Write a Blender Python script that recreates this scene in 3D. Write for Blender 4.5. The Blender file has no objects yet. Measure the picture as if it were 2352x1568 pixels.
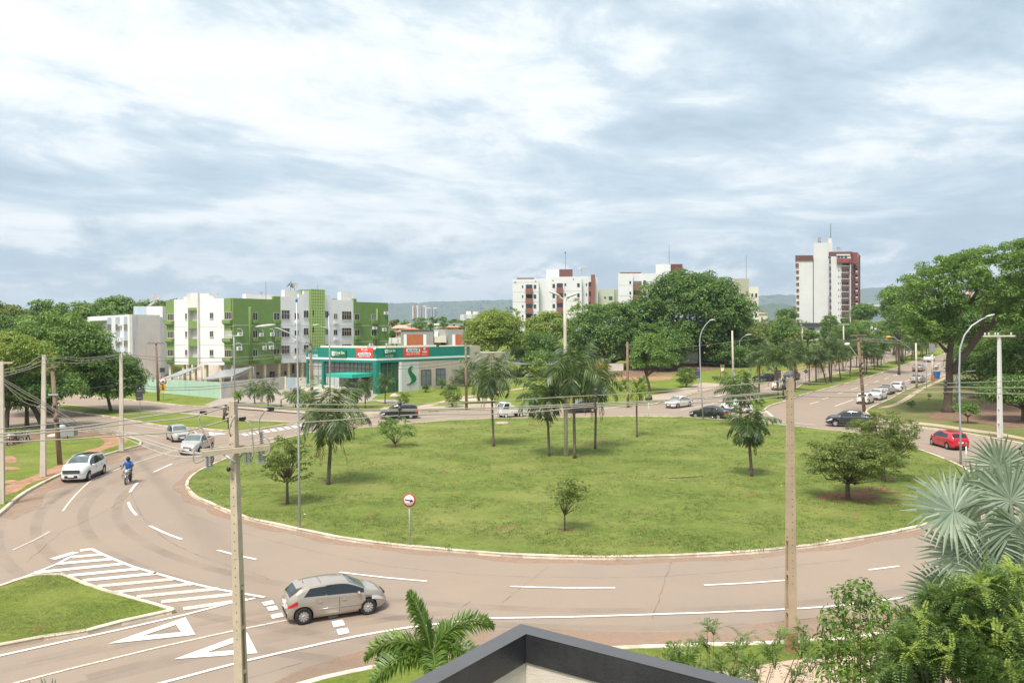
import bpy, bmesh, math, random
import numpy as np
from mathutils import Vector, Matrix, geometry
sc = bpy.context.scene
COL = sc.collection
rad = math.radians
F = 1829.0                       # focal length in pixels of a 2352 px wide picture
PITCH, ROLL = rad(0.752), rad(0.35)
CAM = Vector((0, 0, 10.2))
_fw = Vector((0, math.cos(PITCH), -math.sin(PITCH)))
_r0, _u0 = Vector((1, 0, 0)), Vector((0, math.sin(PITCH), math.cos(PITCH)))
_rt = _r0 * math.cos(ROLL) - _u0 * math.sin(ROLL)
_up = _r0 * math.sin(ROLL) + _u0 * math.cos(ROLL)
cd = bpy.data.cameras.new('camera')
cam = bpy.data.objects.new('camera', cd)
COL.objects.link(cam)
cd.sensor_width = 36
cd.lens = 36 * F / 2352
cd.clip_start = 0.05
cd.clip_end = 30000
cam.matrix_world = Matrix(((_rt.x, _up.x, -_fw.x, 0), (_rt.y, _up.y, -_fw.y, 0), (_rt.z, _up.z, -_fw.z, CAM.z), (0, 0, 0, 1)))
sc.camera = cam
SUN_EL, SUN_AZ = rad(60), rad(-158)      # azimuth from +Y towards +X
w = bpy.data.worlds.new('World')
sc.world = w
w.use_nodes = True
nt = w.node_tree
nt.nodes.clear()
class NG:
    """small helper for node trees"""
    def __init__(s, nt): s.nt = nt
    def n(s, t, **k):
        nd = s.nt.nodes.new(t)
        for a, v in k.items():
            if a.startswith('i_'):
                key = a[2:]
                nd.inputs[int(key) if key.isdigit() else key.replace('_', ' ')].default_value = v
            else: setattr(nd, a, v)
        return nd
    def l(s, a, b): s.nt.links.new(a, b)
    def math(s, op, a, b=None, c=None, clamp=False):
        nd = s.nt.nodes.new('ShaderNodeMath'); nd.operation = op; nd.use_clamp = clamp
        for i, x in enumerate((a, b, c)):
            if x is None: continue
            if isinstance(x, (int, float)): nd.inputs[i].default_value = x
            else: s.l(x, nd.inputs[i])
        return nd.outputs[0]
    def ramp(s, fac, stops, interp='LINEAR'):
        nd = s.nt.nodes.new('ShaderNodeValToRGB'); cr = nd.color_ramp; cr.interpolation = interp
        while len(cr.elements) < len(stops): cr.elements.new(0.5)
        for e, (p, c) in zip(cr.elements, stops):
            e.position = p; e.color = (*c, 1) if len(c) == 3 else c
        s.l(fac, nd.inputs[0]); return nd.outputs[0]
    def mix(s, fac, a, b, mode='MIX'):
        nd = s.nt.nodes.new('ShaderNodeMix'); nd.data_type = 'RGBA'; nd.blend_type = mode
        for i, x in ((0, fac), (6, a), (7, b)):
            if isinstance(x, (int, float)): nd.inputs[i].default_value = x
            elif isinstance(x, tuple): nd.inputs[i].default_value = (*x, 1) if len(x) == 3 else x
            else: s.l(x, nd.inputs[i])
        return nd.outputs[2]
    def noise(s, vec, scale, detail=4, rough=.55, dist=0):
        nd = s.nt.nodes.new('ShaderNodeTexNoise')
        nd.inputs['Scale'].default_value = scale; nd.inputs['Detail'].default_value = detail
        nd.inputs['Roughness'].default_value = rough; nd.inputs['Distortion'].default_value = dist
        if vec is not None: s.l(vec, nd.inputs['Vector'])
        return nd.outputs[0]
def g3(v): return (v, v, v)
g = NG(nt)
out = g.n('ShaderNodeOutputWorld'); bg = g.n('ShaderNodeBackground'); bg.inputs[1].default_value = 0.1
g.l(bg.outputs[0], out.inputs[0])
sky = g.n('ShaderNodeTexSky', sky_type='NISHITA', sun_disc=False, sun_elevation=SUN_EL, sun_rotation=SUN_AZ)
tc = g.n('ShaderNodeTexCoord'); sep = g.n('ShaderNodeSeparateXYZ'); g.l(tc.outputs['Generated'], sep.inputs[0])
X, Y, Z = sep.outputs
az = g.math('ARCTAN2', X, Y)
lz = g.math('LOGARITHM', g.math('ADD', g.math('MAXIMUM', Z, 0.0), .05), math.e)
def field(su, sv, off, sc_, dist, shear=0.0, rough=.6, det=11, lz=lz):
    cb = g.n('ShaderNodeCombineXYZ'); g.l(g.math('ADD', g.math('MULTIPLY', az, su), g.math('MULTIPLY', lz, shear)), cb.inputs[0]); g.l(g.math('MULTIPLY', lz, sv), cb.inputs[1]); cb.inputs[2].default_value = off
    return g.noise(cb.outputs[0], sc_, det, rough, dist)
n1 = field(2.3, 2.1, 3.3, 1.5, .35, .55, .62)
n2 = field(1.6, 1.1, 8.1, 1.0, .3, -.4, .5, 5)
n3 = field(4.6, 4.0, 5.7, 1.5, .4, 1.2, .64)
n4 = field(5.5, 13.0, 1.9, 1.6, .2, .0, .58, 11, Z)
n5 = field(6.0, 19.0, 6.2, 1.5, .3, 2.0, .6, 11, Z)
s = g.math('ADD', g.math('MULTIPLY', n1, .62), g.math('ADD', g.math('MULTIPLY', n2, .55), g.math('MULTIPLY', n3, .40)))
s = g.math('SUBTRACT', s, g.math('MULTIPLY', g.math('ADD', az, .10), .10))
s = g.math('ADD', s, g.math('MULTIPLY', Z, .16))
cl = g.ramp(s, [(.67, (3.6, 4.6, 5.4)), (.75, (4.6, 5.55, 6.3)), (.81, (5.7, 6.5, 7.0)), (.85, (7.0, 7.5, 7.75)), (.90, (8.0, 8.2, 8.3)), (1.0, (8.8, 8.8, 8.8))])
low = g.ramp(g.math('ADD', g.math('MULTIPLY', n4, 1.05), g.math('ADD', g.math('MULTIPLY', n5, .5), g.math('MULTIPLY', Z, -.35))), [(.60, (3.5, 4.5, 5.3)), (.69, (4.2, 5.2, 6.0)), (.74, (5.2, 6.1, 6.7)), (.77, (6.9, 7.4, 7.7)), (.81, (8.8, 8.9, 8.9))])
lf = g.ramp(g.math('ADD', Z, g.math('MULTIPLY', g.math('SUBTRACT', n4, .5), .20)), [(.075, (1, 1, 1)), (.125, (0, 0, 0))])
colr = g.mix(g.math('MULTIPLY', lf, .95), cl, low)
colr = g.mix(g.ramp(Z, [(.0, (.5,) * 3), (.06, (0, 0, 0))]), colr, (6.3, 7.0, 7.4))
colr = g.mix(.95, sky.outputs[0], colr)
g.l(colr, bg.inputs[0])
sun = bpy.data.lights.new('sun', 'SUN'); sun.energy = 3.6; sun.angle = rad(15); sun.color = (1, .93, .83)
so = bpy.data.objects.new('sun', sun); COL.objects.link(so)
sd = Vector((math.sin(SUN_AZ) * math.cos(SUN_EL), math.cos(SUN_AZ) * math.cos(SUN_EL), math.sin(SUN_EL)))
so.rotation_euler = sd.to_track_quat('Z', 'Y').to_euler()
so.location = (0, 0, 60)
vs = sc.view_settings
vs.view_transform = 'Standard'; vs.look = 'None'; vs.gamma = 1; vs.use_curve_mapping = False
vs.exposure = 0.52
TERR = [(-1e6, 0), (95, 0), (115, .25), (135, .85), (155, 1.75), (175, 2.65), (195, 3.4), (215, 3.95), (235, 4.2), (1e6, 4.2)]
def terr(y):
    for (a, za), (b, zb) in zip(TERR, TERR[1:]):
        if y <= b: return za + (zb - za) * (y - a) / (b - a)
    return 4.2
def ray(px, py): return _fw + _rt * ((px - 1176) / F) + _up * ((784 - py) / F)
def at(px, py, h=0.0):
    d = ray(px, py); lo, hi = 0.5, 3000.0
    for _ in range(60):
        m = (lo + hi) / 2; p = CAM + d * m
        if p.z > terr(p.y) + h: lo = m
        else: hi = m
    return CAM + d * lo
def atY(px, py, y):
    d = ray(px, py); return CAM + d * (y / d.y)
def proj(P):
    v = Vector(P) - CAM; z = v.dot(_fw); return (1176 + F * v.dot(_rt) / z, 784 - F * v.dot(_up) / z)
def cv(ox, oy, s): return lambda x, y: ((x / s + ox) / 1.63265, (y / s + oy) / 1.63265)
c1, c2, c3, c4, c5 = cv(0, 1040, 2.45), cv(560, 1040, 2.45), cv(1440, 1040, 2.45), cv(1900, 960, 2.45), cv(2560, 840, 1.8234)
c6, c7, c8 = cv(0, 1640, 1.7042), cv(640, 1640, 1.7047), cv(2800, 1560, 1.568)
k1, k2, k3, k4, k5, k6, k7 = cv(0, 1240, 4.356), cv(560, 1060, 3.921), cv(1000, 1060, 3.921), cv(1120, 1240, 3.0154), cv(2900, 860, 4.1275), cv(2740, 1200, 2.94), cv(200, 1540, 3.675)
q1, q2, q3, q4 = cv(3240, 860, 3.563), cv(3300, 1240, 3.2667), cv(700, 1440, 4.9), cv(0, 1380, 2.903)
r1, r3, r4, r5, q6 = cv(1440, 1120, 6.533), cv(3000, 1100, 4.704), cv(840, 1400, 3.408), cv(2380, 1300, 4.3558), cv(2600, 1200, 3.92)
def tag(o, label=None, cat=None, group=None, kind=None):
    if label: o['label'] = label
    if cat: o['category'] = cat
    if group: o['group'] = group
    if kind: o['kind'] = kind
    return o
def thing(name, loc, label, cat, group=None, rz=0.0):
    o = bpy.data.objects.new(name, None); o.empty_display_size = .3
    o.location = loc; o.rotation_euler = (0, 0, rz); COL.objects.link(o)
    return tag(o, label, cat, group)
def link(name, me, parent=None):
    o = bpy.data.objects.new(name, me); COL.objects.link(o)
    if parent: o.parent = parent
    return o
def copy_tree(o, parent=None):
    c = o.copy(); COL.objects.link(c); c.parent = parent
    for ch in list(o.children): copy_tree(ch, c)
    return c
class MB:
    def __init__(s): s.v = []; s.f = []; s.m = []; s.sm = []
    def face(s, pts, mi=0, sm=False):
        b = len(s.v); s.v += [tuple(p) for p in pts]; s.f.append(tuple(range(b, b + len(pts)))); s.m.append(mi); s.sm.append(sm)
    def box8(s, p, mi=0):   # p: 4 bottom (ccw) + 4 top
        b = len(s.v); s.v += [tuple(q) for q in p]
        for f in ((3, 2, 1, 0), (4, 5, 6, 7), (0, 1, 5, 4), (1, 2, 6, 5), (2, 3, 7, 6), (3, 0, 4, 7)):
            s.f.append(tuple(b + i for i in f)); s.m.append(mi); s.sm.append(False)
    def box(s, c, d, R=None, mi=0):
        x, y, z = d[0] / 2, d[1] / 2, d[2] / 2
        p = [Vector(q) for q in ((-x, -y, -z), (x, -y, -z), (x, y, -z), (-x, y, -z), (-x, -y, z), (x, -y, z), (x, y, z), (-x, y, z))]
        if R is not None: p = [R @ q for q in p]
        s.box8([q + Vector(c) for q in p], mi)
    def tube(s, pts, r, n=8, cap=True, mi=0, sm=True, ell=None):
        pts = [Vector(p) for p in pts]; N = len(pts)
        if not isinstance(r, (list, tuple)): r = [r] * N
        b = len(s.v); ref = None
        for i, p in enumerate(pts):
            t = (pts[min(i + 1, N - 1)] - pts[max(i - 1, 0)])
            if t.length < 1e-9: t = Vector((0, 0, 1))
            t.normalize()
            if ref is None: ref = Vector((1, 0, 0)) if abs(t.x) < .9 else Vector((0, 1, 0))
            a = (ref - t * ref.dot(t)).normalized(); ref = a; c = t.cross(a)
            for k in range(n):
                th = 2 * math.pi * (k + .5) / n
                s.v.append(tuple(p + a * (r[i] * math.cos(th)) + c * (r[i] * math.sin(th) * (ell or 1))))
        for i in range(N - 1):
            for k in range(n):
                s.f.append((b + i * n + k, b + i * n + (k + 1) % n, b + (i + 1) * n + (k + 1) % n, b + (i + 1) * n + k)); s.m.append(mi); s.sm.append(sm)
        if cap:
            s.f.append(tuple(b + k for k in reversed(range(n)))); s.m.append(mi); s.sm.append(False)
            s.f.append(tuple(b + (N - 1) * n + k for k in range(n))); s.m.append(mi); s.sm.append(False)
    def ball(s, c, r, nu=10, nv=6, mi=0, sc3=(1, 1, 1)):
        c = Vector(c); b = len(s.v)
        for j in range(nv + 1):
            ph = math.pi * j / nv
            for i in range(nu):
                th = 2 * math.pi * i / nu
                s.v.append((c.x + r * sc3[0] * math.sin(ph) * math.cos(th), c.y + r * sc3[1] * math.sin(ph) * math.sin(th), c.z + r * sc3[2] * math.cos(ph)))
        for j in range(nv):
            for i in range(nu):
                s.f.append((b + j * nu + i, b + (j + 1) * nu + i, b + (j + 1) * nu + (i + 1) % nu, b + j * nu + (i + 1) % nu)); s.m.append(mi); s.sm.append(True)
    def lathe(s, c, axis, prof, n=20, mi=0, sm=True):    # prof: (radius, along axis)
        axis = Vector(axis).normalized(); a = axis.orthogonal().normalized(); d = axis.cross(a); c = Vector(c); b = len(s.v)
        for r, h in prof:
            for k in range(n):
                th = 2 * math.pi * k / n
                s.v.append(tuple(c + axis * h + a * (r * math.cos(th)) + d * (r * math.sin(th))))
        for i in range(len(prof) - 1):
            for k in range(n):
                s.f.append((b + i * n + k, b + i * n + (k + 1) % n, b + (i + 1) * n + (k + 1) % n, b + (i + 1) * n + k)); s.m.append(mi); s.sm.append(sm)
    def mesh(s, name, mats, origin=None, fix=True):
        me = bpy.data.meshes.new(name)
        v = s.v
        if origin is not None: v = [(x - origin[0], y - origin[1], z - origin[2]) for x, y, z in v]
        me.from_pydata(v, [], s.f)
        for m in (mats if isinstance(mats, (list, tuple)) else [mats]): me.materials.append(m)
        me.polygons.foreach_set('material_index', s.m); me.polygons.foreach_set('use_smooth', s.sm)
        if fix:
            bm = bmesh.new(); bm.from_mesh(me); bmesh.ops.remove_doubles(bm, verts=bm.verts, dist=1e-5); bmesh.ops.recalc_face_normals(bm, faces=bm.faces); bm.to_mesh(me); bm.free()
        me.update(); return me
    def build(s, name, mats, parent=None, origin=None, fix=True):
        if origin is None and parent is not None:
            p = parent
            while p.parent: p = p.parent
            origin = p.location
        return link(name, s.mesh(name, mats, origin, fix), parent)
def solo(name, mb, mats, origin, label, cat, group=None, fix=True):
    o = mb.build(name, mats, None, origin, fix); o.location = origin
    return tag(o, label, cat, group)
def newmat(name):
    m = bpy.data.materials.new(name); m.use_nodes = True; t = m.node_tree
    return m, NG(t), t.nodes['Principled BSDF'], t.nodes['Material Output']
def mat(name, col, rough=.7, var=.10, scale=2.0, metal=0.0, bump=0.0, stain=None, stain_amt=.5, coat=0.0, spec=None, detail=5):
    m, g, b, o = newmat(name)
    b.inputs['Roughness'].default_value = rough; b.inputs['Metallic'].default_value = metal
    if coat: b.inputs['Coat Weight'].default_value = coat; b.inputs['Coat Roughness'].default_value = .04
    if spec is not None: b.inputs['Specular IOR Level'].default_value = spec
    tc = g.n('ShaderNodeTexCoord').outputs['Object']
    n = g.noise(tc, scale, detail, .6)
    lo, hi = tuple(max(0, c * (1 - var)) for c in col), tuple(min(1, c * (1 + var)) for c in col)
    c = g.ramp(n, [(.3, lo), (.7, hi)])
    if stain:
        mp = g.n('ShaderNodeMapping'); mp.inputs['Scale'].default_value = (1.1, 1.1, .16); g.l(tc, mp.inputs[0])
        sn = g.noise(mp.outputs[0], 1.4, 7, .65)
        f = g.ramp(sn, [(.56, (0, 0, 0)), (.74, (stain_amt,) * 3)])
        c = g.mix(f, c, stain)
    g.l(c, b.inputs['Base Color'])
    if bump:
        bn = g.n('ShaderNodeBump'); bn.inputs['Strength'].default_value = bump; bn.inputs['Distance'].default_value = .02
        g.l(g.noise(tc, scale * 12, 3), bn.inputs['Height']); g.l(bn.outputs[0], b.inputs['Normal'])
    return m
def leafmat(name, cols, trans=.3, rough=.55):
    m, g, b, o = newmat(name)
    ri = g.n('ShaderNodeNewGeometry').outputs['Random Per Island']
    tc = g.n('ShaderNodeTexCoord').outputs['Object']
    n = g.noise(tc, .5, 3, .6)
    f = g.math('ADD', g.math('MULTIPLY', ri, .55), g.math('MULTIPLY', g.math('SUBTRACT', n, .25), .9), clamp=True)
    k = len(cols) - 1
    c = g.ramp(f, [(.12 + .76 * i / k, cols[i]) for i in range(len(cols))])
    g.l(c, b.inputs['Base Color']); b.inputs['Roughness'].default_value = rough
    tr = g.n('ShaderNodeBsdfTranslucent'); g.l(g.mix(.35, c, (.35, .5, .05)), tr.inputs[0])
    mx = g.n('ShaderNodeMixShader'); mx.inputs[0].default_value = trans
    g.l(b.outputs[0], mx.inputs[1]); g.l(tr.outputs[0], mx.inputs[2]); g.l(mx.outputs[0], o.inputs[0])
    return m
WHITE = mat('white_render', (.74, .74, .74), .85, .05, .8, stain=(.42, .38, .33), stain_amt=.28)
CREAM = mat('cream_render', (.66, .61, .53), .85, .06, .8, stain=(.36, .29, .22), stain_amt=.45)
OLDWHITE = mat('stained_white_render', (.70, .68, .64), .85, .08, .6, stain=(.33, .27, .22), stain_amt=.75)
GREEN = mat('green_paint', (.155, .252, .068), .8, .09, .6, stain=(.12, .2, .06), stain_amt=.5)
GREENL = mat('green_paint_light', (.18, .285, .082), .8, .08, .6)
TEAL = mat('teal_paint', (.004, .215, .165), .55, .08, 1.0)
TEALL = mat('teal_canopy', (.03, .42, .31), .6, .06, 1.0)
MINT = mat('mint_wall', (.40, .56, .455), .85, .07, .5, stain=(.2, .26, .2), stain_amt=.55)
BROWNRED = mat('brown_red_tile', (.15, .06, .048), .7, .10, .7)
REDTILE = mat('red_tile', (.26, .065, .058), .7, .08, .7)
CLAY = mat('clay_roof', (.50, .19, .10), .85, .25, 3)
ORANGEP = mat('orange_panel', (.42, .13, .05), .8, .10, 2)
GREYW = mat('grey_wall', (.30, .30, .30), .85, .08, .6, stain=(.16, .15, .14), stain_amt=.4)
CONC = mat('concrete', (.50, .41, .31), .9, .14, 3, bump=.35, stain=(.17, .14, .11), stain_amt=.6)
CONCL = mat('pale_concrete', (.58, .51, .43), .9, .10, 2, stain=(.28, .22, .17), stain_amt=.5)
WOOD = mat('weathered_wood', (.24, .16, .11), .9, .3, 4, bump=.3, stain=(.07, .05, .04), stain_amt=.8)
BARK = mat('bark', (.12, .085, .06), .95, .35, 5, bump=.5)
BARKP = mat('palm_bark', (.13, .10, .08), .95, .4, 6, bump=.4)
STEEL = mat('galvanised_steel', (.45, .48, .50), .45, .06, 4, metal=.4)
STEELD = mat('dark_steel', (.06, .06, .065), .5, .1, 4)
CABLE = mat('grey_cable', (.34, .31, .27), .6, .12, 1)
CABLED = mat('dark_cable', (.035, .035, .035), .6, .1, 1)
BLACK = mat('black_plastic', (.012, .012, .013), .5, .1, 4)
TYRE = mat('tyre_rubber', (.02, .02, .02), .85, .15, 10)
DARKIN = mat('dark_interior', (.02, .02, .022), .8, .1, 3)
YELLOWC = mat('cream_column', (.62, .57, .36), .85, .05, 1)
SIGNW = mat('sign_white', (.78, .78, .78), .5, .03, 2)
SIGNR = mat('sign_red', (.62, .03, .03), .5, .05, 2)
BANNER = mat('banner_red', (.72, .06, .035), .6, .06, 2)
SIGNY = mat('sign_yellow', (.75, .38, .02), .5, .05, 2)
BLUET = mat('blue_text', (.01, .09, .22), .6, .05, 2)
LOGOG = mat('logo_green', (.004, .15, .045), .45, .05, 2)
SIGNG = mat('sign_green', (.01, .25, .12), .5, .05, 2)
STONE = mat('beige_stone', (.50, .43, .35), .9, .14, 5, stain=(.36, .28, .2), stain_amt=.4)
METR = mat('metal_sheet', (.38, .39, .40), .4, .12, 2, metal=.3)
BLUEW = mat('pale_blue_paint', (.38, .46, .53), .85, .10, 1, stain=(.2, .25, .3), stain_amt=.5)
SKIN = mat('skin', (.20, .11, .07), .6, .06, 8)
BLUES = mat('blue_shirt', (.02, .13, .42), .85, .15, 10)
JEANS = mat('dark_jeans', (.035, .04, .07), .9, .2, 10)
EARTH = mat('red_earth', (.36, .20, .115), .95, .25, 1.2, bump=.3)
EARTHD = mat('litter_and_shade_earth', (.21, .125, .08), .95, .35, 1.5, bump=.4)
PAVE = mat('pavement', (.42, .335, .265), .92, .14, 1.3, bump=.1)
PAVEL = mat('concrete_pavement', (.47, .35, .255), .92, .14, .8, bump=.1, stain=(.3, .19, .11), stain_amt=.5)
LOT = mat('parking_paving', (.36, .30, .255), .92, .12, .5)
def kerbmat():
    m = mat('kerb_stone', (.66, .58, .49), .9, .22, 1.4, stain=(.42, .23, .13), stain_amt=.85); t = m.node_tree; g = NG(t); b = t.nodes['Principled BSDF']; c = b.inputs['Base Color'].links[0].from_socket
    g.l(g.mix(1.0, c, g.ramp(g.n('ShaderNodeNewGeometry').outputs['Random Per Island'], [(0, (.6, .53, .46)), (.35, (.85, .82, .78)), (1, (1.06, 1.04, 1.0))]), 'MULTIPLY'), b.inputs['Base Color']); return m
KERB = kerbmat()
def glassmat(name, col, rough=.06, spec=.6):
    m = mat(name, col, rough, .25, .35, spec=spec); return m
GLASS = glassmat('window_glass', (.035, .04, .045))
GLASSL = glassmat('window_glass_pale', (.16, .18, .19))
CURT = mat('curtain_behind_glass', (.45, .46, .46), .3, .2, 2)
FRAME = mat('window_frame', (.55, .48, .40), .5, .05, 4)
CARGL = mat('car_glass', (.015, .018, .02), .03, .1, 1, spec=.8)
WSGL = mat('car_windscreen', (.10, .14, .14), .03, .25, 2, spec=.9)
RIM = mat('alloy_rim', (.55, .54, .52), .3, .05, 4, metal=.6)
HEADL = mat('headlamp_lens', (.62, .64, .66), .1, .1, 6, spec=.8)
TAILL = mat('tail_lamp_lens', (.5, .012, .016), .15, .1, 6)
CHROME = mat('chrome', (.6, .6, .6), .15, .03, 2, metal=.9)
def paint(name, col, metal=0.0): return mat(name, col, .28, .03, .5, metal=metal, coat=.8)
P_SILVER = paint('silver_beige_paint', (.40, .35, .295), .4)
P_SILV2 = paint('silver_paint', (.46, .45, .43), .35)
P_WHITE = paint('white_paint', (.76, .76, .75))
P_BLACK = paint('black_paint', (.012, .012, .014), .1)
P_RED = paint('red_paint', (.52, .012, .035), .1)
P_ORANGE = paint('orange_paint', (.78, .20, .02))
P_SAND = paint('sand_white_paint', (.70, .63, .50))
P_GRAPH = paint('graphite_paint', (.03, .036, .042), .2)
def grassmat(name, a, b_, soil, dry, soil_lo=.66, seed=0.0):
    m, g, b, o = newmat(name)
    tc = g.n('ShaderNodeTexCoord').outputs['Object']
    mp = g.n('ShaderNodeMapping'); mp.inputs['Location'].default_value = (seed, seed * .7, 0); g.l(tc, mp.inputs[0]); v = mp.outputs[0]
    f1 = g.noise(v, 7, 7, .78); f2 = g.noise(v, .5, 5, .62, .4); f3 = g.noise(v, .16, 3, .5); f4 = g.noise(v, 3.2, 5, .7)
    c = g.ramp(f1, [(.28, tuple(x * .42 for x in a)), (.50, a), (.72, b_)])
    c = g.mix(g.ramp(f4, [(.36, (.5,) * 3), (.58, (0, 0, 0))]), c, tuple(x * .42 for x in a))
    c = g.mix(g.ramp(f2, [(.40, (0, 0, 0)), (.66, (.5,) * 3)]), c, b_)
    c = g.mix(g.ramp(f3, [(.45, (0, 0, 0)), (.72, (.45,) * 3)]), c, dry)
    sn = g.math('ADD', g.math('MULTIPLY', g.noise(v, .38, 6, .68, .8), .8), g.math('MULTIPLY', f4, .2))
    c = g.mix(g.ramp(sn, [(soil_lo, (0, 0, 0)), (soil_lo + .05, (.85,) * 3)]), c, soil)
    g.l(c, b.inputs['Base Color']); b.inputs['Roughness'].default_value = .95; b.inputs['Specular IOR Level'].default_value = .15
    bn = g.n('ShaderNodeBump'); bn.inputs['Strength'].default_value = .9; bn.inputs['Distance'].default_value = .10
    g.l(g.math('ADD', f1, g.math('MULTIPLY', f4, 1.6)), bn.inputs['Height']); g.l(bn.outputs[0], b.inputs['Normal'])
    return m
GRASS = grassmat('lawn_grass', (.158, .215, .044), (.258, .305, .074), (.30, .15, .085), (.34, .32, .11), .60)
GRASS2 = grassmat('verge_grass', (.17, .23, .038), (.265, .315, .06), (.34, .18, .10), (.30, .29, .10), .61, 31)
GRASS3 = grassmat('park_grass', (.16, .20, .06), (.24, .26, .08), (.25, .15, .09), (.32, .28, .14), .53, 57)
LAND = grassmat('far_land', (.07, .11, .035), (.10, .14, .05), (.30, .16, .10), (.14, .15, .06), .66, 11)
def roadmat():
    m, g, b, o = newmat('dusty_asphalt')
    tc = g.n('ShaderNodeTexCoord').outputs['Object']
    f1 = g.noise(tc, 45, 3, .8); f2 = g.noise(tc, .22, 5, .6, .6); f3 = g.noise(tc, 1.6, 6, .7)
    c = g.ramp(f1, [(.3, (.215, .173, .137)), (.5, (.298, .240, .191)), (.7, (.39, .315, .255))])
    c = g.mix(g.ramp(f2, [(.40, (0, 0, 0)), (.70, (.45,) * 3)]), c, (.36, .272, .20))
    c = g.mix(g.ramp(f3, [(.55, (0, 0, 0)), (.78, (.18,) * 3)]), c, (.18, .155, .14))
    g.l(c, b.inputs['Base Color']); b.inputs['Roughness'].default_value = .9; b.inputs['Specular IOR Level'].default_value = .2
    bn = g.n('ShaderNodeBump'); bn.inputs['Strength'].default_value = .25; bn.inputs['Distance'].default_value = .01
    g.l(f1, bn.inputs['Height']); g.l(bn.outputs[0], b.inputs['Normal'])
    return m
ROAD = roadmat()
DUST = mat('red_dust_film', (.40, .265, .18), .95, .18, 1.2)
def linemat(name, col, wear):
    m, g, b, o = newmat(name)
    tc = g.n('ShaderNodeTexCoord').outputs['Object']
    n = g.noise(tc, 9, 6, .75)
    c = g.mix(g.ramp(n, [(wear, (0, 0, 0)), (wear + .12, (.75,) * 3)]), col, (.33, .265, .22))
    g.l(c, b.inputs['Base Color']); b.inputs['Roughness'].default_value = .8
    return m
LINE = linemat('road_paint', (.78, .76, .71), .55)
LINEW = linemat('worn_road_paint', (.66, .59, .50), .48)
def smooth_closed(pts, step=1.5, closed=True):
    pts = [Vector((p[0], p[1])) for p in pts]; n = len(pts); out = []
    for i in range(n if closed else n - 1):
        p0, p1, p2, p3 = (pts[(i - 1) % n], pts[i], pts[(i + 1) % n], pts[(i + 2) % n]) if closed else (pts[max(i - 1, 0)], pts[i], pts[i + 1], pts[min(i + 2, n - 1)])
        k = max(1, int((p2 - p1).length / step))
        l1, l0, l2 = (p2 - p1).length, (p1 - p0).length or 1, (p3 - p2).length or 1
        t1 = ((p2 - p0) / (l1 + l0)) * l1; t2 = ((p3 - p1) / (l1 + l2)) * l1
        for j in range(k):
            t = j / k; h1 = 2 * t**3 - 3 * t**2 + 1; h2 = t**3 - 2 * t**2 + t; h3 = -2 * t**3 + 3 * t**2; h4 = t**3 - t**2
            out.append(p1 * h1 + t1 * h2 + p2 * h3 + t2 * h4)
    if not closed: out.append(pts[-1])
    return out
BREAKS = [95, 115, 135, 155, 175, 195, 215, 235]
def sheet(name, polys, off, m, label=None, cat=None, kind=None, parent=None, origin=None):
    """flat polygons laid on the terrain, cut where its slope changes"""
    bm = bmesh.new()
    for k, poly in enumerate(polys):
        pl = [Vector((p[0], p[1], (k * 5 % 9) * .0006)) for p in poly]
        vs_ = [bm.verts.new(p) for p in pl]
        for tri in geometry.tessellate_polygon([[Vector((q.x, q.y, 0)) for q in pl]]):
            try: bm.faces.new([vs_[i] for i in tri])
            except ValueError: pass
    ys = [v.co.y for v in bm.verts]
    for y in BREAKS:
        if min(ys) < y < max(ys):
            bmesh.ops.bisect_plane(bm, geom=bm.verts[:] + bm.edges[:] + bm.faces[:], plane_co=(0, y, 0), plane_no=(0, 1, 0))
    for v in bm.verts: v.co.z += terr(v.co.y) + off
    bmesh.ops.recalc_face_normals(bm, faces=bm.faces)
    for f in bm.faces:
        if f.normal.z < 0: f.normal_flip()
    me = bpy.data.meshes.new(name); bm.to_mesh(me); bm.free(); me.materials.append(m)
    o = link(name, me, parent)
    return tag(o, label, cat, None, kind)
def kerb(name, pts, m, inward=1, closed=True, wid=.23, h=.15):
    pts = [Vector((p[0], p[1])) for p in pts]; n = len(pts)
    area = sum(pts[i].x * pts[(i + 1) % n].y - pts[(i + 1) % n].x * pts[i].y for i in range(n))
    sgn = inward * (1 if area > 0 else -1)
    mb = MB(); rows = []
    rnd = random.Random(len(pts))
    for i, p in enumerate(pts):
        a = pts[(i - 1) % n] if closed or i > 0 else p; b = pts[(i + 1) % n] if closed or i < n - 1 else p
        t = (b - a).normalized(); nn = Vector((-t.y, t.x)) * sgn
        z = terr(p.y); q = p + nn * wid; j = rnd.uniform(-.012, .012)
        rows.append([(p.x, p.y, z - .05), (p.x + nn.x * .02, p.y + nn.y * .02, z + h - .02 + j), (p.x + nn.x * .05, p.y + nn.y * .05, z + h + j), (q.x, q.y, z + h + j), (q.x, q.y, z + h - .06)])
    for i in range(n if closed else n - 1):
        A, B = rows[i], rows[(i + 1) % n]
        for k in range(4): mb.face([A[k], B[k], B[k + 1], A[k + 1]])
    o = mb.build(name, m, None, (0, 0, 0), False); o['kind'] = 'structure'; return o
def island(name, poly, m, step=1.5, smooth=True, kerbpts=None):
    pl = smooth_closed(poly, step) if smooth else [Vector((p[0], p[1])) for p in poly]
    o = sheet(name, [pl], .12, m, kind='structure')
    if kerbpts is None: kerb('kerb', pl, KERB)
    return o
def W(pts, f=None): return [at(*(f(*p) if f else p)).xy for p in pts]
def sheet_s(name, polys, off, m): return sheet(name, polys, off, m, kind='structure')
sheet_s('ground', [[(-9000, -200), (9000, -200), (9000, 9000), (-9000, 9000)]], -.06, LAND)
sheet_s('road', [[(-190, 2), (190, 2), (190, 520), (-190, 520)]], 0, ROAD)
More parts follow.
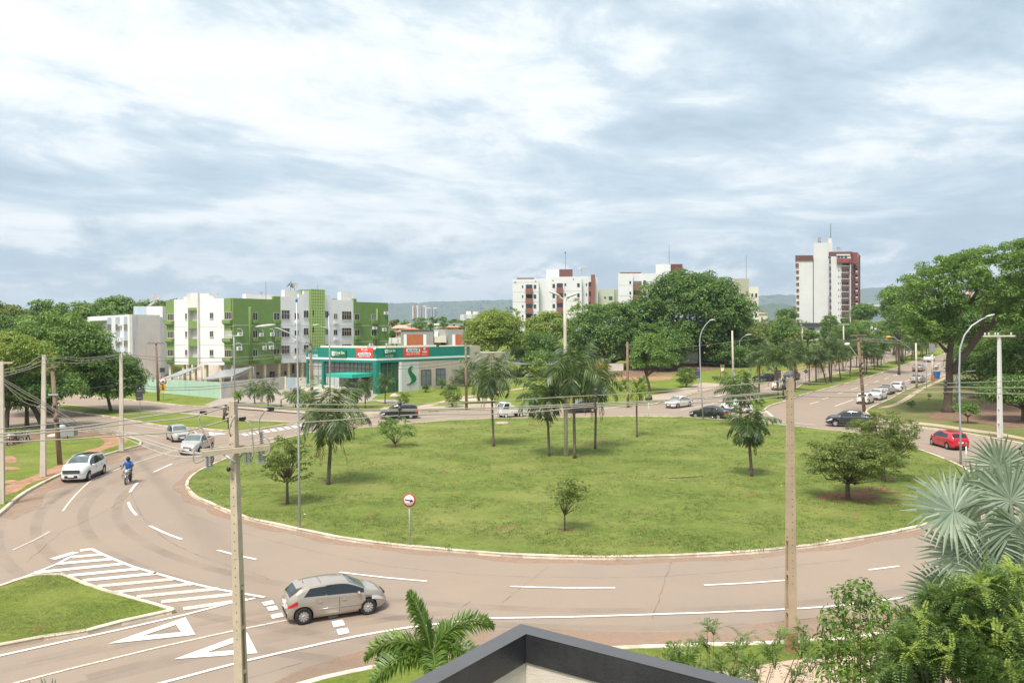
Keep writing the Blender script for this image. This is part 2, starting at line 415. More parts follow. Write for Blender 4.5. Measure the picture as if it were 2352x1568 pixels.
RB = W([(1340, 1285), (1200, 1281), (1050, 1270), (900, 1256), (780, 1240), (650, 1213), (560, 1192), (490, 1165), (440, 1140), (424, 1118), (432, 1100), (460, 1080), (530, 1050), (600, 1025), (680, 1002), (760, 990), (860, 982), (950, 973), (1050, 966), (1150, 962), (1300, 960), (1450, 958), (1580, 960), (1700, 968), (1830, 981), (1950, 994), (2050, 1015), (2130, 1040), (2200, 1068), (2240, 1092), (2256, 1115), (2250, 1145), (2210, 1180), (2140, 1207), (2050, 1228), (1950, 1245), (1830, 1262), (1700, 1274), (1550, 1282), (1450, 1285)])
island('roundabout_lawn', RB, GRASS, 1.0)
VL = W([(-60, 1225), (0, 1185), (60, 1135), (145, 1090), (240, 1048), (300, 1031), (325, 1024), (327, 1015), (300, 1006), (230, 996), (142, 989), (60, 985), (0, 983), (-160, 978), (-500, 1000), (-500, 1300)])
island('verge_lawn', VL, GRASS2)
sheet_s('dirt_path', [smooth_closed(W([(1180, 1500), (1120, 1470), (1000, 1462), (870, 1470), (940, 1500), (960, 1530), (920, 1568), (800, 1600), (690, 1650), (560, 1725), (420, 1790), (300, 1840), (140, 1900), (0, 1960), (-80, 2000), (-80, 2060), (0, 2030), (150, 1990), (300, 1900), (500, 1840), (690, 1730), (800, 1670), (1000, 1580), (1130, 1540)], c1), 1)], .135, EARTH)
sheet_s('dirt_patch', [smooth_closed(W([(0, 320), (100, 318), (140, 345), (130, 390), (70, 400), (0, 375)], lambda x, y: q4(x + 40, y + 655)), 1), smooth_closed(W([(60, 1080), (200, 1100), (230, 1115), (120, 1130), (50, 1125)], q4), 1), smooth_closed(W([(0, 1240), (150, 1235), (230, 1255), (150, 1275), (0, 1285)], q4), 1)], .136, EARTH)
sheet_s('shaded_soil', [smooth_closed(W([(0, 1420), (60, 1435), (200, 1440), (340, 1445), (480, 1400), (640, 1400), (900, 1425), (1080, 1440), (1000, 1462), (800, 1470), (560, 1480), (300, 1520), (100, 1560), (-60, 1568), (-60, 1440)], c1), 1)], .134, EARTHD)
ML = W([(720, 973), (678, 974), (640, 979), (600, 986), (545, 993), (527, 992), (450, 985), (375, 980), (272, 962), (140, 942), (128, 936), (140, 930), (250, 941), (375, 947), (527, 961), (593, 967)])
island('median_lawn', ML, GRASS2, 1.0)
FARK = [(-600, 880), (-200, 893), (0, 896), (120, 903), (237, 914), (325, 922), (425, 933), (543, 938), (678, 949), (760, 956), (860, 955), (959, 948), (1057, 944), (1182, 940), (1300, 941), (1381, 939), (1449, 934), (1509, 928), (1531, 921), (1576, 910), (1659, 891), (1769, 869), (1830, 854), (1903, 840), (1954, 829), (1998, 817), (2020, 806), (2028, 797), (2022, 791)]
fk = smooth_closed(W(FARK), 2.0, False)
sheet_s('block_lawn', [list(fk) + [Vector((150, 520)), Vector((-190, 520)), Vector((-190, fk[0].y))]], .12, GRASS2)
kerb('kerb', fk, KERB, 1, False)
MR = W([(1712, 945), (1715, 929), (1742, 909), (1823, 894), (1843, 882), (1903, 864), (1971, 847), (2038, 832), (2085, 817), (2095, 808), (2078, 797), (2085, 790), (2130, 797), (2170, 806), (2166, 815), (2105, 830), (2055, 847), (2004, 864), (1954, 879), (1890, 896), (1840, 909), (1810, 921), (1769, 934), (1749, 946)])
island('median_lawn', MR, GRASS2, 2.0)
PR = [(2215, 806), (2205, 825), (2192, 845), (2169, 862), (2132, 877), (2078, 897), (2045, 916), (1987, 944), (1996, 955), (2035, 969), (2095, 980), (2156, 988), (2223, 998), (2273, 1007), (2352, 1022), (2480, 1050), (2900, 1150)]
pk = smooth_closed(W(PR), 2.0, False)
sheet_s('park_lawn', [list(pk) + [Vector((190, pk[-1].y)), Vector((190, 420)), Vector((pk[0].x + 6, 420))]], .12, GRASS3)
kerb('kerb', pk, KERB, 1, False)
sheet_s('pavement', [smooth_closed(W([(1330, 1265), (1440, 1235), (1600, 1140), (1760, 1065), (1880, 990), (1900, 1000), (1800, 1060), (1640, 1140), (1490, 1235), (1400, 1262)], c5), 2), smooth_closed(W([(1565, 1355), (1750, 1375), (1950, 1405), (2140, 1430), (2340, 1470), (2600, 1540), (2600, 1570), (2340, 1485), (2140, 1448), (1950, 1424), (1750, 1394), (1560, 1372)], c5), 2)], .135, PAVEL)
sheet_s('path', [smooth_closed(W([(960, 800), (1150, 790), (1440, 795), (1640, 815), (1700, 835), (1500, 838), (1440, 815), (1150, 815), (1040, 835), (960, 830)], q2), 1.5)], .136, PAVEL)
sheet_s('litter_and_shade', [smooth_closed(W([(560, 1060), (640, 1020), (760, 1000), (900, 985), (1100, 960), (1300, 880), (1500, 890), (1800, 930), (2100, 1000), (2100, 1260), (1764, 1215), (1500, 1185), (1250, 1150), (1000, 1120), (780, 1095), (640, 1090)], q2), 2)], .134, EARTHD)
sheet_s('litter_and_shade', [smooth_closed(W([(880, 1075), (1000, 1050), (1200, 1035), (1480, 1020), (1600, 1005), (1900, 1000), (2050, 1010), (1900, 1050), (1700, 1065), (1500, 1090), (1200, 1110), (950, 1130)], c4), 2)], .133, EARTHD)  # darker sheet painting the shade below the central tree belt
NS = [(560, 1640), (660, 1592), (754, 1566), (852, 1545), (1000, 1522), (1200, 1508), (1480, 1497), (1715, 1489), (1883, 1481), (2060, 1462), (2250, 1425), (2450, 1370), (2900, 1260)]
nk = smooth_closed(W(NS), 1.0, False)
sheet_s('near_lawn', [list(nk) + [Vector((190, nk[-1].y)), Vector((190, 3)), Vector((-60, 3)), Vector((-14, 14))]], .12, GRASS2)
kerb('kerb', nk, KERB, 1, False)
sheet_s('pavement', [smooth_closed(W([(1560, 1568), (1700, 1545), (1860, 1518), (2000, 1510), (2300, 1470), (2600, 1420), (2700, 1500), (2400, 1600), (2000, 1680), (1700, 1700)]), 1)], .135, PAVEL)
TI = W([(-150, 1385), (0, 1349.5), (47, 1333), (86, 1324), (144, 1322), (162, 1327), (201, 1344), (251, 1360), (341, 1385), (400, 1403), (404, 1407), (395, 1410), (359, 1418), (280, 1436), (201, 1457), (100, 1471.6), (0, 1491), (-150, 1528)])
island('traffic_island_lawn', TI, GRASS2, .8)
sheet_s('parking_lot', [W([(500, 1180), (640, 1120), (1000, 1075), (1240, 1030), (1340, 1020), (1440, 1045), (1700, 1060), (1900, 1050), (2110, 1075), (2040, 1130), (2330, 1130), (2350, 1160), (2200, 1165), (2060, 1140), (1880, 1165), (1500, 1180), (1350, 1195), (1080, 1175), (830, 1165), (790, 1195), (600, 1200)], c2)], .137, LOT)
sheet_s('pavement', [smooth_closed(W([(800, 1195), (1000, 1200), (1200, 1215), (1340, 1225), (1480, 1245), (1620, 1235), (1900, 1250), (2150, 1230), (2352, 1200), (2352, 1215), (2150, 1258), (1900, 1275), (1600, 1268), (1400, 1255), (1200, 1240), (1000, 1225), (800, 1208)], c2), 2), smooth_closed(W([(0, 1200), (280, 1195), (520, 1190), (760, 1175), (1080, 1165), (1200, 1185), (1200, 1200), (900, 1205), (500, 1220), (200, 1235), (0, 1250)], c3), 2)], .1375, PAVE)
sheet_s('pavement', [smooth_closed(W([(1230, 1310), (1500, 1255), (1800, 1170), (1990, 1180), (1880, 1225), (1640, 1280), (1480, 1325), (1300, 1330)], c4), 2)], .136, PAVE)
sheet_s('dirt_path', [smooth_closed(W([(900, 1140), (1200, 1150), (1500, 1140), (1500, 1110), (1200, 1115), (900, 1105)], c4), 2)], .134, EARTH)
sheet_s('path', [smooth_closed(W([(220, 1215), (500, 1150), (700, 1105), (900, 1075), (1200, 1030), (1330, 1012), (1330, 1022), (1150, 1048), (900, 1090), (720, 1120), (520, 1165), (330, 1215)], c3), 2)], .138, PAVEL)
sheet_s('dirt_path', [W([(640, 1020), (760, 990), (900, 960), (1100, 925), (1250, 895), (1265, 900), (1110, 935), (900, 972), (700, 1020), (600, 1045)], c5)], .1385, EARTH)
rng = random.Random(5)
def blob(px, py, rx, ry, n=14):
    c = at(px, py); return [Vector((c.x + rx * math.cos(2 * math.pi * i / n) * rng.uniform(.55, 1.1), c.y + ry * math.sin(2 * math.pi * i / n) * rng.uniform(.55, 1.1))) for i in range(n)]
soil = []
for px, py, rx, ry in ((1950, 1146, 2.3, 1.3), (1975, 1132, 1.0, .5), (2010, 1126, 1.1, .5), (2035, 1106, 1.0, .5), (2045, 1135, .8, .3), (1900, 1150, .7, .3), (2000, 1160, .8, .3), (2050, 1160, .5, .3), (1700, 1180, .25, .1), (940, 1160, .3, .12), (1000, 1130, .4, .12), (960, 1145, .25, .1), (1225, 978, .5, .5), (905, 1026, 1.0, .5), (1290, 1047, .6, .3), (1321, 1052, .5, .3), (754, 1112, .7, .3), (660, 1158, .5, .3), (1297, 1219, .5, .3), (850, 1195, .5, .2), (1385, 1010, .5, .2), (1250, 1020, .4, .2)):
    soil.append(smooth_closed(blob(px, py, rx, ry), .4))
sheet_s('bare_soil', soil, .126, mat('lawn_soil', (.24, .095, .055), .95, .35, 3, bump=.3))
def ribbon(pts, wid, step=1.0, side=0.0):
    p = smooth_closed(pts, step, False); L, R = [], []
    for i, q in enumerate(p):
        t = (p[min(i + 1, len(p) - 1)] - p[max(i - 1, 0)]).normalized(); nn = Vector((-t.y, t.x))
        L.append(q + nn * (wid / 2 + side)); R.append(q - nn * (wid / 2 - side))
    return [[L[i], L[i + 1], R[i + 1], R[i]] for i in range(len(p) - 1)]
mk, mw = [], []
def line(pts, wid=.13, f=None, worn=False): (mw if worn else mk).extend(ribbon(W(pts, f), wid))
for a in ([(980, 222), (1100, 168)], [(880, 290), (852, 318), (830, 350)], [(820, 415), (840, 460), (872, 498)], [(958, 565), (1040, 605), (1162, 652)], [(1390, 720), (1510, 752), (1636, 780)]): line(a, .16, c6)
for a in ([(780, 1314), (880, 1326), (981, 1335)], [(1172, 1347), (1290, 1350), (1413, 1350)], [(1617, 1344), (1720, 1339), (1803, 1333)], [(1995, 1309), (2065, 1300)], [(2185, 1267), (2235, 1248)]): line(a, .14)
line([(1120, 1420), (1300, 1417), (1500, 1411), (1700, 1404), (1905, 1393), (2027, 1378), (2144, 1364), (2250, 1346), (2400, 1310)], .14)
line([(1118, 1421), (967, 1437), (823, 1460.5), (564, 1518), (392, 1563), (180, 1620)], .15)
line([(676, 1420), (562, 1443), (392, 1480), (144, 1540), (36, 1568), (-150, 1618)], .13, worn=True)
line([(1140, 75), (1000, 118), (870, 160), (760, 200), (660, 240), (590, 270), (480, 370), (400, 470)], .13, c6, True)
line([(320, 600), (200, 665), (80, 720)], .10, c6, True)
line([(580, 712), (720, 775), (860, 830), (1000, 870), (1180, 920), (1390, 970), (1636, 1012), (1690, 1022)], .17, c6)
line([(470, 755), (350, 815), (200, 875), (0, 945), (-120, 985)], .15, c6)
line([(-200, 1545), (0, 1506), (144, 1474), (288, 1443), (424, 1412), (528, 1385), (586, 1374)], .15)
for a, b in (((465, 765), (655, 747)), ((370, 808), (722, 777)), ((215, 865), (803, 806)), ((75, 918), (400, 886)), ((420, 885), (893, 840)), ((525, 915), (1000, 870)), ((620, 950), (1112, 905)), ((710, 990), (1232, 935)), ((870, 1018), (1392, 966)), ((1030, 1050), (1500, 1000)), ((1170, 1095), (1580, 1035)), ((512, 724), (582, 714)), ((335, 778), (485, 733))): line([a, b], .40, c6, worn=b[0] > 1000)
def poly(pts, f=None): mk.append(W(pts, f))
def ringtri(o, i, f):
    a, b = W(o, f), W(i, f)
    for k in range(3): mk.append([a[k], a[(k + 1) % 3], b[(k + 1) % 3], b[k]])
ringtri([(690, 1320), (1185, 1150), (1250, 1262)], [(905, 1270), (1125, 1198), (1160, 1245)], c6)
ringtri([(22, 1418), (488, 1248), (556, 1380)], [(225, 1376), (440, 1300), (470, 1355)], c7)
for p in ([(582, 1055), (650, 1042), (665, 1065), (600, 1078)], [(612, 1085), (675, 1075), (690, 1100), (628, 1112)], [(638, 1135), (710, 1120), (725, 1145), (650, 1160)], [(1000, 1130), (1060, 1120), (1075, 1145), (1012, 1160)], [(1028, 1178), (1098, 1165), (1116, 1200), (1043, 1215)], [(1060, 1228), (1130, 1217), (1143, 1250), (1072, 1266)]): poly(p, c7)
for a in ([(1220, 1355), (1530, 1395)], [(1780, 1410), (1830, 1450)], [(945, 1385), (1110, 1415)], [(1170, 1420), (1460, 1465)], [(880, 1315), (970, 1325)], [(550, 1335), (680, 1355)], [(570, 1280), (640, 1287)], [(280, 1300), (340, 1310)], [(1205, 1195), (1300, 1203)], [(1435, 1185), (1515, 1190)], [(1480, 1220), (1560, 1227)], [(1740, 1243), (1850, 1260)], [(2050, 1235), (2340, 1270)]): line(a, .16, c1, True)
ringtri([(745, 915), (405, 880), (432, 945)], [(600, 912), (485, 895), (493, 925)], q3)
line([(500, 840), (800, 890), (1000, 930)], .13, q3, True)
line([(940, 905), (1160, 870), (1380, 830), (1700, 770), (1960, 730)], .12, q3, True); line([(960, 950), (1150, 945), (1420, 905), (1700, 865), (1960, 815)], .12, q3, True)
for i in range(9):
    t = i / 8; x = 1000 + 1050 * t; y = 915 - 165 * t
    mk.append(W([(x, y), (x + 70, y - 10), (x + 150, y + 25), (x + 60, y + 38)], q3))
for a in ([(460, 1305), (735, 1288)], [(310, 1285), (580, 1268)], [(960, 1272), (1040, 1270)]): line(a, .15, c3)
line([(1225, 1455), (1495, 1458)], .15, c4); line([(1600, 1415), (1850, 1365), (2100, 1310)], .15, c4)
line([(1700, 1340), (1980, 1275)], .13, c4)
line([(380, 865), (630, 820)], .15, r4); line([(1000, 765), (1120, 748)], .15, r4); line([(1850, 660), (1980, 643)], .15, r4)
line([(600, 1343), (760, 1360), (910, 1372)], .16, c5)
for a in ([(1040, 1245), (1170, 1200)], [(870, 1230), (930, 1213)], [(955, 1198), (1010, 1183)], [(1060, 1160), (1100, 1150)], [(1150, 1133), (1200, 1118)], [(1240, 1103), (1275, 1092)], [(1310, 1080), (1345, 1070)], [(1380, 1060), (1410, 1050)], [(1440, 1040), (1470, 1030)], [(1520, 1075), (1560, 1062)], [(1660, 1035), (1700, 1022)], [(1730, 960), (1760, 950)], [(1780, 975), (1800, 968)], [(20, 1215), (350, 1150)], [(200, 1225), (420, 1165)], [(560, 1128), (600, 1118)], [(820, 1072), (880, 1055)], [(950, 1020), (990, 1008)], [(1060, 1010), (1110, 995)], [(1130, 995), (1160, 987)], [(1220, 965), (1250, 957)], [(1300, 935), (1330, 925)]): line(a, .16, c5)
line([(1090, 1280), (1040, 1310), (1100, 1360), (1165, 1418)], .35, q6, True); line([(760, 1380), (900, 1372), (1100, 1345)], .35, q6, True)
sheet_s('road_marking', mk, .020, LINE)
sheet_s('worn_road_marking', mw, .0135, LINEW)
dust = []
for pts, wd, sd_ in ((RB + [RB[0]], .7, 0), ):
    p = smooth_closed(pts, 1.0, False)
    c = sum(p, Vector((0, 0))) / len(p)
    for i in range(len(p) - 1):
        a, b = p[i], p[i + 1]
        o1 = (a - c).normalized(); o2 = (b - c).normalized(); w1 = .45 + .35 * math.sin(i * .7) ** 2; w2 = .45 + .35 * math.sin((i + 1) * .7) ** 2
        dust.append([a - o1 * .05, b - o2 * .05, b + o2 * w2, a + o1 * w1])
p = nk
for i in range(len(p) - 1):
    w1 = 1.6 + .8 * math.sin(i * .31) ** 2; w2 = 1.6 + .8 * math.sin((i + 1) * .31) ** 2
    dust.append([p[i], p[i + 1], p[i + 1] + Vector((0, w2)), p[i] + Vector((0, w1))])
p = smooth_closed(W([(0, 1187), (60, 1137), (145, 1092), (240, 1050), (322, 1026)]), 1, False)
for i in range(len(p) - 1):
    w1 = 1.2 + .9 * math.sin(i * .41) ** 2; w2 = 1.2 + .9 * math.sin((i + 1) * .41) ** 2
    dust.append([p[i], p[i + 1], p[i + 1] + Vector((w2, -w2 * .5)), p[i] + Vector((w1, -w1 * .5))])
def dustmat():
    m, g, b, o = newmat('red_dust')
    tc = g.n('ShaderNodeTexCoord').outputs['Object']
    b.inputs['Base Color'].default_value = (.42, .27, .18, 1); b.inputs['Roughness'].default_value = .95
    tr = g.n('ShaderNodeBsdfTransparent'); mx = g.n('ShaderNodeMixShader')
    g.l(g.ramp(g.noise(tc, .9, 6, .65, .5), [(.40, (.15,) * 3), (.68, (.75,) * 3)]), mx.inputs[0])
    g.l(tr.outputs[0], mx.inputs[1]); g.l(b.outputs[0], mx.inputs[2]); g.l(mx.outputs[0], o.inputs[0]); return m
sheet_s('dust', dust, .004, dustmat())
def wearmat(name, col, a, b_, sc_):
    m, g, b, o = newmat(name); tc = g.n('ShaderNodeTexCoord').outputs['Object']
    b.inputs['Base Color'].default_value = (*col, 1); b.inputs['Roughness'].default_value = .8
    tr = g.n('ShaderNodeBsdfTransparent'); mx = g.n('ShaderNodeMixShader')
    g.l(g.ramp(g.noise(tc, sc_, 6, .65, .5), [(.36, (a,) * 3), (.68, (b_,) * 3)]), mx.inputs[0])
    g.l(tr.outputs[0], mx.inputs[1]); g.l(b.outputs[0], mx.inputs[2]); g.l(mx.outputs[0], o.inputs[0]); return m
cen = Vector((sum(q[0] for q in RB) / len(RB), sum(q[1] for q in RB) / len(RB))); wear = []
for off in (1.7, 3.4, 5.6, 7.3):
    for i in range(120):
        q = [cen + Vector((math.cos(a), math.sin(a))) * (28.6 + off + k) for a, k in ((rad(3 * i), -.28), (rad(3 * i), .28), (rad(3 * i + 3), .28), (rad(3 * i + 3), -.28))]; wear.append(q)
for a in ([(0, 1540), (300, 1478), (560, 1430), (800, 1390), (960, 1378)], [(60, 1520), (300, 1465), (560, 1412), (720, 1380)], [(150, 1580), (400, 1520), (640, 1465), (900, 1420), (1100, 1400)], [(200, 1555), (420, 1500), (660, 1448), (860, 1410)], [(90, 1170), (200, 1105), (300, 1060), (380, 1028)], [(140, 1175), (240, 1112), (330, 1068), (420, 1036)]): wear += ribbon(W(a), .5)
sheet_s('tyre_wear', wear, .001, wearmat('tyre_wear_film', (.12, .105, .095), .0, .15, .35))
seam = []; rs_ = random.Random(8)
for a in ([(430, 1180), (600, 1235), (900, 1300), (1250, 1325), (1600, 1318), (1950, 1285)], [(300, 1130), (330, 1190), (420, 1260), (620, 1330)], [(1150, 1385), (1260, 1300)], [(1500, 1420), (1540, 1290)], [(60, 1250), (230, 1180), (330, 1110)], [(860, 1500), (1020, 1420), (1080, 1380)], [(700, 1520), (560, 1560)], [(1650, 1440), (1900, 1415)], [(150, 1215), (60, 1290)]):
    p = smooth_closed(W(a), .5, False); seam += ribbon([q + Vector((rs_.uniform(-.06, .06), rs_.uniform(-.06, .06))) for q in p], .035, .6)
sheet_s('road_crack', seam, .0065, wearmat('crack_filler', (.05, .045, .04), .05, .5, 1.1))
def hillmat():
    m, g, b, o = newmat('wooded_hill')
    tc = g.n('ShaderNodeTexCoord').outputs['Object']
    c = g.ramp(g.noise(tc, .012, 8, .72), [(.35, (.035, .06, .025)), (.55, (.07, .105, .04)), (.72, (.13, .15, .07))])
    g.l(c, b.inputs['Base Color']); b.inputs['Roughness'].default_value = 1; b.inputs['Specular IOR Level'].default_value = 0
    return m
HILL = hillmat()
def ridge(pts, Yd, depth, seed):
    """pts: crest in picture px; the ridge drops towards us over `depth` metres"""
    rnd = random.Random(seed); mb = MB(); rows = []
    P = []
    for (x0, y0), (x1, y1) in zip(pts, pts[1:]):
        k = max(2, int((x1 - x0) / 7))
        for j in range(k): P.append((x0 + (x1 - x0) * j / k, y0 + (y1 - y0) * j / k))
    P.append(pts[-1]); NR = 12
    for i, (x, y) in enumerate(P):
        top = atY(x, y + rnd.uniform(-1.0, 1.0), Yd); row = []
        for j in range(NR + 1):
            t = j / NR
            gull = 60 * math.sin(i * .21 + 1.3 * math.sin(i * .07)) * math.sin(math.pi * t)
            yy = Yd - depth * t + gull + rnd.uniform(-25, 25) * (0 < t < 1)
            zz = 4 + (top.z - 4) * ((1 - t) ** 1.35) * (1 if t == 0 else rnd.uniform(.93, 1.04)) if t < 1 else -2
            row.append((top.x * (yy / Yd) if False else top.x, yy, zz))
        row = [(top.x, Yd + depth * .8, top.z * .75), (top.x, Yd + depth * 1.6, -2)][::-1] + row
        rows.append(row)
    for a, b in zip(rows, rows[1:]):
        for k in range(len(a) - 1): mb.face([a[k], b[k], b[k + 1], a[k + 1]], 0, True)
    o = mb.build('hills', HILL, None, (0, 0, 0)); o['kind'] = 'structure'
ridge([(-300, 716), (0, 706), (120, 720), (400, 712), (700, 700), (892, 696), (960, 695), (1010, 692), (1100, 690), (1176, 688), (1300, 690), (1420, 700), (1600, 690), (1743, 679), (1790, 676), (1830, 678), (1900, 680), (1976, 664), (2010, 660), (2040, 660), (2150, 672), (2400, 690), (2700, 700)], 6200, 1500, 3)
ridge([(1560, 745), (1650, 722), (1743, 702), (1770, 697), (1800, 699), (1850, 706), (1950, 728), (2000, 738)], 3600, 500, 8)
class Face:
    """an upright wall plane between two ground points, measured in metres along (u), up (z) and out (d)"""
    def __init__(s, P0, P1):
        s.P0 = Vector((P0[0], P0[1], 0)); e = Vector((P1[0] - P0[0], P1[1] - P0[1], 0)); s.L = e.length; s.e = e.normalized()
        n = Vector((s.e.y, -s.e.x, 0)); s.n = n if n.dot(CAM - s.P0) > 0 else -n
    def uz(s, px, py, d=0.0):
        r = ray(px, py); P = s.P0 + s.n * d; t = (P - CAM).dot(s.n) / r.dot(s.n); h = CAM + r * t
        return ((h - s.P0).dot(s.e), h.z)
    def pt(s, u, z, d=0.0): return s.P0 + s.e * u + s.n * d + Vector((0, 0, z))
    def box(s, mb, u0, u1, z0, z1, d0, d1, mi=0):
        mb.box8([s.pt(u0, z0, d1), s.pt(u1, z0, d1), s.pt(u1, z0, d0), s.pt(u0, z0, d0), s.pt(u0, z1, d1), s.pt(u1, z1, d1), s.pt(u1, z1, d0), s.pt(u0, z1, d0)], mi)
    def rect(s, f, x0, y0, x1, y1, d=0.0):
        a, b = s.uz(*f((x0), (y0)), d), s.uz(*f(x1, y1), d); c, e = s.uz(*f(x0, y1), d), s.uz(*f(x1, y0), d)
        return ((a[0] + c[0]) / 2, (b[0] + e[0]) / 2, (b[1] + c[1]) / 2, (a[1] + e[1]) / 2)   # u0,u1,z0,z1
def face_box(F, mb, f, r, d0, d1, mi=0):
    u0, u1, z0, z1 = F.rect(f, *r); F.box(mb, u0, u1, z0, z1, d0, d1, mi)
def add_window(F, root, f, r, nu=2, nv=1, d=0.0, glass=GLASS, frame=FRAME, sill=True, uz=None):
    u0, u1, z0, z1 = uz if uz else F.rect(f, *r); t = .06
    fr = MB()
    for a, b in ((u0 - t, u0), (u1, u1 + t)): F.box(fr, a, b, z0 - t, z1 + t, d - .02, d + .07)
    F.box(fr, u0, u1, z1, z1 + t, d - .02, d + .07); F.box(fr, u0, u1, z0 - t, z0, d - .02, d + .07)
    if sill: F.box(fr, u0 - .1, u1 + .1, z0 - t - .07, z0 - t, d - .02, d + .14)
    for i in range(1, nu): c = u0 + (u1 - u0) * i / nu; F.box(fr, c - .025, c + .025, z0, z1, d - .02, d + .055)
    for i in range(1, nv): c = z0 + (z1 - z0) * (i / nv if nv == 2 and False else (.62 if nv == 2 else i / nv)); F.box(fr, u0, u1, c - .025, c + .025, d - .02, d + .05)
    w = fr.build('window', frame, root)
    p = MB(); F.box(p, u0, u1, z0, z1, d - .02, d + .03); p.build('pane', glass, w)
    return w
def prism(mb, base, z0, z1, mi=0):
    n = len(base); b = [(p[0], p[1], z0) for p in base]; t = [(p[0], p[1], z1) for p in base]
    mb.face(b[::-1], mi); mb.face(t, mi)
    for i in range(n): mb.face([b[i], b[(i + 1) % n], t[(i + 1) % n], t[i]], mi)
LETTER = {}
def lettering(F, root, text, f, r, m, d=.03, bold=.012, name='lettering', italic=0.0):
    """real letters standing a little proud of the sign face, fitted into the measured rectangle"""
    cu = bpy.data.curves.new('lettering', 'FONT'); cu.body = text; cu.size = 1; cu.offset = bold; cu.extrude = .004; cu.shear = italic
    ob = bpy.data.objects.new('lettering', cu); COL.objects.link(ob)
    dg = bpy.context.evaluated_depsgraph_get(); me = bpy.data.meshes.new_from_object(ob.evaluated_get(dg))
    bpy.data.objects.remove(ob)
    co = np.empty(len(me.vertices) * 3); me.vertices.foreach_get('co', co); co = co.reshape(-1, 3)
    mn, mx = co.min(0), co.max(0)
    u0, u1, z0, z1 = F.rect(f, *r) if f else r
    flip = 1
    top = root
    while top.parent: top = top.parent
    out_ = np.empty_like(co)
    for i, (x, y, z) in enumerate(co):
        a = (x - mn[0]) / (mx[0] - mn[0]); b = (y - mn[1]) / (mx[1] - mn[1])
        out_[i] = F.pt(u0 + (u1 - u0) * a, z0 + (z1 - z0) * b, d + z) - top.location
    me.vertices.foreach_set('co', out_.reshape(-1)); me.materials.clear(); me.materials.append(m); me.update()
    return link(name, me, root)
def flat_shape(F, root, pts_uz, m, d0, d1, name):
    mb = MB(); n = len(pts_uz); A = [F.pt(u, z, d0) for u, z in pts_uz]; B = [F.pt(u, z, d1) for u, z in pts_uz]
    for tri in geometry.tessellate_polygon([[Vector((u, z, 0)) for u, z in pts_uz]]): mb.face([B[i] for i in tri])
    for i in range(n): mb.face([A[i], A[(i + 1) % n], B[(i + 1) % n], B[i]])
    return mb.build(name, m, root)
def ac_unit(F, root, f, r, pipe=True):
    u0, u1, z0, z1 = F.rect(f, *r); b = MB(); F.box(b, u0, u1, z0, z1, .08, .42)
    o = b.build('air_conditioner', WHITE, root)
    fan = MB(); c = F.pt(u0 + (u1 - u0) * .42, (z0 + z1) / 2, .425); fan.lathe(c, F.n, [(0, .012), ((z1 - z0) * .36, .012), ((z1 - z0) * .40, 0)], 14); fan.build('fan_grille', GREYW, o)
    br = MB(); F.box(br, u0 + .1, u0 + .14, z0 - .06, z0, 0, .4); F.box(br, u1 - .14, u1 - .1, z0 - .06, z0, 0, .4)
    if pipe: br.tube([F.pt(u1 - .1, z1 - .1, .3), F.pt(u1 + .12, z1 + .25, .12), F.pt(u1 - .15, z1 + .6, .06), F.pt(u0, z1 + .62, 0)], .035, 6)
    br.build('bracket', WHITE, o)
def dish(parent_root, P, r, aim, name='satellite_dish'):
    r *= .72
    mb = MB(); a = Vector(aim).normalized()
    P = Vector(P); top = P + Vector((0, 0, r * 1.2))
    mb.tube([P, top], .05, 6)
    mb.lathe(top + a * .1, a, [(0, 0), (r * .4, r * .05), (r * .75, r * .16), (r, r * .3), (r * .98, r * .32), (r * .7, r * .19), (0, .03)], 18)
    mb.tube([top + a * .1, top + a * (r * .9)], .02, 5)
    return mb.build(name, GREYW, parent_root)
A_ = atY(382, 760, 138); E_ = atY(536.3, 760, 132); R_ = atY(892, 760, 159)
FL, FR = Face(A_, E_), Face(E_, R_)
gb = thing('apartment_building', (E_.x, E_.y, terr(E_.y)), 'green and white apartment block on columns with stepped parapets and a tiled tower', 'building')
ztop, zbot = FR.uz(*k2(1240, 226))[1], FR.uz(*k2(1240, 1212))[1]
uL = lambda x: FL.uz(*k2(x, 700))[0]
uR = lambda x: FR.uz(*k3(x, 700))[0]
def seg(F, u0, u1, z1, m, z0=None, d=0.0, dep=.5):
    b = MB(); F.box(b, u0, u1, z0 if z0 is not None else zbot, z1, d - dep, d); return b.build('wall', m, gb)
tl0, tl1 = uL(583), uL(745)
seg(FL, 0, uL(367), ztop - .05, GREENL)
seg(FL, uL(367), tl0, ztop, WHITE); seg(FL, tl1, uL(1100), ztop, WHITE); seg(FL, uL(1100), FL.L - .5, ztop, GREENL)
b = MB()     # stepped parapet pieces
for x0, x1, h in ((510, 555, .45), (555, 583, .95)): FL.box(b, uL(x0), uL(x1), ztop, ztop + h, -.3, 0)
b.build('parapet', WHITE, gb); b = MB()
for x0, x1, h in ((745, 885, .95), (885, 935, .5), (935, 955, .25)): FL.box(b, uL(x0) + .001, uL(x1), ztop, ztop + h, -.3, 0)
b.build('parapet', WHITE, gb)
z = lambda y: FL.uz(*k2(660, y), .4)[1]
b = MB(); FL.box(b, tl0, tl1 + .0, z(368), z(150), -4.5, .4); FL.box(b, tl0 - .001, tl0 + .22, zbot, z(368), -2.2, .4); FL.box(b, tl1 - .22, tl1 + .001, zbot, z(368), -2.2, .4)
for y in (412, 668, 932): FL.box(b, tl0 + .6, tl1 - .6, z(y + 150), z(y), -2.0, -1.9)
b.build('stair_tower', OLDWHITE, gb)
b = MB(); FL.box(b, tl0 + .22, tl1 - .22, zbot, z(368), -2.3, -2.1); b.build('loggia_wall', CREAM, gb)
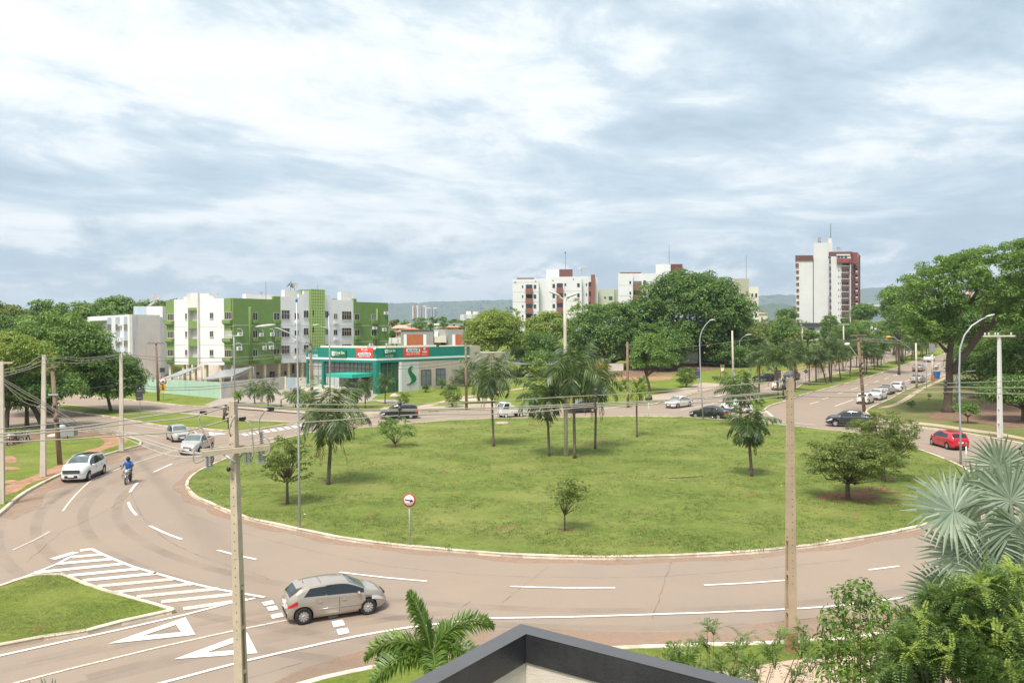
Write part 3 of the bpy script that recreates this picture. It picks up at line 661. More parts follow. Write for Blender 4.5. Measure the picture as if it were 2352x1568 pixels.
for y0, y1 in ((370, 410), (562, 668), (825, 930), (1095, 1205)):
    b = MB(); FL.box(b, tl0 + .22, tl1 - .22, z(y1) if y1 < 1200 else zbot, z(y0), .05 if y0 > 500 else -2.0, .38); b.build('balcony_wall', GREENL, gb)
for x in (662, 690):
    b = MB(); FL.box(b, uL(x), uL(x) + .35, zbot, z(410), -1.2, -.9); b.build('column', GREENL, gb)
steps = [(210, 470, 0), (470, 540, .55), (540, 632, 1.05), (832, 885, .95), (885, 950, .42)]
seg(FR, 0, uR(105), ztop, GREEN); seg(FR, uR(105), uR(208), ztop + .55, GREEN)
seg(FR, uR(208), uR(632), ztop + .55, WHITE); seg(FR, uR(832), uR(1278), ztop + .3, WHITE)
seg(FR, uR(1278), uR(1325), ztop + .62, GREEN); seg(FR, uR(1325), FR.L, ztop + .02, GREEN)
b = MB()
for x0, x1, h in ((475, 548, .55), (548, 632, 1.15)): FR.box(b, uR(x0), uR(x1), ztop + .55, ztop + .55 + h, -.3, 0)
b.build('parapet', WHITE, gb); b = MB()
for x0, x1, h in ((832, 885, 1.5), (885, 950, .75)): FR.box(b, uR(x0), uR(x1), ztop + .3, ztop + .3 + h, -.3, 0)
b.build('parapet', WHITE, gb)
t0, t1 = uR(632), uR(832); zt = FR.uz(*k3(720, 97), .5)[1]
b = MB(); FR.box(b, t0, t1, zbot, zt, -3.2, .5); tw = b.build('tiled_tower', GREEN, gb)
LIME = mat('pale_lime_joint', (.50, .62, .24), .7, .05, 2)
b = MB()
nv, nh = 8, 25
for i in range(nv + 1): u = t0 + (t1 - t0) * i / nv; FR.box(b, u - .045, u + .045, zbot, zt, .5, .52)
for i in range(nh + 1): zz = zbot + (zt - zbot) * i / nh; FR.box(b, t0, t1, zz - .045, zz + .045, .5, .523)
b.build('tile_joint', LIME, tw)
sheet_s('car_park', [[FL.pt(-14, 0, 6).xy, FL.pt(FL.L, 0, 6).xy, FR.pt(1, 0, 7).xy, FR.pt(FR.L, 0, 7).xy, FR.pt(FR.L, 0, -16).xy, FL.pt(-14, 0, -36).xy]], .15, LOT)
for y0, y1 in ((405, 483), (650, 730)): b = MB(); face_box(FR, b, k3, (652, y0, 666, y1), .45, .55); b.build('vent_slot', DARKIN, tw)
b = MB(); FR.box(b, uR(397), t0, ztop, zt - .15, -3.5, -2.5); b.build('water_tank_room', OLDWHITE, gb)
b = MB(); FR.box(b, uR(1272), uR(1465), ztop, ztop + 2.0, -4.5, -3.5); b.build('water_tank_room', OLDWHITE, gb)
b = MB(); FR.box(b, FR.uz(*k2(1420, 220), -4)[0], FR.uz(*k2(1830, 220), -4)[0], ztop, ztop + 1.0, -5, -4); b.build('roof_parapet', OLDWHITE, gb)
dish(gb, FR.pt(uR(505), zt - .2, -3), 1.1, (-.75, -.2, .65)); dish(gb, FR.pt(uR(568), zt - .2, -3), .95, (.1, -.85, .5)); dish(gb, FR.pt(FR.uz(*k2(1665, 205), -4)[0], ztop + .8, -4.4), .45, (.5, -.6, .6))
for x in (145, 908): b = MB(); b.tube([FR.pt(uR(x), ztop, -3), FR.pt(uR(x), ztop + 3.2, -3)], .03, 5); b.build('aerial', STEELD, gb)
back = A_ + (R_ - E_)
b = MB(); inn = [FL.pt(.3, 0, -.5).xy, FL.pt(FL.L - .3, 0, -.5).xy + FR.n.xy * -.3, FR.pt(FR.L - .2, 0, -.5).xy, FR.pt(FR.L, 0, -14).xy, FL.pt(0, 0, -34).xy]
prism(b, inn, zbot + .02, ztop - .5); b.build('roof', OLDWHITE, gb)
b = MB()
for y in (640, 912):
    for F_, a_, c_ in ((FL, uL(367), tl0), (FL, tl1, FL.L)): zz = FL.uz(*k2(1000, y))[1]; F_.box(b, a_, c_, zz - .04, zz + .04, 0, .03)
zz = FR.uz(*k3(450, 627))[1]; FR.box(b, 0, t0, zz - .04, zz + .04, 0, .03); FR.box(b, t1, FR.L, zz - .04, zz + .04, 0, .03)
zz = FR.uz(*k3(450, 882))[1]; FR.box(b, 0, t0, zz - .04, zz + .04, 0, .03); FR.box(b, t1, FR.L, zz - .04, zz + .04, 0, .03)
b.build('string_course', CREAM, gb)
for x0, x1, ys, nu in ((275, 362, ((460, 552), (718, 810), (985, 1077)), 4), (533, 575, ((452, 530), (715, 793), (988, 1062)), 2), (895, 940, ((443, 523), (713, 793), (988, 1070)), 2), (1115, 1215, ((435, 535), (708, 810), (992, 1088)), 4)):
    for i, (y0, y1) in enumerate(ys): add_window(FL, gb, k2, (x0, y0, x1, y1), nu, glass=CURT if (x0 == 1115 and i == 1) else GLASS)
for x0, x1, ys, nu, nv in ((103, 188, ((445, 543), (705, 797), (970, 1067)), 2, 1), (217, 333, ((407, 533), (670, 795), (925, 1048)), 3, 2), (409, 467, ((448, 528), (700, 770), (960, 1040)), 2, 1), (544, 611, ((412, 510), (668, 767), (915, 1010)), 2, 1),
                           (838, 905, ((420, 510), (668, 757), (910, 1000)), 2, 1), (985, 1035, ((457, 530), (693, 768)), 2, 1), (1106, 1241, ((423, 540), (665, 780), (902, 1010)), 4, 2), (1294, 1363, ((460, 545), (692, 777)), 2, 1), (1540, 1605, ((465, 547), (690, 773)), 2, 1)):
    for i, (y0, y1) in enumerate(ys): add_window(FR, gb, k3, (x0, y0, x1, y1), nu, nv, glass=GLASSL if (x0 + i * 7) % 5 == 0 else GLASS)
for y0, y1 in ((440, 545), (703, 805), (982, 1078)): add_window(FR, gb, k2, (1522, y0, 1589, y1), 2)
def ledge(F, f, r, m, dep=.55):
    u0, u1, z0, z1 = F.rect(f, *r); h = z1 - z0; mb = MB()
    mb.box8([F.pt(u0 + .25, z0, dep * .55), F.pt(u1 - .25, z0, dep * .55), F.pt(u1 - .1, z0, -.02), F.pt(u0 + .1, z0, -.02), F.pt(u0, z0 + h * .35, dep), F.pt(u1, z0 + h * .35, dep), F.pt(u1, z0 + h * .35, -.02), F.pt(u0, z0 + h * .35, -.02)])
    F.box(mb, u0, u1, z0 + h * .35 + .001, z1, -.02, dep); mb.build('air_conditioner_ledge', m, gb)
for r in ((255, 560, 362, 630), (258, 820, 362, 885), (258, 1090, 366, 1155), (1100, 545, 1217, 620), (1100, 815, 1217, 890), (1102, 1098, 1219, 1170)): ledge(FL, k2, r, GREENL)
for r in ((1520, 548, 1590, 612), (1520, 810, 1590, 880), (1522, 1085, 1592, 1165)): ledge(FR, k2, r, GREEN)
for r in ((103, 548, 190, 615), (105, 800, 190, 878), (107, 1070, 195, 1160), (1290, 548, 1370, 620), (1292, 780, 1370, 855), (1540, 550, 1618, 620), (1545, 775, 1618, 845)): ledge(FR, k3, r, GREEN)
for r in ((982, 560, 1038, 618), (986, 800, 1040, 862), (410, 545, 465, 618), (410, 800, 465, 870), (410, 1075, 465, 1135)): ledge(FR, k3, r, WHITE, .4)
for r in ((1290, 730, 1355, 780), (1278, 937, 1345, 993), (1608, 738, 1660, 788), (1772, 732, 1822, 782), (1658, 932, 1705, 985), (1752, 924, 1812, 975)): ac_unit(FR, gb, k2, r)
for r in ((1718, 425, 1768, 467), (1692, 665, 1742, 712), (1550, 645, 1605, 685), (1497, 892, 1545, 935), (1742, 887, 1782, 920)): ac_unit(FR, gb, k3, r, False)
b = MB()
for x in (1468, 1485): u = FR.uz(*k2(x, 700))[0]; b.tube([FR.pt(u, zbot, .12), FR.pt(u, FR.uz(*k2(x, 350))[1], .12)], .13, 8)
u = uR(1618); b.tube([FR.pt(u, zbot, .15), FR.pt(u, FR.uz(*k3(1618, 385))[1], .15)], .2, 8)
b.build('downpipe', GREEN, gb)
for x in (267, 462, 537, 622, 790, 1012): b = MB(); u = uL(x); FL.box(b, u - .22, u + .22, 0, zbot + .02, -.9, -.4); b.build('column', YELLOWC, gb)
for x in (1237, 1480, 1700): b = MB(); u = FR.uz(*k2(x, 1000))[0] + .3; FR.box(b, u - .2, u + .2, 0, zbot + .02, -.9, -.4); b.build('column', YELLOWC, gb)
for x in (205, 345, 545, 700): b = MB(); u = uR(x); FR.box(b, u - .2, u + .2, 0, zbot + .02, -.9, -.4); b.build('column', YELLOWC, gb)
b = MB(); FL.box(b, uL(850), FL.L, 0, zbot + .01, -5.2, -5.0); FR.box(b, 2.0, FR.L, 0, zbot + .01, -4.2, -4.0); FL.box(b, -9, uL(850), 0, zbot - .1, -13, -12.8); b.build('ground_floor_wall', CREAM, gb)
for x0, y0, x1, y1 in ((1425, 1300, 1458, 1390), (1495, 1295, 1540, 1390), (1575, 1315, 1615, 1350), (1768, 1305, 1840, 1395)): add_window(FR, gb, None, None, 2, uz=FR.rect(k2, x0, y0, x1, y1, -4.0), d=-4.0, sill=False)
for x0, y0, x1, y1 in ((255, 1300, 300, 1350), (372, 1200, 405, 1330)): add_window(FR, gb, None, None, 1, uz=FR.rect(k3, x0, y0, x1, y1, -4.0), d=-4.0, sill=False)
def carport(x0, x1, yf, yb, lab):
    Pf0, Pf1 = atY(*k2(x0, yf), 126.5), atY(*k2(x1, yf - 60), 127.5)
    zz = Pf0.z; t = thing('carport', (Pf0.x, Pf0.y, terr(126)), lab, 'carport', 'carports by the apartment block')
    rise = 1.3; dv = Vector((1.8, 5.0, 0)); b = MB(); A, B = Vector((Pf0.x, Pf0.y, zz)), Vector((Pf1.x, Pf1.y, zz + .5))
    q = [A, B, B + dv + Vector((0, 0, rise)), A + dv + Vector((0, 0, rise))]
    b.box8(q + [p + Vector((0, 0, .08)) for p in q]); b.build('roof', METR, t)
    b = MB(); b.tube([B - Vector((0, 0, .5)), B + dv + Vector((0, 0, rise - .2))], .05, 5)
    for i in range(6): b.tube([B + dv * (i / 6) + Vector((0, 0, rise * i / 6)), B + dv * ((i + .5) / 6) + Vector((0, 0, rise * (i + .5) / 6 - .45))], .035, 5)
    b.build('truss', STEEL, t)
    for P in q: b = MB(); b.tube([Vector((P.x, P.y, terr(P.y))), P], .07, 6); b.build('post', STEEL, t)
carport(150, 430, 1425, 1320, 'grey sheet carport roof behind the mint wall, farther left of two')
carport(760, 1215, 1432, 1345, 'grey sheet carport roof beside the white street wall, under the block\'s corner')
LX, CX, RX = atY(703, 760, 132.5), atY(864, 760, 122.6), atY(1078, 760, 136.5)
FCL, FCR = Face(LX, CX), Face(CX, RX)
cl = thing('clinic_building', (CX.x, CX.y, terr(CX.y)), 'single storey corner clinic with teal fascia, glass front and green S emblem', 'building')
zt = FCL.uz(*k4(860, 196))[1]
def band(F, a, c, z0, z1, d0, d1, m, name):
    b = MB(); F.box(b, a, c, z0, z1, d0, d1); return b.build(name, m, cl)
zs0, zs1 = FCL.uz(*k4(860, 336))[1], FCL.uz(*k4(860, 314))[1]; zb_ = FCL.uz(*k4(860, 362))[1]
for F_, a_, c_ in ((FCL, 0, FCL.L), (FCR, 0, FCR.L)):
    band(F_, a_, c_ - (.001 if F_ is FCL else 0), zs1, zt, -.5, 0, TEAL, 'fascia'); band(F_, a_, c_, zb_, zs0, -.5, .02, TEAL, 'fascia'); band(F_, a_, c_, zs0, zs1, -.45, .05, SIGNW, 'stripe')
z0c = terr(CX.y); zpl = FCL.uz(*k4(560, 638))[1]
band(FCL, .3, FCL.L - .7, zpl, zb_, -.35, -.25, glassmat('shop_glass', (.10, .115, .105), .05, .7), 'shop_window')
GLG = glassmat('green_shop_glass', (.035, .075, .04), .06, .6)
uc = lambda x: FCR.uz(*k4(x, 450))[0]
band(FCR, .7, uc(1140), z0c, zb_, -.35, -.25, GLG, 'shop_window')
ul = lambda x: FCL.uz(*k4(x, 450))[0]
band(FCL, .4, ul(262), zpl, zb_, -.24, -.2, mat('frosted_pane', (.42, .43, .41), .4, .08, .5), 'frosted_panel')
band(FCL, ul(300), ul(450), zpl, FCL.uz(*k4(400, 520))[1], -.24, -.2, mat('pale_blind', (.50, .54, .50), .5, .08, .5), 'frosted_panel')
b = MB()
for x in (160, 212, 315, 338, 390, 450, 510, 568, 612, 655, 700, 745, 790, 830): FCL.box(b, ul(x) - .03, ul(x) + .03, zpl, zb_, -.25, -.17)
for y in (415, 520): zz = FCL.uz(*k4(500, y))[1]; FCL.box(b, .3, FCL.L - .7, zz - .025, zz + .025, -.25, -.18)
b.build('mullion', STEELD, cl)
b = MB()
for x in (962, 1015, 1063, 1100): FCR.box(b, uc(x) - .03, uc(x) + .03, z0c, zb_, -.25, -.17)
for y in (420, 560): zz = FCR.uz(*k4(1030, y))[1]; FCR.box(b, .7, uc(1140), zz - .025, zz + .025, -.25, -.18)
b.build('mullion', SIGNG, cl)
for a, c in ((.0, .35), (ul(260), ul(283))): band(FCL, a, c, terr(130), zb_, -.5, .02, TEAL, 'column')
b = MB(); prism(b, [FCL.pt(FCL.L - .8, 0, .03).xy, FCL.pt(FCL.L, 0, .03).xy + FCR.n.xy * .03, FCR.pt(.75, 0, .03).xy, FCR.pt(.75, 0, -.6).xy, FCL.pt(FCL.L - .8, 0, -.6).xy], z0c, zb_ + .01); b.build('corner_column', TEAL, cl)
band(FCL, .36, FCL.L - .8, terr(128), zpl, -.45, -.1, CREAM, 'plinth')
uA, uB = FCL.uz(*k4(655, 505))[0] - 2.2, FCL.L - .9; dcan = 4.2; zc1 = FCL.uz(*k4(858, 480))[1]
b = MB(); FCL.box(b, uA, uB, zc1 - .55, zc1, -.25, dcan); b.build('canopy', TEALL, cl)
b = MB(); FCL.box(b, FCL.uz(*k4(700, 560))[0], FCL.uz(*k4(765, 560))[0], zpl, FCL.uz(*k4(700, 530))[1], -.2, -.14); b.build('door', STEELD, cl)
band(FCR, uc(1140), uc(1164), z0c, zb_, -.4, .06, SIGNW, 'column')
PANEL = mat('white_slat_panel', (.60, .60, .57), .5, .05, 1)
band(FCR, uc(1164), uc(1360), z0c, zb_ - .05, -.4, .03, PANEL, 'wall_panel')
b = MB()
for i in range(22): zz = z0c + .2 + i * .24; FCR.box(b, uc(1164), uc(1360), zz, zz + .025, .03, .034)
FCR.box(b, uc(1264), uc(1264) + .04, z0c, zb_ - .05, .03, .05); b.build('panel_joint', GREYW, cl)
S_ = [(1290, 398), (1262, 402), (1245, 415), (1234, 440), (1236, 470), (1250, 500), (1268, 530), (1275, 555), (1268, 580), (1248, 595), (1215, 606), (1255, 605), (1290, 592), (1315, 570), (1326, 545), (1324, 520), (1305, 495), (1283, 475), (1268, 450), (1268, 425)]
flat_shape(FCR, cl, [FCR.uz(*k4(x, y)) for x, y in S_], LOGOG, .035, .13, 'emblem')
S2 = [(1330, 548), (1326, 575), (1300, 597), (1262, 607), (1300, 600), (1334, 578)]
flat_shape(FCR, cl, [FCR.uz(*k4(x, y)) for x, y in S2], SIGNW, .035, .08, 'emblem')
band(FCR, uc(1360), FCR.L, terr(128) - .3, zb_, -.4, 0, STONE, 'stone_wall')
for x0, y0, x1, y1 in ((1385, 442, 1492, 610), (1554, 428, 1654, 598)):
    add_window(FCR, cl, k4, (x0, y0, x1, y1), 2, 2, frame=STEELD, glass=GLASSL, sill=False)
zr = FCR.uz(*k4(1980, 168))[1]; u2, u3, u4 = FCR.L, FCR.uz(*k4(2058, 300))[0], FCR.uz(1176, 840)[0]
b = MB(); FCR.box(b, u2 + .01, u3, terr(137) - .3, zr, -8, -.1); FCR.box(b, u3 + .01, u4, terr(140) - .3, FCR.uz(1140, 809)[1], -8, -.6); b.build('stone_wing', STONE, cl)
add_window(FCR, cl, k4, (1937, 407, 1993, 443), 1, frame=STEELD, sill=False, d=-.1)
b = MB(); LL, RR = FCL.pt(.2, 0, -.5).xy, FCR.pt(FCR.L - .2, 0, -.5).xy
prism(b, [LL, FCL.pt(FCL.L - .3, 0, -.5).xy + FCR.n.xy * -.3, RR, RR + FCR.n.xy * -9, LL + (RR - LL) * .35 + FCR.n.xy * -9, LL + FCL.n.xy * -7], zpl, zt - .4); b.build('roof', CREAM, cl)
b = MB(); FCL.box(b, 0, FCL.L - 1, zt - .1, zt + .25, -3.2, -3.0); FCR.box(b, .5, FCR.L * .75, zt - .1, zt + .25, -3.2, -3.0); b.build('roof_parapet', CREAM, cl)
def sign_panel(F, f, r, m, d1=.14, name='sign_panel'):
    b = MB(); face_box(F, b, f, r, 0, d1); return b.build(name, m, cl)
def logo_s(F, par, f, x0, y0, x1, y1, m, d):
    pts = [(.95, .05), (.6, .12), (.42, .3), (.55, .5), (.68, .66), (.5, .85), (.1, .97), (.65, .95), (.9, .75), (.82, .52), (.62, .34), (.7, .2)]
    flat_shape(F, par, [F.uz(*f(x0 + (x1 - x0) * a, y0 + (y1 - y0) * b)) for a, b in pts], m, d, d + .02, 'emblem')
for F_, r, tx, sq, sub in ((FCL, (380, 222, 545, 296), (424, 232, 530, 262), (386, 230, 418, 281), (424, 270, 468, 280)), (FCR, (958, 203, 1092, 262), (1000, 210, 1084, 237), (966, 210, 996, 253), (1000, 241, 1034, 249))):
    p = sign_panel(F_, k4, r, LOGOG, .22)
    b = MB(); face_box(F_, b, k4, sq, .22, .235); b.build('logo_tile', SIGNW, p)
    logo_s(F_, p, k4, sq[0] + 8, sq[1] + 8, sq[2] - 8, sq[3] - 8, BLACK, .235)
    lettering(F_, p, 'Oral Sin', k4, tx, SIGNW, .23, .02); lettering(F_, p, 'Implantes', k4, sub, SIGNW, .23, .0)
lettering(FCL, cl, '3213-4500', k4, (110, 264, 217, 291), SIGNW, .02, .02); lettering(FCL, cl, 'oralsin.com.br', k4, (122, 293, 204, 305), SIGNW, .02, .0)
lettering(FCR, cl, '3213-4500', k4, (977, 268, 1067, 291), SIGNW, .02, .02); lettering(FCR, cl, 'oralsin.com.br', k4, (988, 295, 1062, 306), SIGNW, .02, .0)
def rounded(F, f, x0, y0, x1, y1, k=.22):
    pts = []
    rx, ry = (x1 - x0) * k * .5, (y1 - y0) * k * 1.6
    for cx, cy, a0 in ((x1 - rx, y0 + ry, 270), (x1 - rx, y1 - ry, 0), (x0 + rx, y1 - ry, 90), (x0 + rx, y0 + ry, 180)):
        for i in range(5): a = rad(a0 + i * 22.5); pts.append(F.uz(*f(cx + rx * math.cos(a), cy + ry * math.sin(a))))
    return pts
bn = thing('rental_banner', FCL.pt(FCL.uz(*k4(750, 250))[0], FCL.uz(*k4(750, 250))[1], .03), 'square red rental banner on the clinic\'s left fascia, nearest its corner', 'banner')
b = MB(); face_box(FCL, b, k4, (652, 197, 843, 303), .03, .06); b.build('banner_sheet', BANNER, bn)
flat_shape(FCL, bn, rounded(FCL, k4, 672, 248, 820, 280), SIGNW, .06, .065, 'word_plate')
lettering(FCL, bn, 'ALUGA-SE', k4, (683, 252, 808, 276), BLUET, .072, .02); lettering(FCL, bn, 'vale', k4, (735, 203, 782, 222), SIGNW, .065, .02); lettering(FCL, bn, '(63) 2111-1010', k4, (686, 283, 806, 301), SIGNW, .065, .012); lettering(FCL, bn, 'Imobiliária', k4, (720, 233, 776, 242), SIGNW, .065, .0)
flat_shape(FCL, bn, [FCL.uz(*k4(710 + 9 + 9 * math.cos(rad(a)), 210 + 11 * math.sin(rad(a)))) for a in range(0, 360, 30)], SIGNW, .06, .066, 'logo_disc')
b2 = thing('rental_banner', FCR.pt(FCR.uz(*k4(1300, 240))[0], FCR.uz(*k4(1300, 240))[1], .03), 'wide red rental banner on the clinic\'s long right fascia, words left and logo right', 'banner')
b = MB(); u0, u1, za, zb2 = FCR.rect(k4, 1182, 188, 1472, 290); FCR.box(b, u0, u1, za, zb2, .03, .08); b.build('banner_sheet', BANNER, b2)
flat_shape(FCR, b2, rounded(FCR, k4, 1212, 198, 1370, 243), SIGNW, .08, .085, 'word_plate')
lettering(FCR, b2, 'ALUGA-SE', k4, (1226, 204, 1358, 236), BLUET, .092, .02); lettering(FCR, b2, '(63) 2111-1010', k4, (1218, 251, 1364, 277), SIGNW, .085, .012); lettering(FCR, b2, 'vale', k4, (1392, 221, 1448, 248), SIGNW, .085, .02); lettering(FCR, b2, 'Imobiliária', k4, (1392, 263, 1446, 273), SIGNW, .085, .0)
flat_shape(FCR, b2, [FCR.uz(*k4(1419 + 12 * math.cos(rad(a)), 203 + 15 * math.sin(rad(a)))) for a in range(0, 360, 30)], SIGNW, .08, .086, 'logo_disc')
flat_shape(FCR, b2, [FCR.uz(*k4(x, y)) for x, y in ((1410, 196), (1414, 196), (1419, 208), (1424, 196), (1428, 196), (1420, 214))], BANNER, .086, .09, 'logo_mark')
b = MB(); b.ball(FCL.pt(FCL.L - .1, zt - .1, .25), .22, 10, 6); b.tube([FCL.pt(FCL.L - .1, zt + .1, 0), FCL.pt(FCL.L - .1, zt + .05, .2)], .06, 6); b.build('camera_dome', SIGNW, cl)
rr = thing('railing', (*FCL.pt(3, 0, 3).xy, terr(128)), 'white metal handrail along the ramp before the clinic entrance', 'railing')
b = MB(); zg = terr(127) + .15; FCL.box(b, .5, FCL.L - 5, zg, zg + .5, 2.4, 2.6); b.build('ramp_kerb', CREAM, rr)
b = MB()
for hh in (.5, 1.0): b.tube([FCL.pt(.5, zg + hh, 2.5), FCL.pt(FCL.L - 5, zg + hh, 2.5)], .035, 6)
b.build('rail', SIGNW, rr)
for i in range(9): b = MB(); u = .5 + (FCL.L - 5.5) * i / 8; b.tube([FCL.pt(u, zg, 2.5), FCL.pt(u, zg + 1.0, 2.5)], .03, 6); b.build('post', STEEL, rr)
def street_wall(name, pts, tops, m, label, extra=None):
    G = [at(*p) for p in pts]; t = thing(name, G[0], label, 'wall'); b = MB()
    for (p, q), (ya, yb) in zip(zip(G, G[1:]), zip(tops, tops[1:])):
        F_ = Face(p, q); z0 = F_.uz(*pts[G.index(p)][:1], ya)[1]; z1 = F_.uz(*pts[G.index(q)][:1], yb)[1]; zz = (z0 + z1) / 2
        F_.box(b, 0, F_.L, min(p.z, q.z) - .5, zz, -.2, 0)
    b.build('wall', m, t); return t, G
t, G = street_wall('street_wall', [(150, 885), (282, 896), (395, 906), (508, 917)], [866, 868, 873, 876.5], MINT, 'long mint green street wall along the grass verge', )
F_ = Face(G[-2], G[-1])
b = MB(); u0, u1, za, zb2 = F_.rect(c1, 1650, 940, 1660, 948)
top = F_.uz(*c1(1800, 955))[1]
for i in range(26): u = i * F_.L / 26; b.tube([F_.pt(u, top - .3, -.1), F_.pt(u, top + .35, -.1)], .015, 4)
for hh in (.12, .24, .34): b.tube([F_.pt(0, top + hh, -.1), F_.pt(F_.L, top + hh, -.1)], .012, 4)
b.build('electric_fence', STEELD, t)
t, G = street_wall('street_wall', [(508.4, 917), (653, 894)], [876, 866], CREAM, 'cream street wall between the mint wall and the blue gate')
F_ = Face(G[0], G[1]); top = F_.uz(*c2(950, 935))[1]; b = MB()
for i in range(30): u = i * F_.L / 30; b.tube([F_.pt(u, top - .3, -.1), F_.pt(u, top + .45, -.1)], .02, 4)
for hh in (.15, .3, .44): b.tube([F_.pt(0, top + hh, -.1), F_.pt(F_.L, top + hh, -.1)], .014, 4)
b.build('electric_fence', STEELD, t)
b = MB(); face_box(F_, b, c2, (664, 975, 722, 1005), 0, .02); b.build('wall_sign', mat('pale_blue_sign', (.45, .65, .72), .6, .15, 3), t)
g0, g1, g2 = at(*c2(1243, 1030)), at(*c2(1342, 1027)), at(*c2(1446, 1022))
F_ = Face(g0, g1); zt2 = F_.uz(*c2(1290, 918))[1]
gt = thing('gate', g0, 'grey blue sheet metal gate between cream wall ends beside the clinic', 'gate'); b = MB(); F_.box(b, .35, F_.L - .05, g0.z, zt2, -.1, -.02); b.build('gate_leaf', BLUEW, gt)
b = MB(); F_.box(b, -.02, .3, g0.z - .3, zt2 + .15, -.25, .05); b.build('gate_post', CREAM, gt)
F_ = Face(g1, g2); t = thing('street_wall', g1, 'short cream wall with a black house number between gate and clinic', 'wall'); b = MB(); F_.box(b, 0, F_.L, g1.z - .3, F_.uz(*c2(1400, 918))[1], -.2, 0); b.build('wall', CREAM, t)
lettering(F_, t, '0', c2, (1388, 926, 1398, 945), BLACK, .01, .03)
f0, f1, f2, f3 = atY(*c1(805, 500), 163), atY(*c1(1190, 500), 144), atY(*c1(1472, 500), 150), atY(*c1(1560, 500), 162)
FB, FB2 = Face(f0, f1), Face(f1, f2)
bb = thing('apartment_building', (f1.x, f1.y, terr(f1.y)), 'pale apartment block with blue vertical bands and a large blank side wall', 'building')
zt = FB2.uz(*c1(1195, 340))[1]; ub = lambda x: FB.uz(*c1(x, 500))[0]
b = MB(); FB.box(b, 0, FB.L, 0, zt, -.5, 0); b.build('wall', WHITE, bb)
b = MB(); FB2.box(b, 0.001, FB2.L, 0, zt, -.5, -.001); b.build('blank_wall', mat('old_cream_wall', (.76, .71, .64), .9, .07, .4, stain=(.45, .36, .26), stain_amt=.5), bb)
b = MB(); prism(b, [f0.xy, FB.pt(FB.L, 0, -.4).xy, FB2.pt(FB2.L, 0, -.5).xy, f3.xy, (f3.x - 12, f3.y + 16)], 0, zt - .3); b.build('roof', OLDWHITE, bb)
for x0, x1 in ((990, 1026), (1065, 1103), (1142, 1180)):
    b = MB(); FB.box(b, ub(x0), ub(x1), 0, zt - .35, 0, .04); b.build('wall_band', BLUEW, bb)
    for y0, y1 in ((430, 485), (580, 633), (728, 782)): add_window(FB, bb, c1, (x0 + 1, y0, x1 - 1, y1), 3, d=.04, glass=GLASSL, sill=False)
add_window(FB, bb, c1, (888, 432, 935, 480), 3, glass=GLASS)
b = MB(); face_box(FB, b, c1, (825, 392, 985, 402), 0, 1.0); b.build('awning', OLDWHITE, bb)
for r in ((928, 435, 955, 462), (1098, 550, 1125, 590), (1105, 430, 1122, 445)): ac_unit(FB, bb, c1, r, False)
b = MB(); q0, q1_ = atY(*c1(1228, 300), 154), atY(*c1(1493, 300), 154); F_ = Face(q0, q1_); F_.box(b, 0, F_.L, zt - 1, F_.uz(*c1(1300, 266))[1], -4, 0); b.build('water_tank_room', OLDWHITE, bb)
b = MB(); F_.box(b, 0, F_.uz(*c1(1345, 300))[0], zt - 1, F_.uz(*c1(1300, 268))[1], 0, .05); b.build('wall_band', BLUEW, bb)
dish(bb, F_.pt(F_.uz(*c1(1405, 265))[0], F_.uz(*c1(1405, 266))[1], -1), 1.6, (.1, -.5, .85)); dish(bb, F_.pt(F_.uz(*c1(1340, 265))[0], F_.uz(*c1(1340, 266))[1] - .6, -3), 1.1, (-.4, -.5, .75))
b = MB(); face_box(FB2, b, c1, (1470, 830, 1500, 870), 0, .4); b.build('meter_box', STEELD, bb)
def vbox(mb, f, x0, x1, y0, y1, Yf, depth, mi=0):
    a, c = atY(*f(x0, y0), Yf), atY(*f(x1, y1), Yf); d = atY(*f(x1, y0), Yf); e = atY(*f(x0, y1), Yf)
    zt_, zb2 = (a.z + d.z) / 2, (c.z + e.z) / 2; xa, xb = (a.x + e.x) / 2, (c.x + d.x) / 2
    k = Yf + depth; h = depth * (xa + xb) / 2 / Yf
    mb.box8([(xa, Yf, zb2), (xb, Yf, zb2), (xb + h, k, zb2), (xa + h, k, zb2), (xa, Yf, zt_), (xb, Yf, zt_), (xb + h, k, zt_), (xa + h, k, zt_)], mi)
def vpart(root, name, f, r, Yf, depth, m):
    b = MB(); vbox(b, f, r[0], r[2], r[1], r[3], Yf, depth); return b.build(name, m, root)
def vwin(root, f, r, Yf, glass=GLASS, frame=FRAME):
    x0, y0, x1, y1 = r; w = vpart(root, 'window', f, (x0 - 1.2, y0 - 1.2, x1 + 1.2, y1 + 1.2), Yf - .05, .3, frame); vpart(w, 'pane', f, r, Yf - .09, .3, glass)
WHITEB = mat('white_block_render', (.70, .705, .71), .85, .04, .3, stain=(.45, .43, .42), stain_amt=.25)
BRICKB = mat('brown_balcony_panel', (.25, .105, .08), .8, .08, .4)
P = atY(1240, 760, 236)
w1 = thing('apartment_building', (P.x, P.y, 4.2), 'white block with two stacks of brown balconies and a brown corner strip', 'building')
vpart(w1, 'wall', c4, (55, 212, 295, 690), 232, 12, WHITEB); vpart(w1, 'wall', c4, (296, 208, 402, 690), 235, 10, WHITEB); vpart(w1, 'wall', c4, (402, 190, 690, 690), 233, 12, WHITEB); vpart(w1, 'wall', c4, (691, 186, 775, 690), 235, 10, WHITEB)
vpart(w1, 'corner_panel', c4, (776, 170, 812, 690), 234, 12, BRICKB); vpart(w1, 'wall', c4, (813, 195, 836, 690), 236, 10, WHITEB)
vpart(w1, 'stair_core', c4, (366, 122, 482, 225), 237, 8, WHITEB); vpart(w1, 'stair_core', c4, (483, 122, 606, 225), 237.3, 8, BROWNRED); vpart(w1, 'roof_edge', c4, (95, 200, 252, 213), 236, 3, BROWNRED)
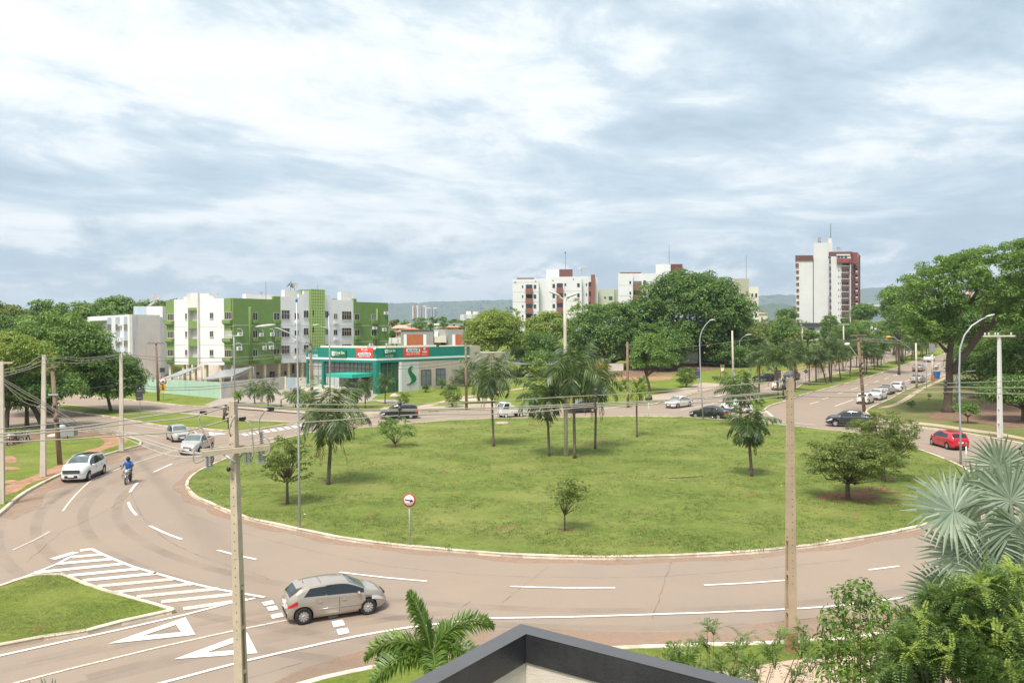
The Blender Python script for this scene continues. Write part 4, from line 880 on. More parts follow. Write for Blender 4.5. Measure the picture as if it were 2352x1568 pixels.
for i in range(5):
    y = 262 + 90 * i
    vpart(w1, 'balcony_opening', c4, (176, y, 236, y + 36), 231.9, .4, DARKIN if i % 2 else GLASS); vpart(w1, 'balcony_wall', c4, (172, y + 37, 240, y + 90 - 8), 231.2, 1.0, BRICKB)
    vwin(w1, c4, (249, y + 2, 271, y + 37), 232); vwin(w1, c4, (141, y + 8, 152, y + 30), 232)
    y = 250 + 92 * i
    vpart(w1, 'balcony_opening', c4, (460, y, 516, y + 37), 232.9, .4, GLASS); vpart(w1, 'balcony_wall', c4, (457, y + 38, 518, y + 90), 232.2, 1.0, BRICKB)
    vwin(w1, c4, (421, y + 6, 444, y + 42), 233); vwin(w1, c4, (648, y + 0, 670, y + 34), 233); vwin(w1, c4, (531, y + 0, 545, y + 24), 233); vwin(w1, c4, (728, y + 0, 737, y + 24), 235)
    vpart(w1, 'balcony_opening', c4, (752, y - 12, 776, y + 30), 234.6, .4, GLASS); vpart(w1, 'balcony_wall', c4, (751, y + 31, 776, y + 78), 234.3, .6, BRICKB)
    for yy in (y + 72,): vpart(w1, 'string_course', c4, (403, yy, 690, yy + 1.5), 232.97, .1, GREYW)
for i in range(5): vpart(w1, 'string_course', c4, (56, 240 + 90 * i, 294, 241.5 + 90 * i), 231.97, .1, GREYW)
for r in ((72, 236, 82, 246), (262, 228, 270, 236)): vwin(w1, c4, r, 232)
for r in ((421, 220, 429, 230), (608, 208, 616, 218)): vwin(w1, c4, r, 233)
Pd = atY(*c4(690, 175), 238); dish(w1, Pd, 2.0, (-.3, -.35, .88))
b = MB(); Pd = atY(*c4(540, 122), 239); b.tube([Pd, Pd + Vector((0, 0, 5))], .05, 5); b.ball(Pd + Vector((0, 0, 5)), .25, 6, 4); b.build('aerial', STEELD, w1)
P = atY(1490, 760, 217)
w2 = thing('apartment_building', (P.x, P.y, 4.0), 'white block with brown balconies half hidden behind the biggest tree, right of the pair', 'building')
vpart(w2, 'wall', c4, (1025, 160, 1160, 620), 215, 12, WHITEB); vpart(w2, 'wall', c4, (1161, 160, 1241, 620), 217, 10, WHITEB); vpart(w2, 'wall', c4, (1241, 160, 1380, 620), 215, 12, WHITEB); vpart(w2, 'stair_core', c4, (1370, 76, 1506, 620), 221, 8, WHITEB); vpart(w2, 'stair_core', c4, (1507, 74, 1616, 300), 221.4, 8, BROWNRED); vpart(w2, 'roof_edge', c4, (1043, 149, 1236, 161), 219, 3, BROWNRED); vpart(w2, 'wall', c4, (1381, 150, 1620, 620), 223, 8, WHITEB)
for i in range(4):
    y = 230 + 97 * i
    vpart(w2, 'balcony_opening', c4, (1166, y, 1239, y + 27), 216.9, .4, GLASSL); vpart(w2, 'balcony_wall', c4, (1163, y + 29, 1241, y + 84), 215.6, 1.2, BRICKB); vwin(w2, c4, (1255, y - 6, 1280, y + 32), 215); vwin(w2, c4, (1128, y, 1143, y + 24), 215)
    vpart(w2, 'string_course', c4, (1026, y + 38, 1159, y + 39.5), 214.97, .1, GREYW)
b = MB(); Pd = atY(*c4(1493, 76), 224); b.tube([Pd, Pd + Vector((0, 0, 5.5))], .05, 5); b.build('aerial', STEELD, w2)
BEIGE = mat('beige_green_render', (.50, .53, .40), .85, .05, .3); BEIGEL = mat('pale_beige_render', (.68, .66, .55), .85, .05, .3); OLIVE = mat('olive_render', (.40, .39, .30), .85, .05, .3)
TEALG = glassmat('teal_glass', (.03, .12, .11))
P = atY(1400, 760, 250)
w4 = thing('apartment_building', (P.x, P.y, 4.2), 'low olive green block glimpsed between the two white blocks', 'building')
vpart(w4, 'wall', c4, (838, 306, 990, 560), 248, 12, BEIGE); vpart(w4, 'wall', c4, (990, 307, 1024, 560), 249, 11, OLIVE)
for r in ((938, 370, 972, 402), (895, 372, 912, 390), (938, 440, 972, 470)): vwin(w4, c4, r, 248, TEALG)
P = atY(1715, 760, 236)
w3 = thing('apartment_building', (P.x, P.y, 4.2), 'beige block with an olive stair core behind the right side of the biggest tree', 'building')
vpart(w3, 'stair_core', c4, (2085, 208, 2226, 690), 234, 12, OLIVE); vpart(w3, 'wall', c4, (2227, 283, 2314, 690), 233, 12, BEIGEL); vpart(w3, 'wall', c4, (1900, 330, 2084, 690), 236, 10, BEIGEL)
for i in range(4):
    y = 342 + 91 * i
    vwin(w3, c4, (2250, y, 2265, y + 32), 233, TEALG if i % 2 else GLASS); vwin(w3, c4, (2283, y, 2301, y + 34), 233, TEALG if i == 1 else GLASS)
    vwin(w3, c4, (2201, y - 22, 2206, y + 12), 234); vwin(w3, c4, (2211, y - 22, 2216, y + 12), 234)
    vpart(w3, 'balcony_wall', c4, (2150, y + 30, 2178, y + 58), 233.2, 1, BEIGE); vpart(w3, 'balcony_opening', c4, (2152, y + 4, 2176, y + 29), 233.9, .3, GLASS)
b = MB(); Pd = atY(*c4(2201, 208), 238); b.tube([Pd, Pd + Vector((0, 0, 7))], .05, 5); b.build('aerial', STEELD, w3)
Pt = atY(1900, 760, 368)
tw = thing('residential_tower', (Pt.x, Pt.y, 4.2), 'tall white tower with dark red brown balcony bands and a blank white shaft', 'building')
TW = mat('tower_white', (.66, .655, .64), .85, .05, .15, stain=(.5, .46, .42), stain_amt=.3)
vpart(tw, 'wall', k5, (350, 470, 612, 1450), 366, 14, TW); vpart(tw, 'wall_band', k5, (340, 402, 618, 484), 365.6, 14, BROWNRED); vpart(tw, 'wall', k5, (613, 450, 636, 1450), 368, 12, DARKIN if False else BROWNRED)
vpart(tw, 'lift_shaft', k5, (624, 208, 850, 1450), 366.5, 12, TW); vpart(tw, 'lift_shaft', k5, (851, 204, 916, 420), 367, 12, TW); vpart(tw, 'chimney', k5, (849, 137, 904, 206), 369, 5, CREAM)
wt = vpart(tw, 'water_tank', k5, (687, 120, 737, 184), 369, 4, GREYW); vpart(wt, 'stand', k5, (690, 184, 696, 210), 369, .5, STEELD); vpart(wt, 'stand', k5, (728, 184, 734, 210), 369, .5, STEELD)
b = MB(); Pd = atY(*k5(888, 137), 371); b.tube([Pd, Pd + Vector((0, 0, 7))], .12, 5); b.build('aerial', STEELD, tw)
vpart(tw, 'wall', k5, (890, 420, 1055, 1450), 365, 14, TW); vpart(tw, 'wall_band', k5, (860, 346, 1222, 430), 366, 13, BROWNRED); vpart(tw, 'wall', k5, (864, 430, 890, 1450), 367, 10, TW)
vpart(tw, 'wall', k5, (1055, 430, 1185, 1450), 367.5, 10, TW); vpart(tw, 'wall', k5, (1186, 430, 1205, 1450), 365, 12, TW); vpart(tw, 'wall', k5, (1206, 430, 1310, 1450), 367, 12, BROWNRED)
vpart(tw, 'penthouse_glazing', k5, (983, 405, 1195, 450), 364.6, 2, TW); vpart(tw, 'penthouse_balcony', k5, (982, 452, 1165, 518), 363.6, 2.5, REDTILE); vpart(tw, 'penthouse_balcony', k5, (1166, 452, 1218, 518), 364.5, 2.5, REDTILE); vpart(tw, 'penthouse_balcony', k5, (1232, 355, 1308, 530), 364.8, 3, REDTILE)
vpart(tw, 'penthouse_roof', k5, (976, 384, 1190, 404), 364.2, 3, TW); vpart(tw, 'corner_fin', k5, (1222, 350, 1236, 1450), 363.8, 3, BROWNRED); vpart(tw, 'corner_fin', k5, (1312, 378, 1330, 1450), 366, 10, BROWNRED); vpart(tw, 'corner_fin', k5, (1330, 400, 1346, 1450), 369, 8, BROWNRED)
for x in (990, 1042, 1100): vwin(tw, k5, (x, 413, x + 42, 444), 364.6, frame=TW)
vpart(tw, 'wall_panel', k5, (342, 524, 393, 580), 365.4, 3, REDTILE)
for i in range(9):
    y = 634 + 95.2 * i; vpart(tw, 'wall_panel', k5, (354 + i, y, 395 + i, y + 43), 365.6, 3, BROWNRED)
for i in range(9):
    y = 520 + 100 * i
    for x in (1000, 1026): vwin(tw, k5, (x + i, y, x + 9 + i, y + 32), 365, frame=TW)
    vpart(tw, 'balcony_opening', k5, (1058, y, 1168, y + 45), 367.3, .4, CURT if i % 3 else GLASSL); vpart(tw, 'balcony_slab', k5, (1053, y + 44, 1170, y + 52), 364.4, 3, TW); vpart(tw, 'balcony_wall', k5, (1053, y + 52, 1170, y + 96), 364.6, 2.5, BROWNRED)
    vpart(tw, 'wall_panel', k5, (862 + i, y - 45, 892 + i, y + 10), 364.8, 1, BROWNRED)
    vpart(tw, 'wall_panel', k5, (1202, y + 5, 1222, y + 60), 364.7, 1, BROWNRED)
    vwin(tw, k5, (1240, y + 15, 1268, y + 50), 366.9, frame=TW); vpart(tw, 'balcony_wall', k5, (1270, y + 40, 1308, y + 80), 365.8, 1.2, BRICKB); vpart(tw, 'balcony_slab', k5, (1275, y + 18, 1306, y + 38), 366.2, 1, TW)
    vwin(tw, k5, (1206, y + 18, 1218, y + 40), 364.9, frame=TW)
dish(tw, atY(*k5(1000, 350), 369), 1.5, (.2, -.9, .3))
pod = thing('podium_building', (*atY(1870, 742, 350).xy, 4.2), 'low cream building with a black roof band at the foot of the tower', 'building')
vpart(pod, 'roof_band', k5, (355, 1446, 775, 1502), 340, 20, STEELD); vpart(pod, 'wall', k5, (395, 1503, 715, 1600), 341, 18, CREAM); vwin(pod, k5, (530, 1520, 640, 1560), 341)
P = atY(975, 760, 1100)
ft = thing('residential_tower', (P.x, P.y, 4.2), 'distant pair of white and grey towers with brown cores before the long hill', 'building')
GREYT = mat('grey_blue_facade', (.30, .33, .37), .7, .1, .05)
for a, b_, s_ in ((690, 935, 0), (1045, 1300, 42)):
    vpart(ft, 'wall', r1, (a, 170 + s_, b_ + 100 if s_ == 0 else b_, 500), 1100, 22, TW); vpart(ft, 'core', r1, (a + 115 if s_ == 0 else a + 25, 108 + s_, a + 180 if s_ == 0 else a + 90, 200), 1106, 10, GREYW); vpart(ft, 'core', r1, (a + 150 if s_ == 0 else a + 90, 140 + s_, a + 240 if s_ == 0 else a + 145, 480), 1098, 10, GREYW)
    vpart(ft, 'window_strip', r1, (a + 180 if s_ == 0 else a + 85, 200 + s_, a + 225 if s_ == 0 else a + 140, 470), 1097, 2, GREYT)
    for i in range(8): vpart(ft, 'balcony_slab', r1, (a + 270 if s_ == 0 else a + 5, 195 + s_ + 33 * i, a + 310 if s_ == 0 else a + 85, 212 + s_ + 33 * i), 1099.5, 2, GREYT)
vpart(ft, 'bay', r1, (722, 172, 780, 490), 1098, 3, BRICKB)
for i in range(8):
    for x in (730, 760): vpart(ft, 'window', r1, (x, 185 + 36 * i, x + 12, 203 + 36 * i), 1097.5, .6, SIGNW)
vpart(ft, 'window_strip', r1, (1222, 240, 1252, 430), 1099, 2, GREYT)
for i in range(6): vpart(ft, 'balcony_slab', r1, (1255, 240 + 33 * i, 1298, 255 + 33 * i), 1099, 2, GREYT)
P = atY(1080, 760, 700)
fw = thing('apartment_building', (P.x, P.y, 4.2), 'small distant white block with two beige roof boxes before the long hill', 'building')
vpart(fw, 'wall', r1, (1862, 382, 2250, 560), 700, 15, TW); vpart(fw, 'roof_box', r1, (2010, 305, 2130, 385), 704, 8, BEIGEL); vpart(fw, 'roof_box', r1, (2180, 312, 2300, 400), 704, 8, BEIGEL)
for x in (1965, 1990, 2015): vwin(fw, r1, (x, 405, x + 14, 422), 700); vwin(fw, r1, (x, 452, x + 14, 470), 700)
P = atY(2215, 700, 420)
fr_ = thing('apartment_building', (P.x, P.y, 4.2), 'white block with a red stripe seen through the branches of the big right tree', 'building')
vpart(fr_, 'wall', q1, (930, 820, 1460, 1250), 420, 15, TW); vpart(fr_, 'stripe', q1, (1405, 800, 1430, 1000), 419, 3, mat('orange_red_stripe', (.62, .16, .10), .7, .06, 1)); vpart(fr_, 'stripe', q1, (1200, 880, 1270, 940), 419.5, 1, BRICKB)
P = atY(2010, 700, 520)
fh = thing('hall_building', (P.x, P.y, 4.2), 'long low hall with a white roof edge right of the tower', 'building')
vpart(fh, 'roof', q1, (30, 1008, 262, 1036), 520, 30, SIGNW); vpart(fh, 'wall', q1, (60, 1036, 255, 1120), 522, 25, BLUEW); vpart(fh, 'roof_box', q1, (50, 985, 110, 1008), 525, 8, CREAM)
P = atY(985, 800, 186)
go = thing('commercial_building', (P.x, P.y, 3), 'grey commercial building with orange panels behind the clinic roof', 'building')
vpart(go, 'wall', r1, (413, 772, 1215, 1300), 186, 14, GREYW); vpart(go, 'wall', r1, (1216, 752, 1510, 1300), 188, 12, mat('pale_grey_wall', (.40, .40, .38), .85, .06, .6)); vpart(go, 'wall', r1, (1511, 752, 1946, 1300), 186, 14, GREYW)
for r, m in (((557, 872, 962, 1300), ORANGEP), ((486, 874, 556, 1300), SIGNW), ((963, 874, 1040, 1300), SIGNW), ((1748, 872, 1890, 1300), mat('orange_red_panel', (.50, .10, .05), .8, .1, 2)), ((1672, 874, 1747, 1300), SIGNW)): vpart(go, 'wall_panel', r1, r, 185.9, .4, m)
vpart(go, 'canopy', r1, (1235, 915, 1528, 1072), 185, 3, CREAM); vpart(go, 'canopy', r1, (1225, 800, 1325, 935), 186.2, 2, WHITE); vpart(go, 'opening', r1, (1395, 1075, 1532, 1300), 187.8, .4, DARKIN); vpart(go, 'roof_edge', r1, (410, 765, 1216, 774), 185.8, 14, STEELD)
P = atY(950, 830, 172)
fe = thing('fence', (P.x, P.y, 2.5), 'pale sheet fence with thin posts between the green block and the grey building', 'fence')
vpart(fe, 'panel', r1, (118, 955, 412, 1095), 172, .1, WHITE)
for x in (175, 335): vpart(fe, 'post', r1, (x, 955, x + 6, 1095), 171.8, .15, GREYW)
def house(f, r, roof_y, Yf, wall, roof, label, depth=9):
    x0, y0, x1, y1 = r; a, c = atY(*f(x0, y0), Yf), atY(*f(x1, y1), Yf)
    t = thing('house', ((a.x + c.x) / 2, Yf, c.z), label, 'house', 'low houses beyond the clinic')
    vpart(t, 'wall', f, r, Yf, depth, wall)
    zr_ = atY(*f(x0, roof_y), Yf).z; b = MB(); o_ = .5; zz = a.z
    A, B, C, D = (a.x - o_, Yf - o_, zz), (c.x + o_, Yf - o_, zz), (c.x + o_, Yf + depth + o_, zz), (a.x - o_, Yf + depth + o_, zz)
    dx = (c.x - a.x) * .25; m0, m1 = (a.x + dx, Yf + depth * .5, zr_), (c.x - dx, Yf + depth * .5, zr_)
    for q in ((A, B, m1, m0), (B, C, m1), (C, D, m0, m1), (D, A, m0), (A, D, C, B)): b.face(q)
    b.build('roof', roof, t)
    vpart(t, 'window', f, ((x0 * .7 + x1 * .3), y0 + (y1 - y0) * .3, (x0 * .55 + x1 * .45), y0 + (y1 - y0) * .7), Yf - .05, .2, GLASS); return t
PINK = mat('faded_clay_roof', (.58, .36, .27), .85, .2, 2); OCHRE = mat('ochre_wall', (.62, .40, .12), .85, .1, 1); REDR = mat('red_sheet_roof', (.42, .09, .08), .7, .15, 2)
house(r1, (290, 812, 415, 960), 765, 192, mat('peach_wall', (.62, .47, .36), .85, .08, 1), CLAY, 'peach house with orange tiles left of the grey commercial building')
house(r1, (150, 690, 345, 720), 640, 250, PINK, REDR, 'low house with a dark red sheet roof beside the green block')
house(r1, (200, 722, 560, 770), 640, 225, CREAM, PINK, 'wide house under a faded pink tiled roof')
house(r1, (500, 755, 760, 790), 712, 205, CREAM, CLAY, 'house with orange tiles just above the grey roof edge')
house(r1, (540, 640, 655, 720), 608, 270, WHITE, PINK, 'small white upper storey with a pale roof beside the round tree')
house(r1, (935, 548, 1150, 650), 540, 330, WHITE, CREAM, 'white boxy house on the rise below the far towers')
house(r1, (1190, 640, 1340, 720), 605, 300, CREAM, CREAM, 'cream two storey house between two round trees')
house(r1, (1470, 705, 1830, 760), 682, 215, OCHRE, CLAY, 'ochre house with bright orange tiles above the grey building')
house(r1, (1578, 608, 1940, 690), 600, 290, WHITE, WHITE, 'long white walled house right of the round trees')
house(r1, (1670, 500, 1780, 560), 488, 420, BRICKB, BRICKB, 'small brick coloured house far up the rise')
house(k5, (1500, 1445, 1640, 1600), 1425, 330, WHITE, CREAM, 'white house with a pointed chapel like front behind the avenue poles')
house(c5, (520, 612, 580, 690), 604, 300, CREAM, PINK, 'cream house between the beige block and the tower')
ka = at(*c3(1185, 900)); P = Vector((ka.x, 148, terr(148)))
kk = thing('kiosk', P, 'dark red container kiosk with a round white sign and a corrugated metal roof', 'kiosk')
vpart(kk, 'body', c3, (1290, 800, 1392, 915), 149, 3, mat('dark_red_container', (.30, .035, .025), .6, .12, 2)); b = MB()
q = [atY(*c3(1185, 800), 147), atY(*c3(1560, 805), 147), atY(*c3(1600, 768), 153), atY(*c3(1185, 764), 153)]
b.box8([p for p in q] + [p + Vector((0, 0, .15)) for p in q]); b.build('roof', METR, kk)
Fk = Face((-60, 149), (60, 149)); cc = Fk.uz(*c3(1343, 828)); flat_shape(Fk, kk, [(cc[0] + .55 * math.cos(rad(a)), cc[1] + .7 * math.sin(rad(a))) for a in range(0, 360, 20)], SIGNW, .02, .06, 'sign_disc')
for x in (1200, 1550): vpart(kk, 'post', c3, (x, 790, x + 5, 915), 147.2, .15, STEELD)
wl = thing('painted_wall', (*atY(*c3(1900, 860), 160).xy, terr(160)), 'low wall painted in orange and pale panels under the big dark trees', 'wall')
for i, (x0, x1, m) in enumerate(((1600, 1700, BLUEW), (1700, 1790, ORANGEP), (1790, 1880, GREENL), (1880, 1990, ORANGEP), (1990, 2060, SIGNY), (2060, 2200, CREAM))): vpart(wl, 'panel', c3, (x0, 790, x1, 890), 160, .3, m)
wl2 = thing('street_wall', (*atY(*c4(1560, 950), 172).xy, terr(172)), 'white wall with an orange base in the shade left of the biggest trunk', 'wall')
vpart(wl2, 'wall', c4, (1490, 880, 1760, 985), 172, .3, WHITE); vpart(wl2, 'base', c4, (1490, 985, 1760, 1002), 171.9, .4, ORANGEP)
LF_DARK = leafmat('dark_green_leaves', [(0.037, 0.089, 0.021), (0.095, 0.190, 0.036), (0.229, 0.351, 0.069)], .3)
LF_MID = leafmat('mid_green_leaves', [(0.048, 0.108, 0.022), (0.128, 0.234, 0.044), (0.282, 0.403, 0.080)], .32)
LF_YEL = leafmat('yellow_green_leaves', [(0.079, 0.140, 0.022), (0.220, 0.311, 0.049), (0.488, 0.525, 0.110)], .38)
LF_OLIVE = leafmat('olive_leaves', [(.062, .095, .022), (.15, .20, .042), (.30, .34, .085)], .33)
LF_BUSH = leafmat('bush_leaves', [(0.043, 0.085, 0.020), (0.110, 0.189, 0.037), (0.415, 0.464, 0.110)], .32)
LF_PALM = leafmat('palm_leaflets', [(.022, .05, .02), (.065, .115, .036), (.19, .24, .08)], .28, .42)
LF_PALM2 = leafmat('lush_palm_leaflets', [(.04, .095, .018), (.11, .20, .03), (.27, .37, .07)], .3, .45)
LF_DRY = leafmat('dry_palm_fronds', [(.10, .055, .03), (.21, .12, .06), (.33, .21, .11)], .1, .8)
LF_SILV = leafmat('silver_fan_leaves', [(.10, .145, .095), (.21, .27, .185), (.37, .43, .32)], .2, .5)
LF_NEAR = leafmat('feathery_leaves', [(.045, .095, .024), (.105, .185, .042), (.24, .33, .075)], .33)
LF_NEARY = leafmat('new_feathery_leaves', [(.13, .22, .04), (.26, .35, .06), (.42, .47, .10)], .38)
def leaf_mesh(name, cen, tan, nrm, ln, wd, m, droop=0.0):
    """many small pointed leaves: one four cornered face each"""
    n = len(cen); b = np.cross(nrm, tan); b /= np.linalg.norm(b, axis=1, keepdims=True) + 1e-9
    ln = np.broadcast_to(ln, n)[:, None]; wd = np.broadcast_to(wd, n)[:, None]
    v = np.empty((n, 4, 3)); v[:, 0] = cen - tan * ln / 2; v[:, 1] = cen + b * wd / 2; v[:, 2] = cen + tan * ln / 2; v[:, 3] = cen - b * wd / 2
    v[:, 2, 2] -= droop * ln[:, 0]; v[:, 0, 2] -= droop * .4 * ln[:, 0]
    me = bpy.data.meshes.new(name); me.vertices.add(n * 4); me.vertices.foreach_set('co', v.reshape(-1).astype(np.float32))
    me.loops.add(n * 4); me.loops.foreach_set('vertex_index', np.arange(n * 4, dtype=np.int32)); me.polygons.add(n)
    me.polygons.foreach_set('loop_start', np.arange(0, n * 4, 4, dtype=np.int32)); me.polygons.foreach_set('loop_total', np.full(n, 4, dtype=np.int32))
    me.update(calc_edges=True); me.materials.append(m); return me
def unit(a): return a / (np.linalg.norm(a, axis=1, keepdims=True) + 1e-9)
def clump_leaves(rs, clumps, nper, leaf, flat=.7, up=.6, asp=.42, droop=.15):
    C, T, N = [], [], []
    for (c, r) in clumps:
        k = max(8, int(nper * r * r)); d = unit(rs.normal(size=(k, 3)))
        d[:, 2] = np.where(d[:, 2] < -.35, -d[:, 2], d[:, 2])
        rr = r * (1 - .55 * rs.random(k) ** 2.2)
        lump = 1 + .16 * np.sin(d[:, 0] * 5 + c[0]) * np.cos(d[:, 1] * 6 + c[1])
        p = d * (rr * lump)[:, None]; p[:, 2] *= flat
        C.append(p + np.array(c)); nn = unit(d + np.array([0, 0, up]) + rs.normal(size=(k, 3)) * .55); t = unit(np.cross(nn, rs.normal(size=(k, 3))) + d * .5); t = unit(t - nn * (t * nn).sum(1, keepdims=True))
        T.append(t); N.append(nn)
    return np.concatenate(C), np.concatenate(T), np.concatenate(N)
def crown_clumps(rs, c, rx, ry, rz, n, rmin, rmax, hollow=.45, low=-.55):
    out = []; c = np.array(c)
    for i in range(n):
        while True:
            d = rs.normal(size=3); d /= np.linalg.norm(d)
            if d[2] > low: break
        q = hollow + (1 - hollow) * rs.random() ** .6
        r = rmin + (rmax - rmin) * rs.random()
        out.append((c + d * q * (np.array([rx, ry, rz]) - r * .75).clip(.05), r))
    return out
def inpoly(pts, x, y):
    r = False; j = len(pts) - 1
    for i in range(len(pts)):
        if (pts[i][1] > y) != (pts[j][1] > y) and x < (pts[j][0] - pts[i][0]) * (y - pts[i][1]) / (pts[j][1] - pts[i][1]) + pts[i][0]: r = not r
        j = i
    return r
def tree(name, P, cz, rx, rz, m, label, group=None, seed=1, n=40, leaf=.32, dens=60, ry=None, r0=.25, lean=(0, 0), fork=None, hollow=.45, flat=.7, rmin=.16, rmax=.34, limbs=9, cat='tree', low=-.55, up=.6, off=(0, 0), asp=.42, bark=None, extra=None, droop=.15):
    rs = np.random.RandomState(seed); P = Vector(P); ry = ry or rx
    t = thing(name, P, label, cat, group)
    cc = np.array([off[0], off[1], cz - P.z])
    cl_ = crown_clumps(rs, cc, rx, ry, rz, n, rmin * rx, rmax * rx, hollow, low)
    if extra: cl_ += [(np.array(e[:3]) - np.array(P), e[3]) for e in extra]
    fk_ = fork if fork is not None else max(.4, (cz - rz * .75 - P.z))
    tb = MB(); f = Vector((lean[0], lean[1], fk_))
    base = [Vector((0, 0, -.15)), Vector((lean[0] * .1, lean[1] * .1, fk_ * .12)), Vector((lean[0] * .45, lean[1] * .45, fk_ * .55)), f]
    tb.tube(base, [r0 * 1.45, r0 * 1.05, r0 * .9, r0 * .8], 8)
    pick = sorted(cl_, key=lambda q: rs.random())[:limbs]
    for (q, r) in pick:
        q = Vector(q); mid = f.lerp(q, .5) + Vector((rs.normal() * .08, rs.normal() * .08, .0)) * rx; mid.z -= .06 * rx
        tb.tube([f - Vector((0, 0, r0 * .5)), f.lerp(mid, .5) + Vector((0, 0, .02 * rx)), mid, q], [r0 * .55, r0 * .42, r0 * .28, r0 * .08], 6)
    tb.build('trunk', bark or BARK, t, (0, 0, 0), fix=False)
    C, T, N = clump_leaves(rs, cl_, dens, leaf, flat, up, droop=droop)
    ln = leaf * rs.uniform(.65, 1.35, len(C))
    link('crown', leaf_mesh('crown', C, T, N, ln, ln * asp, m, droop), t)
    return t
def treepx(name, bx, by, x0, x1, y0, y1, m, label, Yd=None, f=None, **k):
    """crown limits measured in the picture; base on the ground at bx,by (or at distance Yd)"""
    if f: bx, by = f(bx, by); (x0, y0), (x1, y1) = f(x0, y0), f(x1, y1)
    if Yd is None: P = at(bx, by, .12)
    else: P = atY(bx, by, Yd); P.z = terr(Yd) + .1
    gx, gy = (x1 - x0) * .06, (y1 - y0) * .05; x0, x1, y0, y1 = x0 - gx, x1 + gx, y0 - gy * .3, y1 + gy
    Yd = P.y; tl, br = atY((x0 + x1) / 2, y0, Yd), atY((x0 + x1) / 2, y1, Yd); a, b = atY(x0, y0, Yd), atY(x1, y0, Yd)
    k.setdefault('off', ((a.x + b.x) / 2 - P.x, 0))
    return tree(name, P, (tl.z + br.z) / 2, (b.x - a.x) / 2, (tl.z - br.z) / 2, m, label, **k)
treepx('young_tree', 660, 1157, 592, 726, 988, 1122, LF_OLIVE, 'small round crowned tree beside the left lamp post on the lawn', seed=3, n=95, leaf=.15, dens=480, r0=.09, fork=1.3, rmin=.10, rmax=.22, limbs=28, flat=.5, hollow=.25, low=-.75)
treepx('young_tree', 1297, 1218, 1252, 1360, 1086, 1178, LF_OLIVE, 'thin multi stemmed sapling alone in the middle of the near lawn', seed=9, n=95, leaf=.14, dens=480, r0=.05, fork=.8, rmin=.10, rmax=.20, limbs=15, flat=.5, hollow=.05, low=-.9)
treepx('shade_tree', 1947, 1146, 1848, 2062, 988, 1118, LF_OLIVE, 'spreading olive crowned tree over bare red soil, nearest on the right of the lawn', seed=12, n=225, leaf=.15, dens=520, r0=.14, fork=1.0, rmin=.07, rmax=.17, limbs=34, flat=.5, hollow=.2, low=-.8, up=1.0)
treepx('shade_tree', 2029, 1104, 1952, 2108, 934, 1062, LF_OLIVE, 'spreading olive crowned tree just behind the nearest one, toward the kerb', seed=14, n=215, leaf=.15, dens=520, r0=.14, fork=1.2, rmin=.07, rmax=.17, limbs=34, flat=.5, hollow=.2, low=-.8, up=1.0)
treepx('young_tree', 2052, 1069, 2010, 2090, 975, 1045, LF_OLIVE, 'slim twin stemmed tree tucked behind the two olive shade trees', seed=15, n=40, leaf=.2, dens=260, r0=.09, fork=1.0, limbs=10, flat=.5, hollow=.3)
treepx('shrub', 908, 1025, 864, 958, 950, 1020, LF_MID, 'loose many stemmed shrub on the far left of the round lawn', seed=21, n=42, leaf=.2, dens=250, r0=.05, fork=.25, limbs=22, rmin=.14, rmax=.24, hollow=.3, cat='shrub', low=-.8)
treepx('young_tree', 813, 1009, 772, 850, 948, 992, LF_OLIVE, 'thin leafed sapling half hidden behind the drooping left palm', seed=22, n=30, leaf=.18, dens=220, r0=.05, fork=1.0, limbs=12, rmin=.12, rmax=.24, hollow=.2)
treepx('shrub', 1735, 862, 1605, 1855, 588, 860, LF_BUSH, 'round flowering shrub with pale tips before the clinic windows', f=k4, seed=31, n=60, leaf=.22, dens=220, r0=.07, fork=.3, limbs=14, cat='shrub', low=-.95, rmin=.2, rmax=.32)
treepx('shrub', 1190, 852, 1085, 1275, 668, 850, LF_YEL, 'yellowish shrub near the clinic corner, above the black people carrier', f=k4, seed=32, n=45, leaf=.22, dens=220, r0=.06, fork=.3, limbs=10, cat='shrub', low=-.95, rmin=.2, rmax=.34)
treepx('shrub', 1650, 1203, 1548, 1748, 1008, 1203, LF_BUSH, 'dense round bush beside the black sign back at the avenue entrance', f=c4, seed=33, n=70, leaf=.22, dens=240, r0=.08, fork=.3, limbs=10, cat='shrub', low=-.95, rmin=.2, rmax=.32)
treepx('street_tree', 1320, 1255, 1122, 1558, 690, 1150, LF_MID, 'tall two tiered green tree leaning on a dark trunk by the brick pavement', f=c4, seed=34, n=90, leaf=.32, dens=130, r0=.2, limbs=12, rmin=.18, rmax=.34, lean=(-.6, 0), fork=2.6)
treepx('young_tree', 1075, 1133, 900, 1225, 850, 1090, LF_MID, 'low round young tree beside the curved lamp post in the park', f=q2, seed=41, n=50, leaf=.22, dens=200, r0=.07, fork=.7, limbs=10, rmin=.18, rmax=.32)
treepx('shrub', 380, 940, 315, 445, 845, 938, LF_DARK, 'small dark shrub on the park grass left of the great trunk', f=q2, seed=42, n=26, leaf=.22, dens=180, r0=.04, fork=.15, limbs=8, cat='shrub', low=-.95)
treepx('shrub', 600, 845, 570, 630, 760, 830, LF_MID, 'tiny sapling on the park grass beside a thin post', f=q2, seed=43, n=14, leaf=.22, dens=180, r0=.04, fork=.4, limbs=6, cat='shrub')
treepx('young_tree', 1298, 822, 1195, 1400, 640, 760, LF_DARK, 'small dark tree inside the looping park path', f=q2, seed=44, n=40, leaf=.3, dens=100, r0=.08, limbs=8)
treepx('shrub', 1908, 475, 1850, 1965, 388, 474, LF_OLIVE, 'greyish bare looking bush on the avenue median', f=k6, seed=45, n=34, leaf=.3, dens=110, r0=.04, fork=.2, limbs=8, cat='shrub', low=-.9)
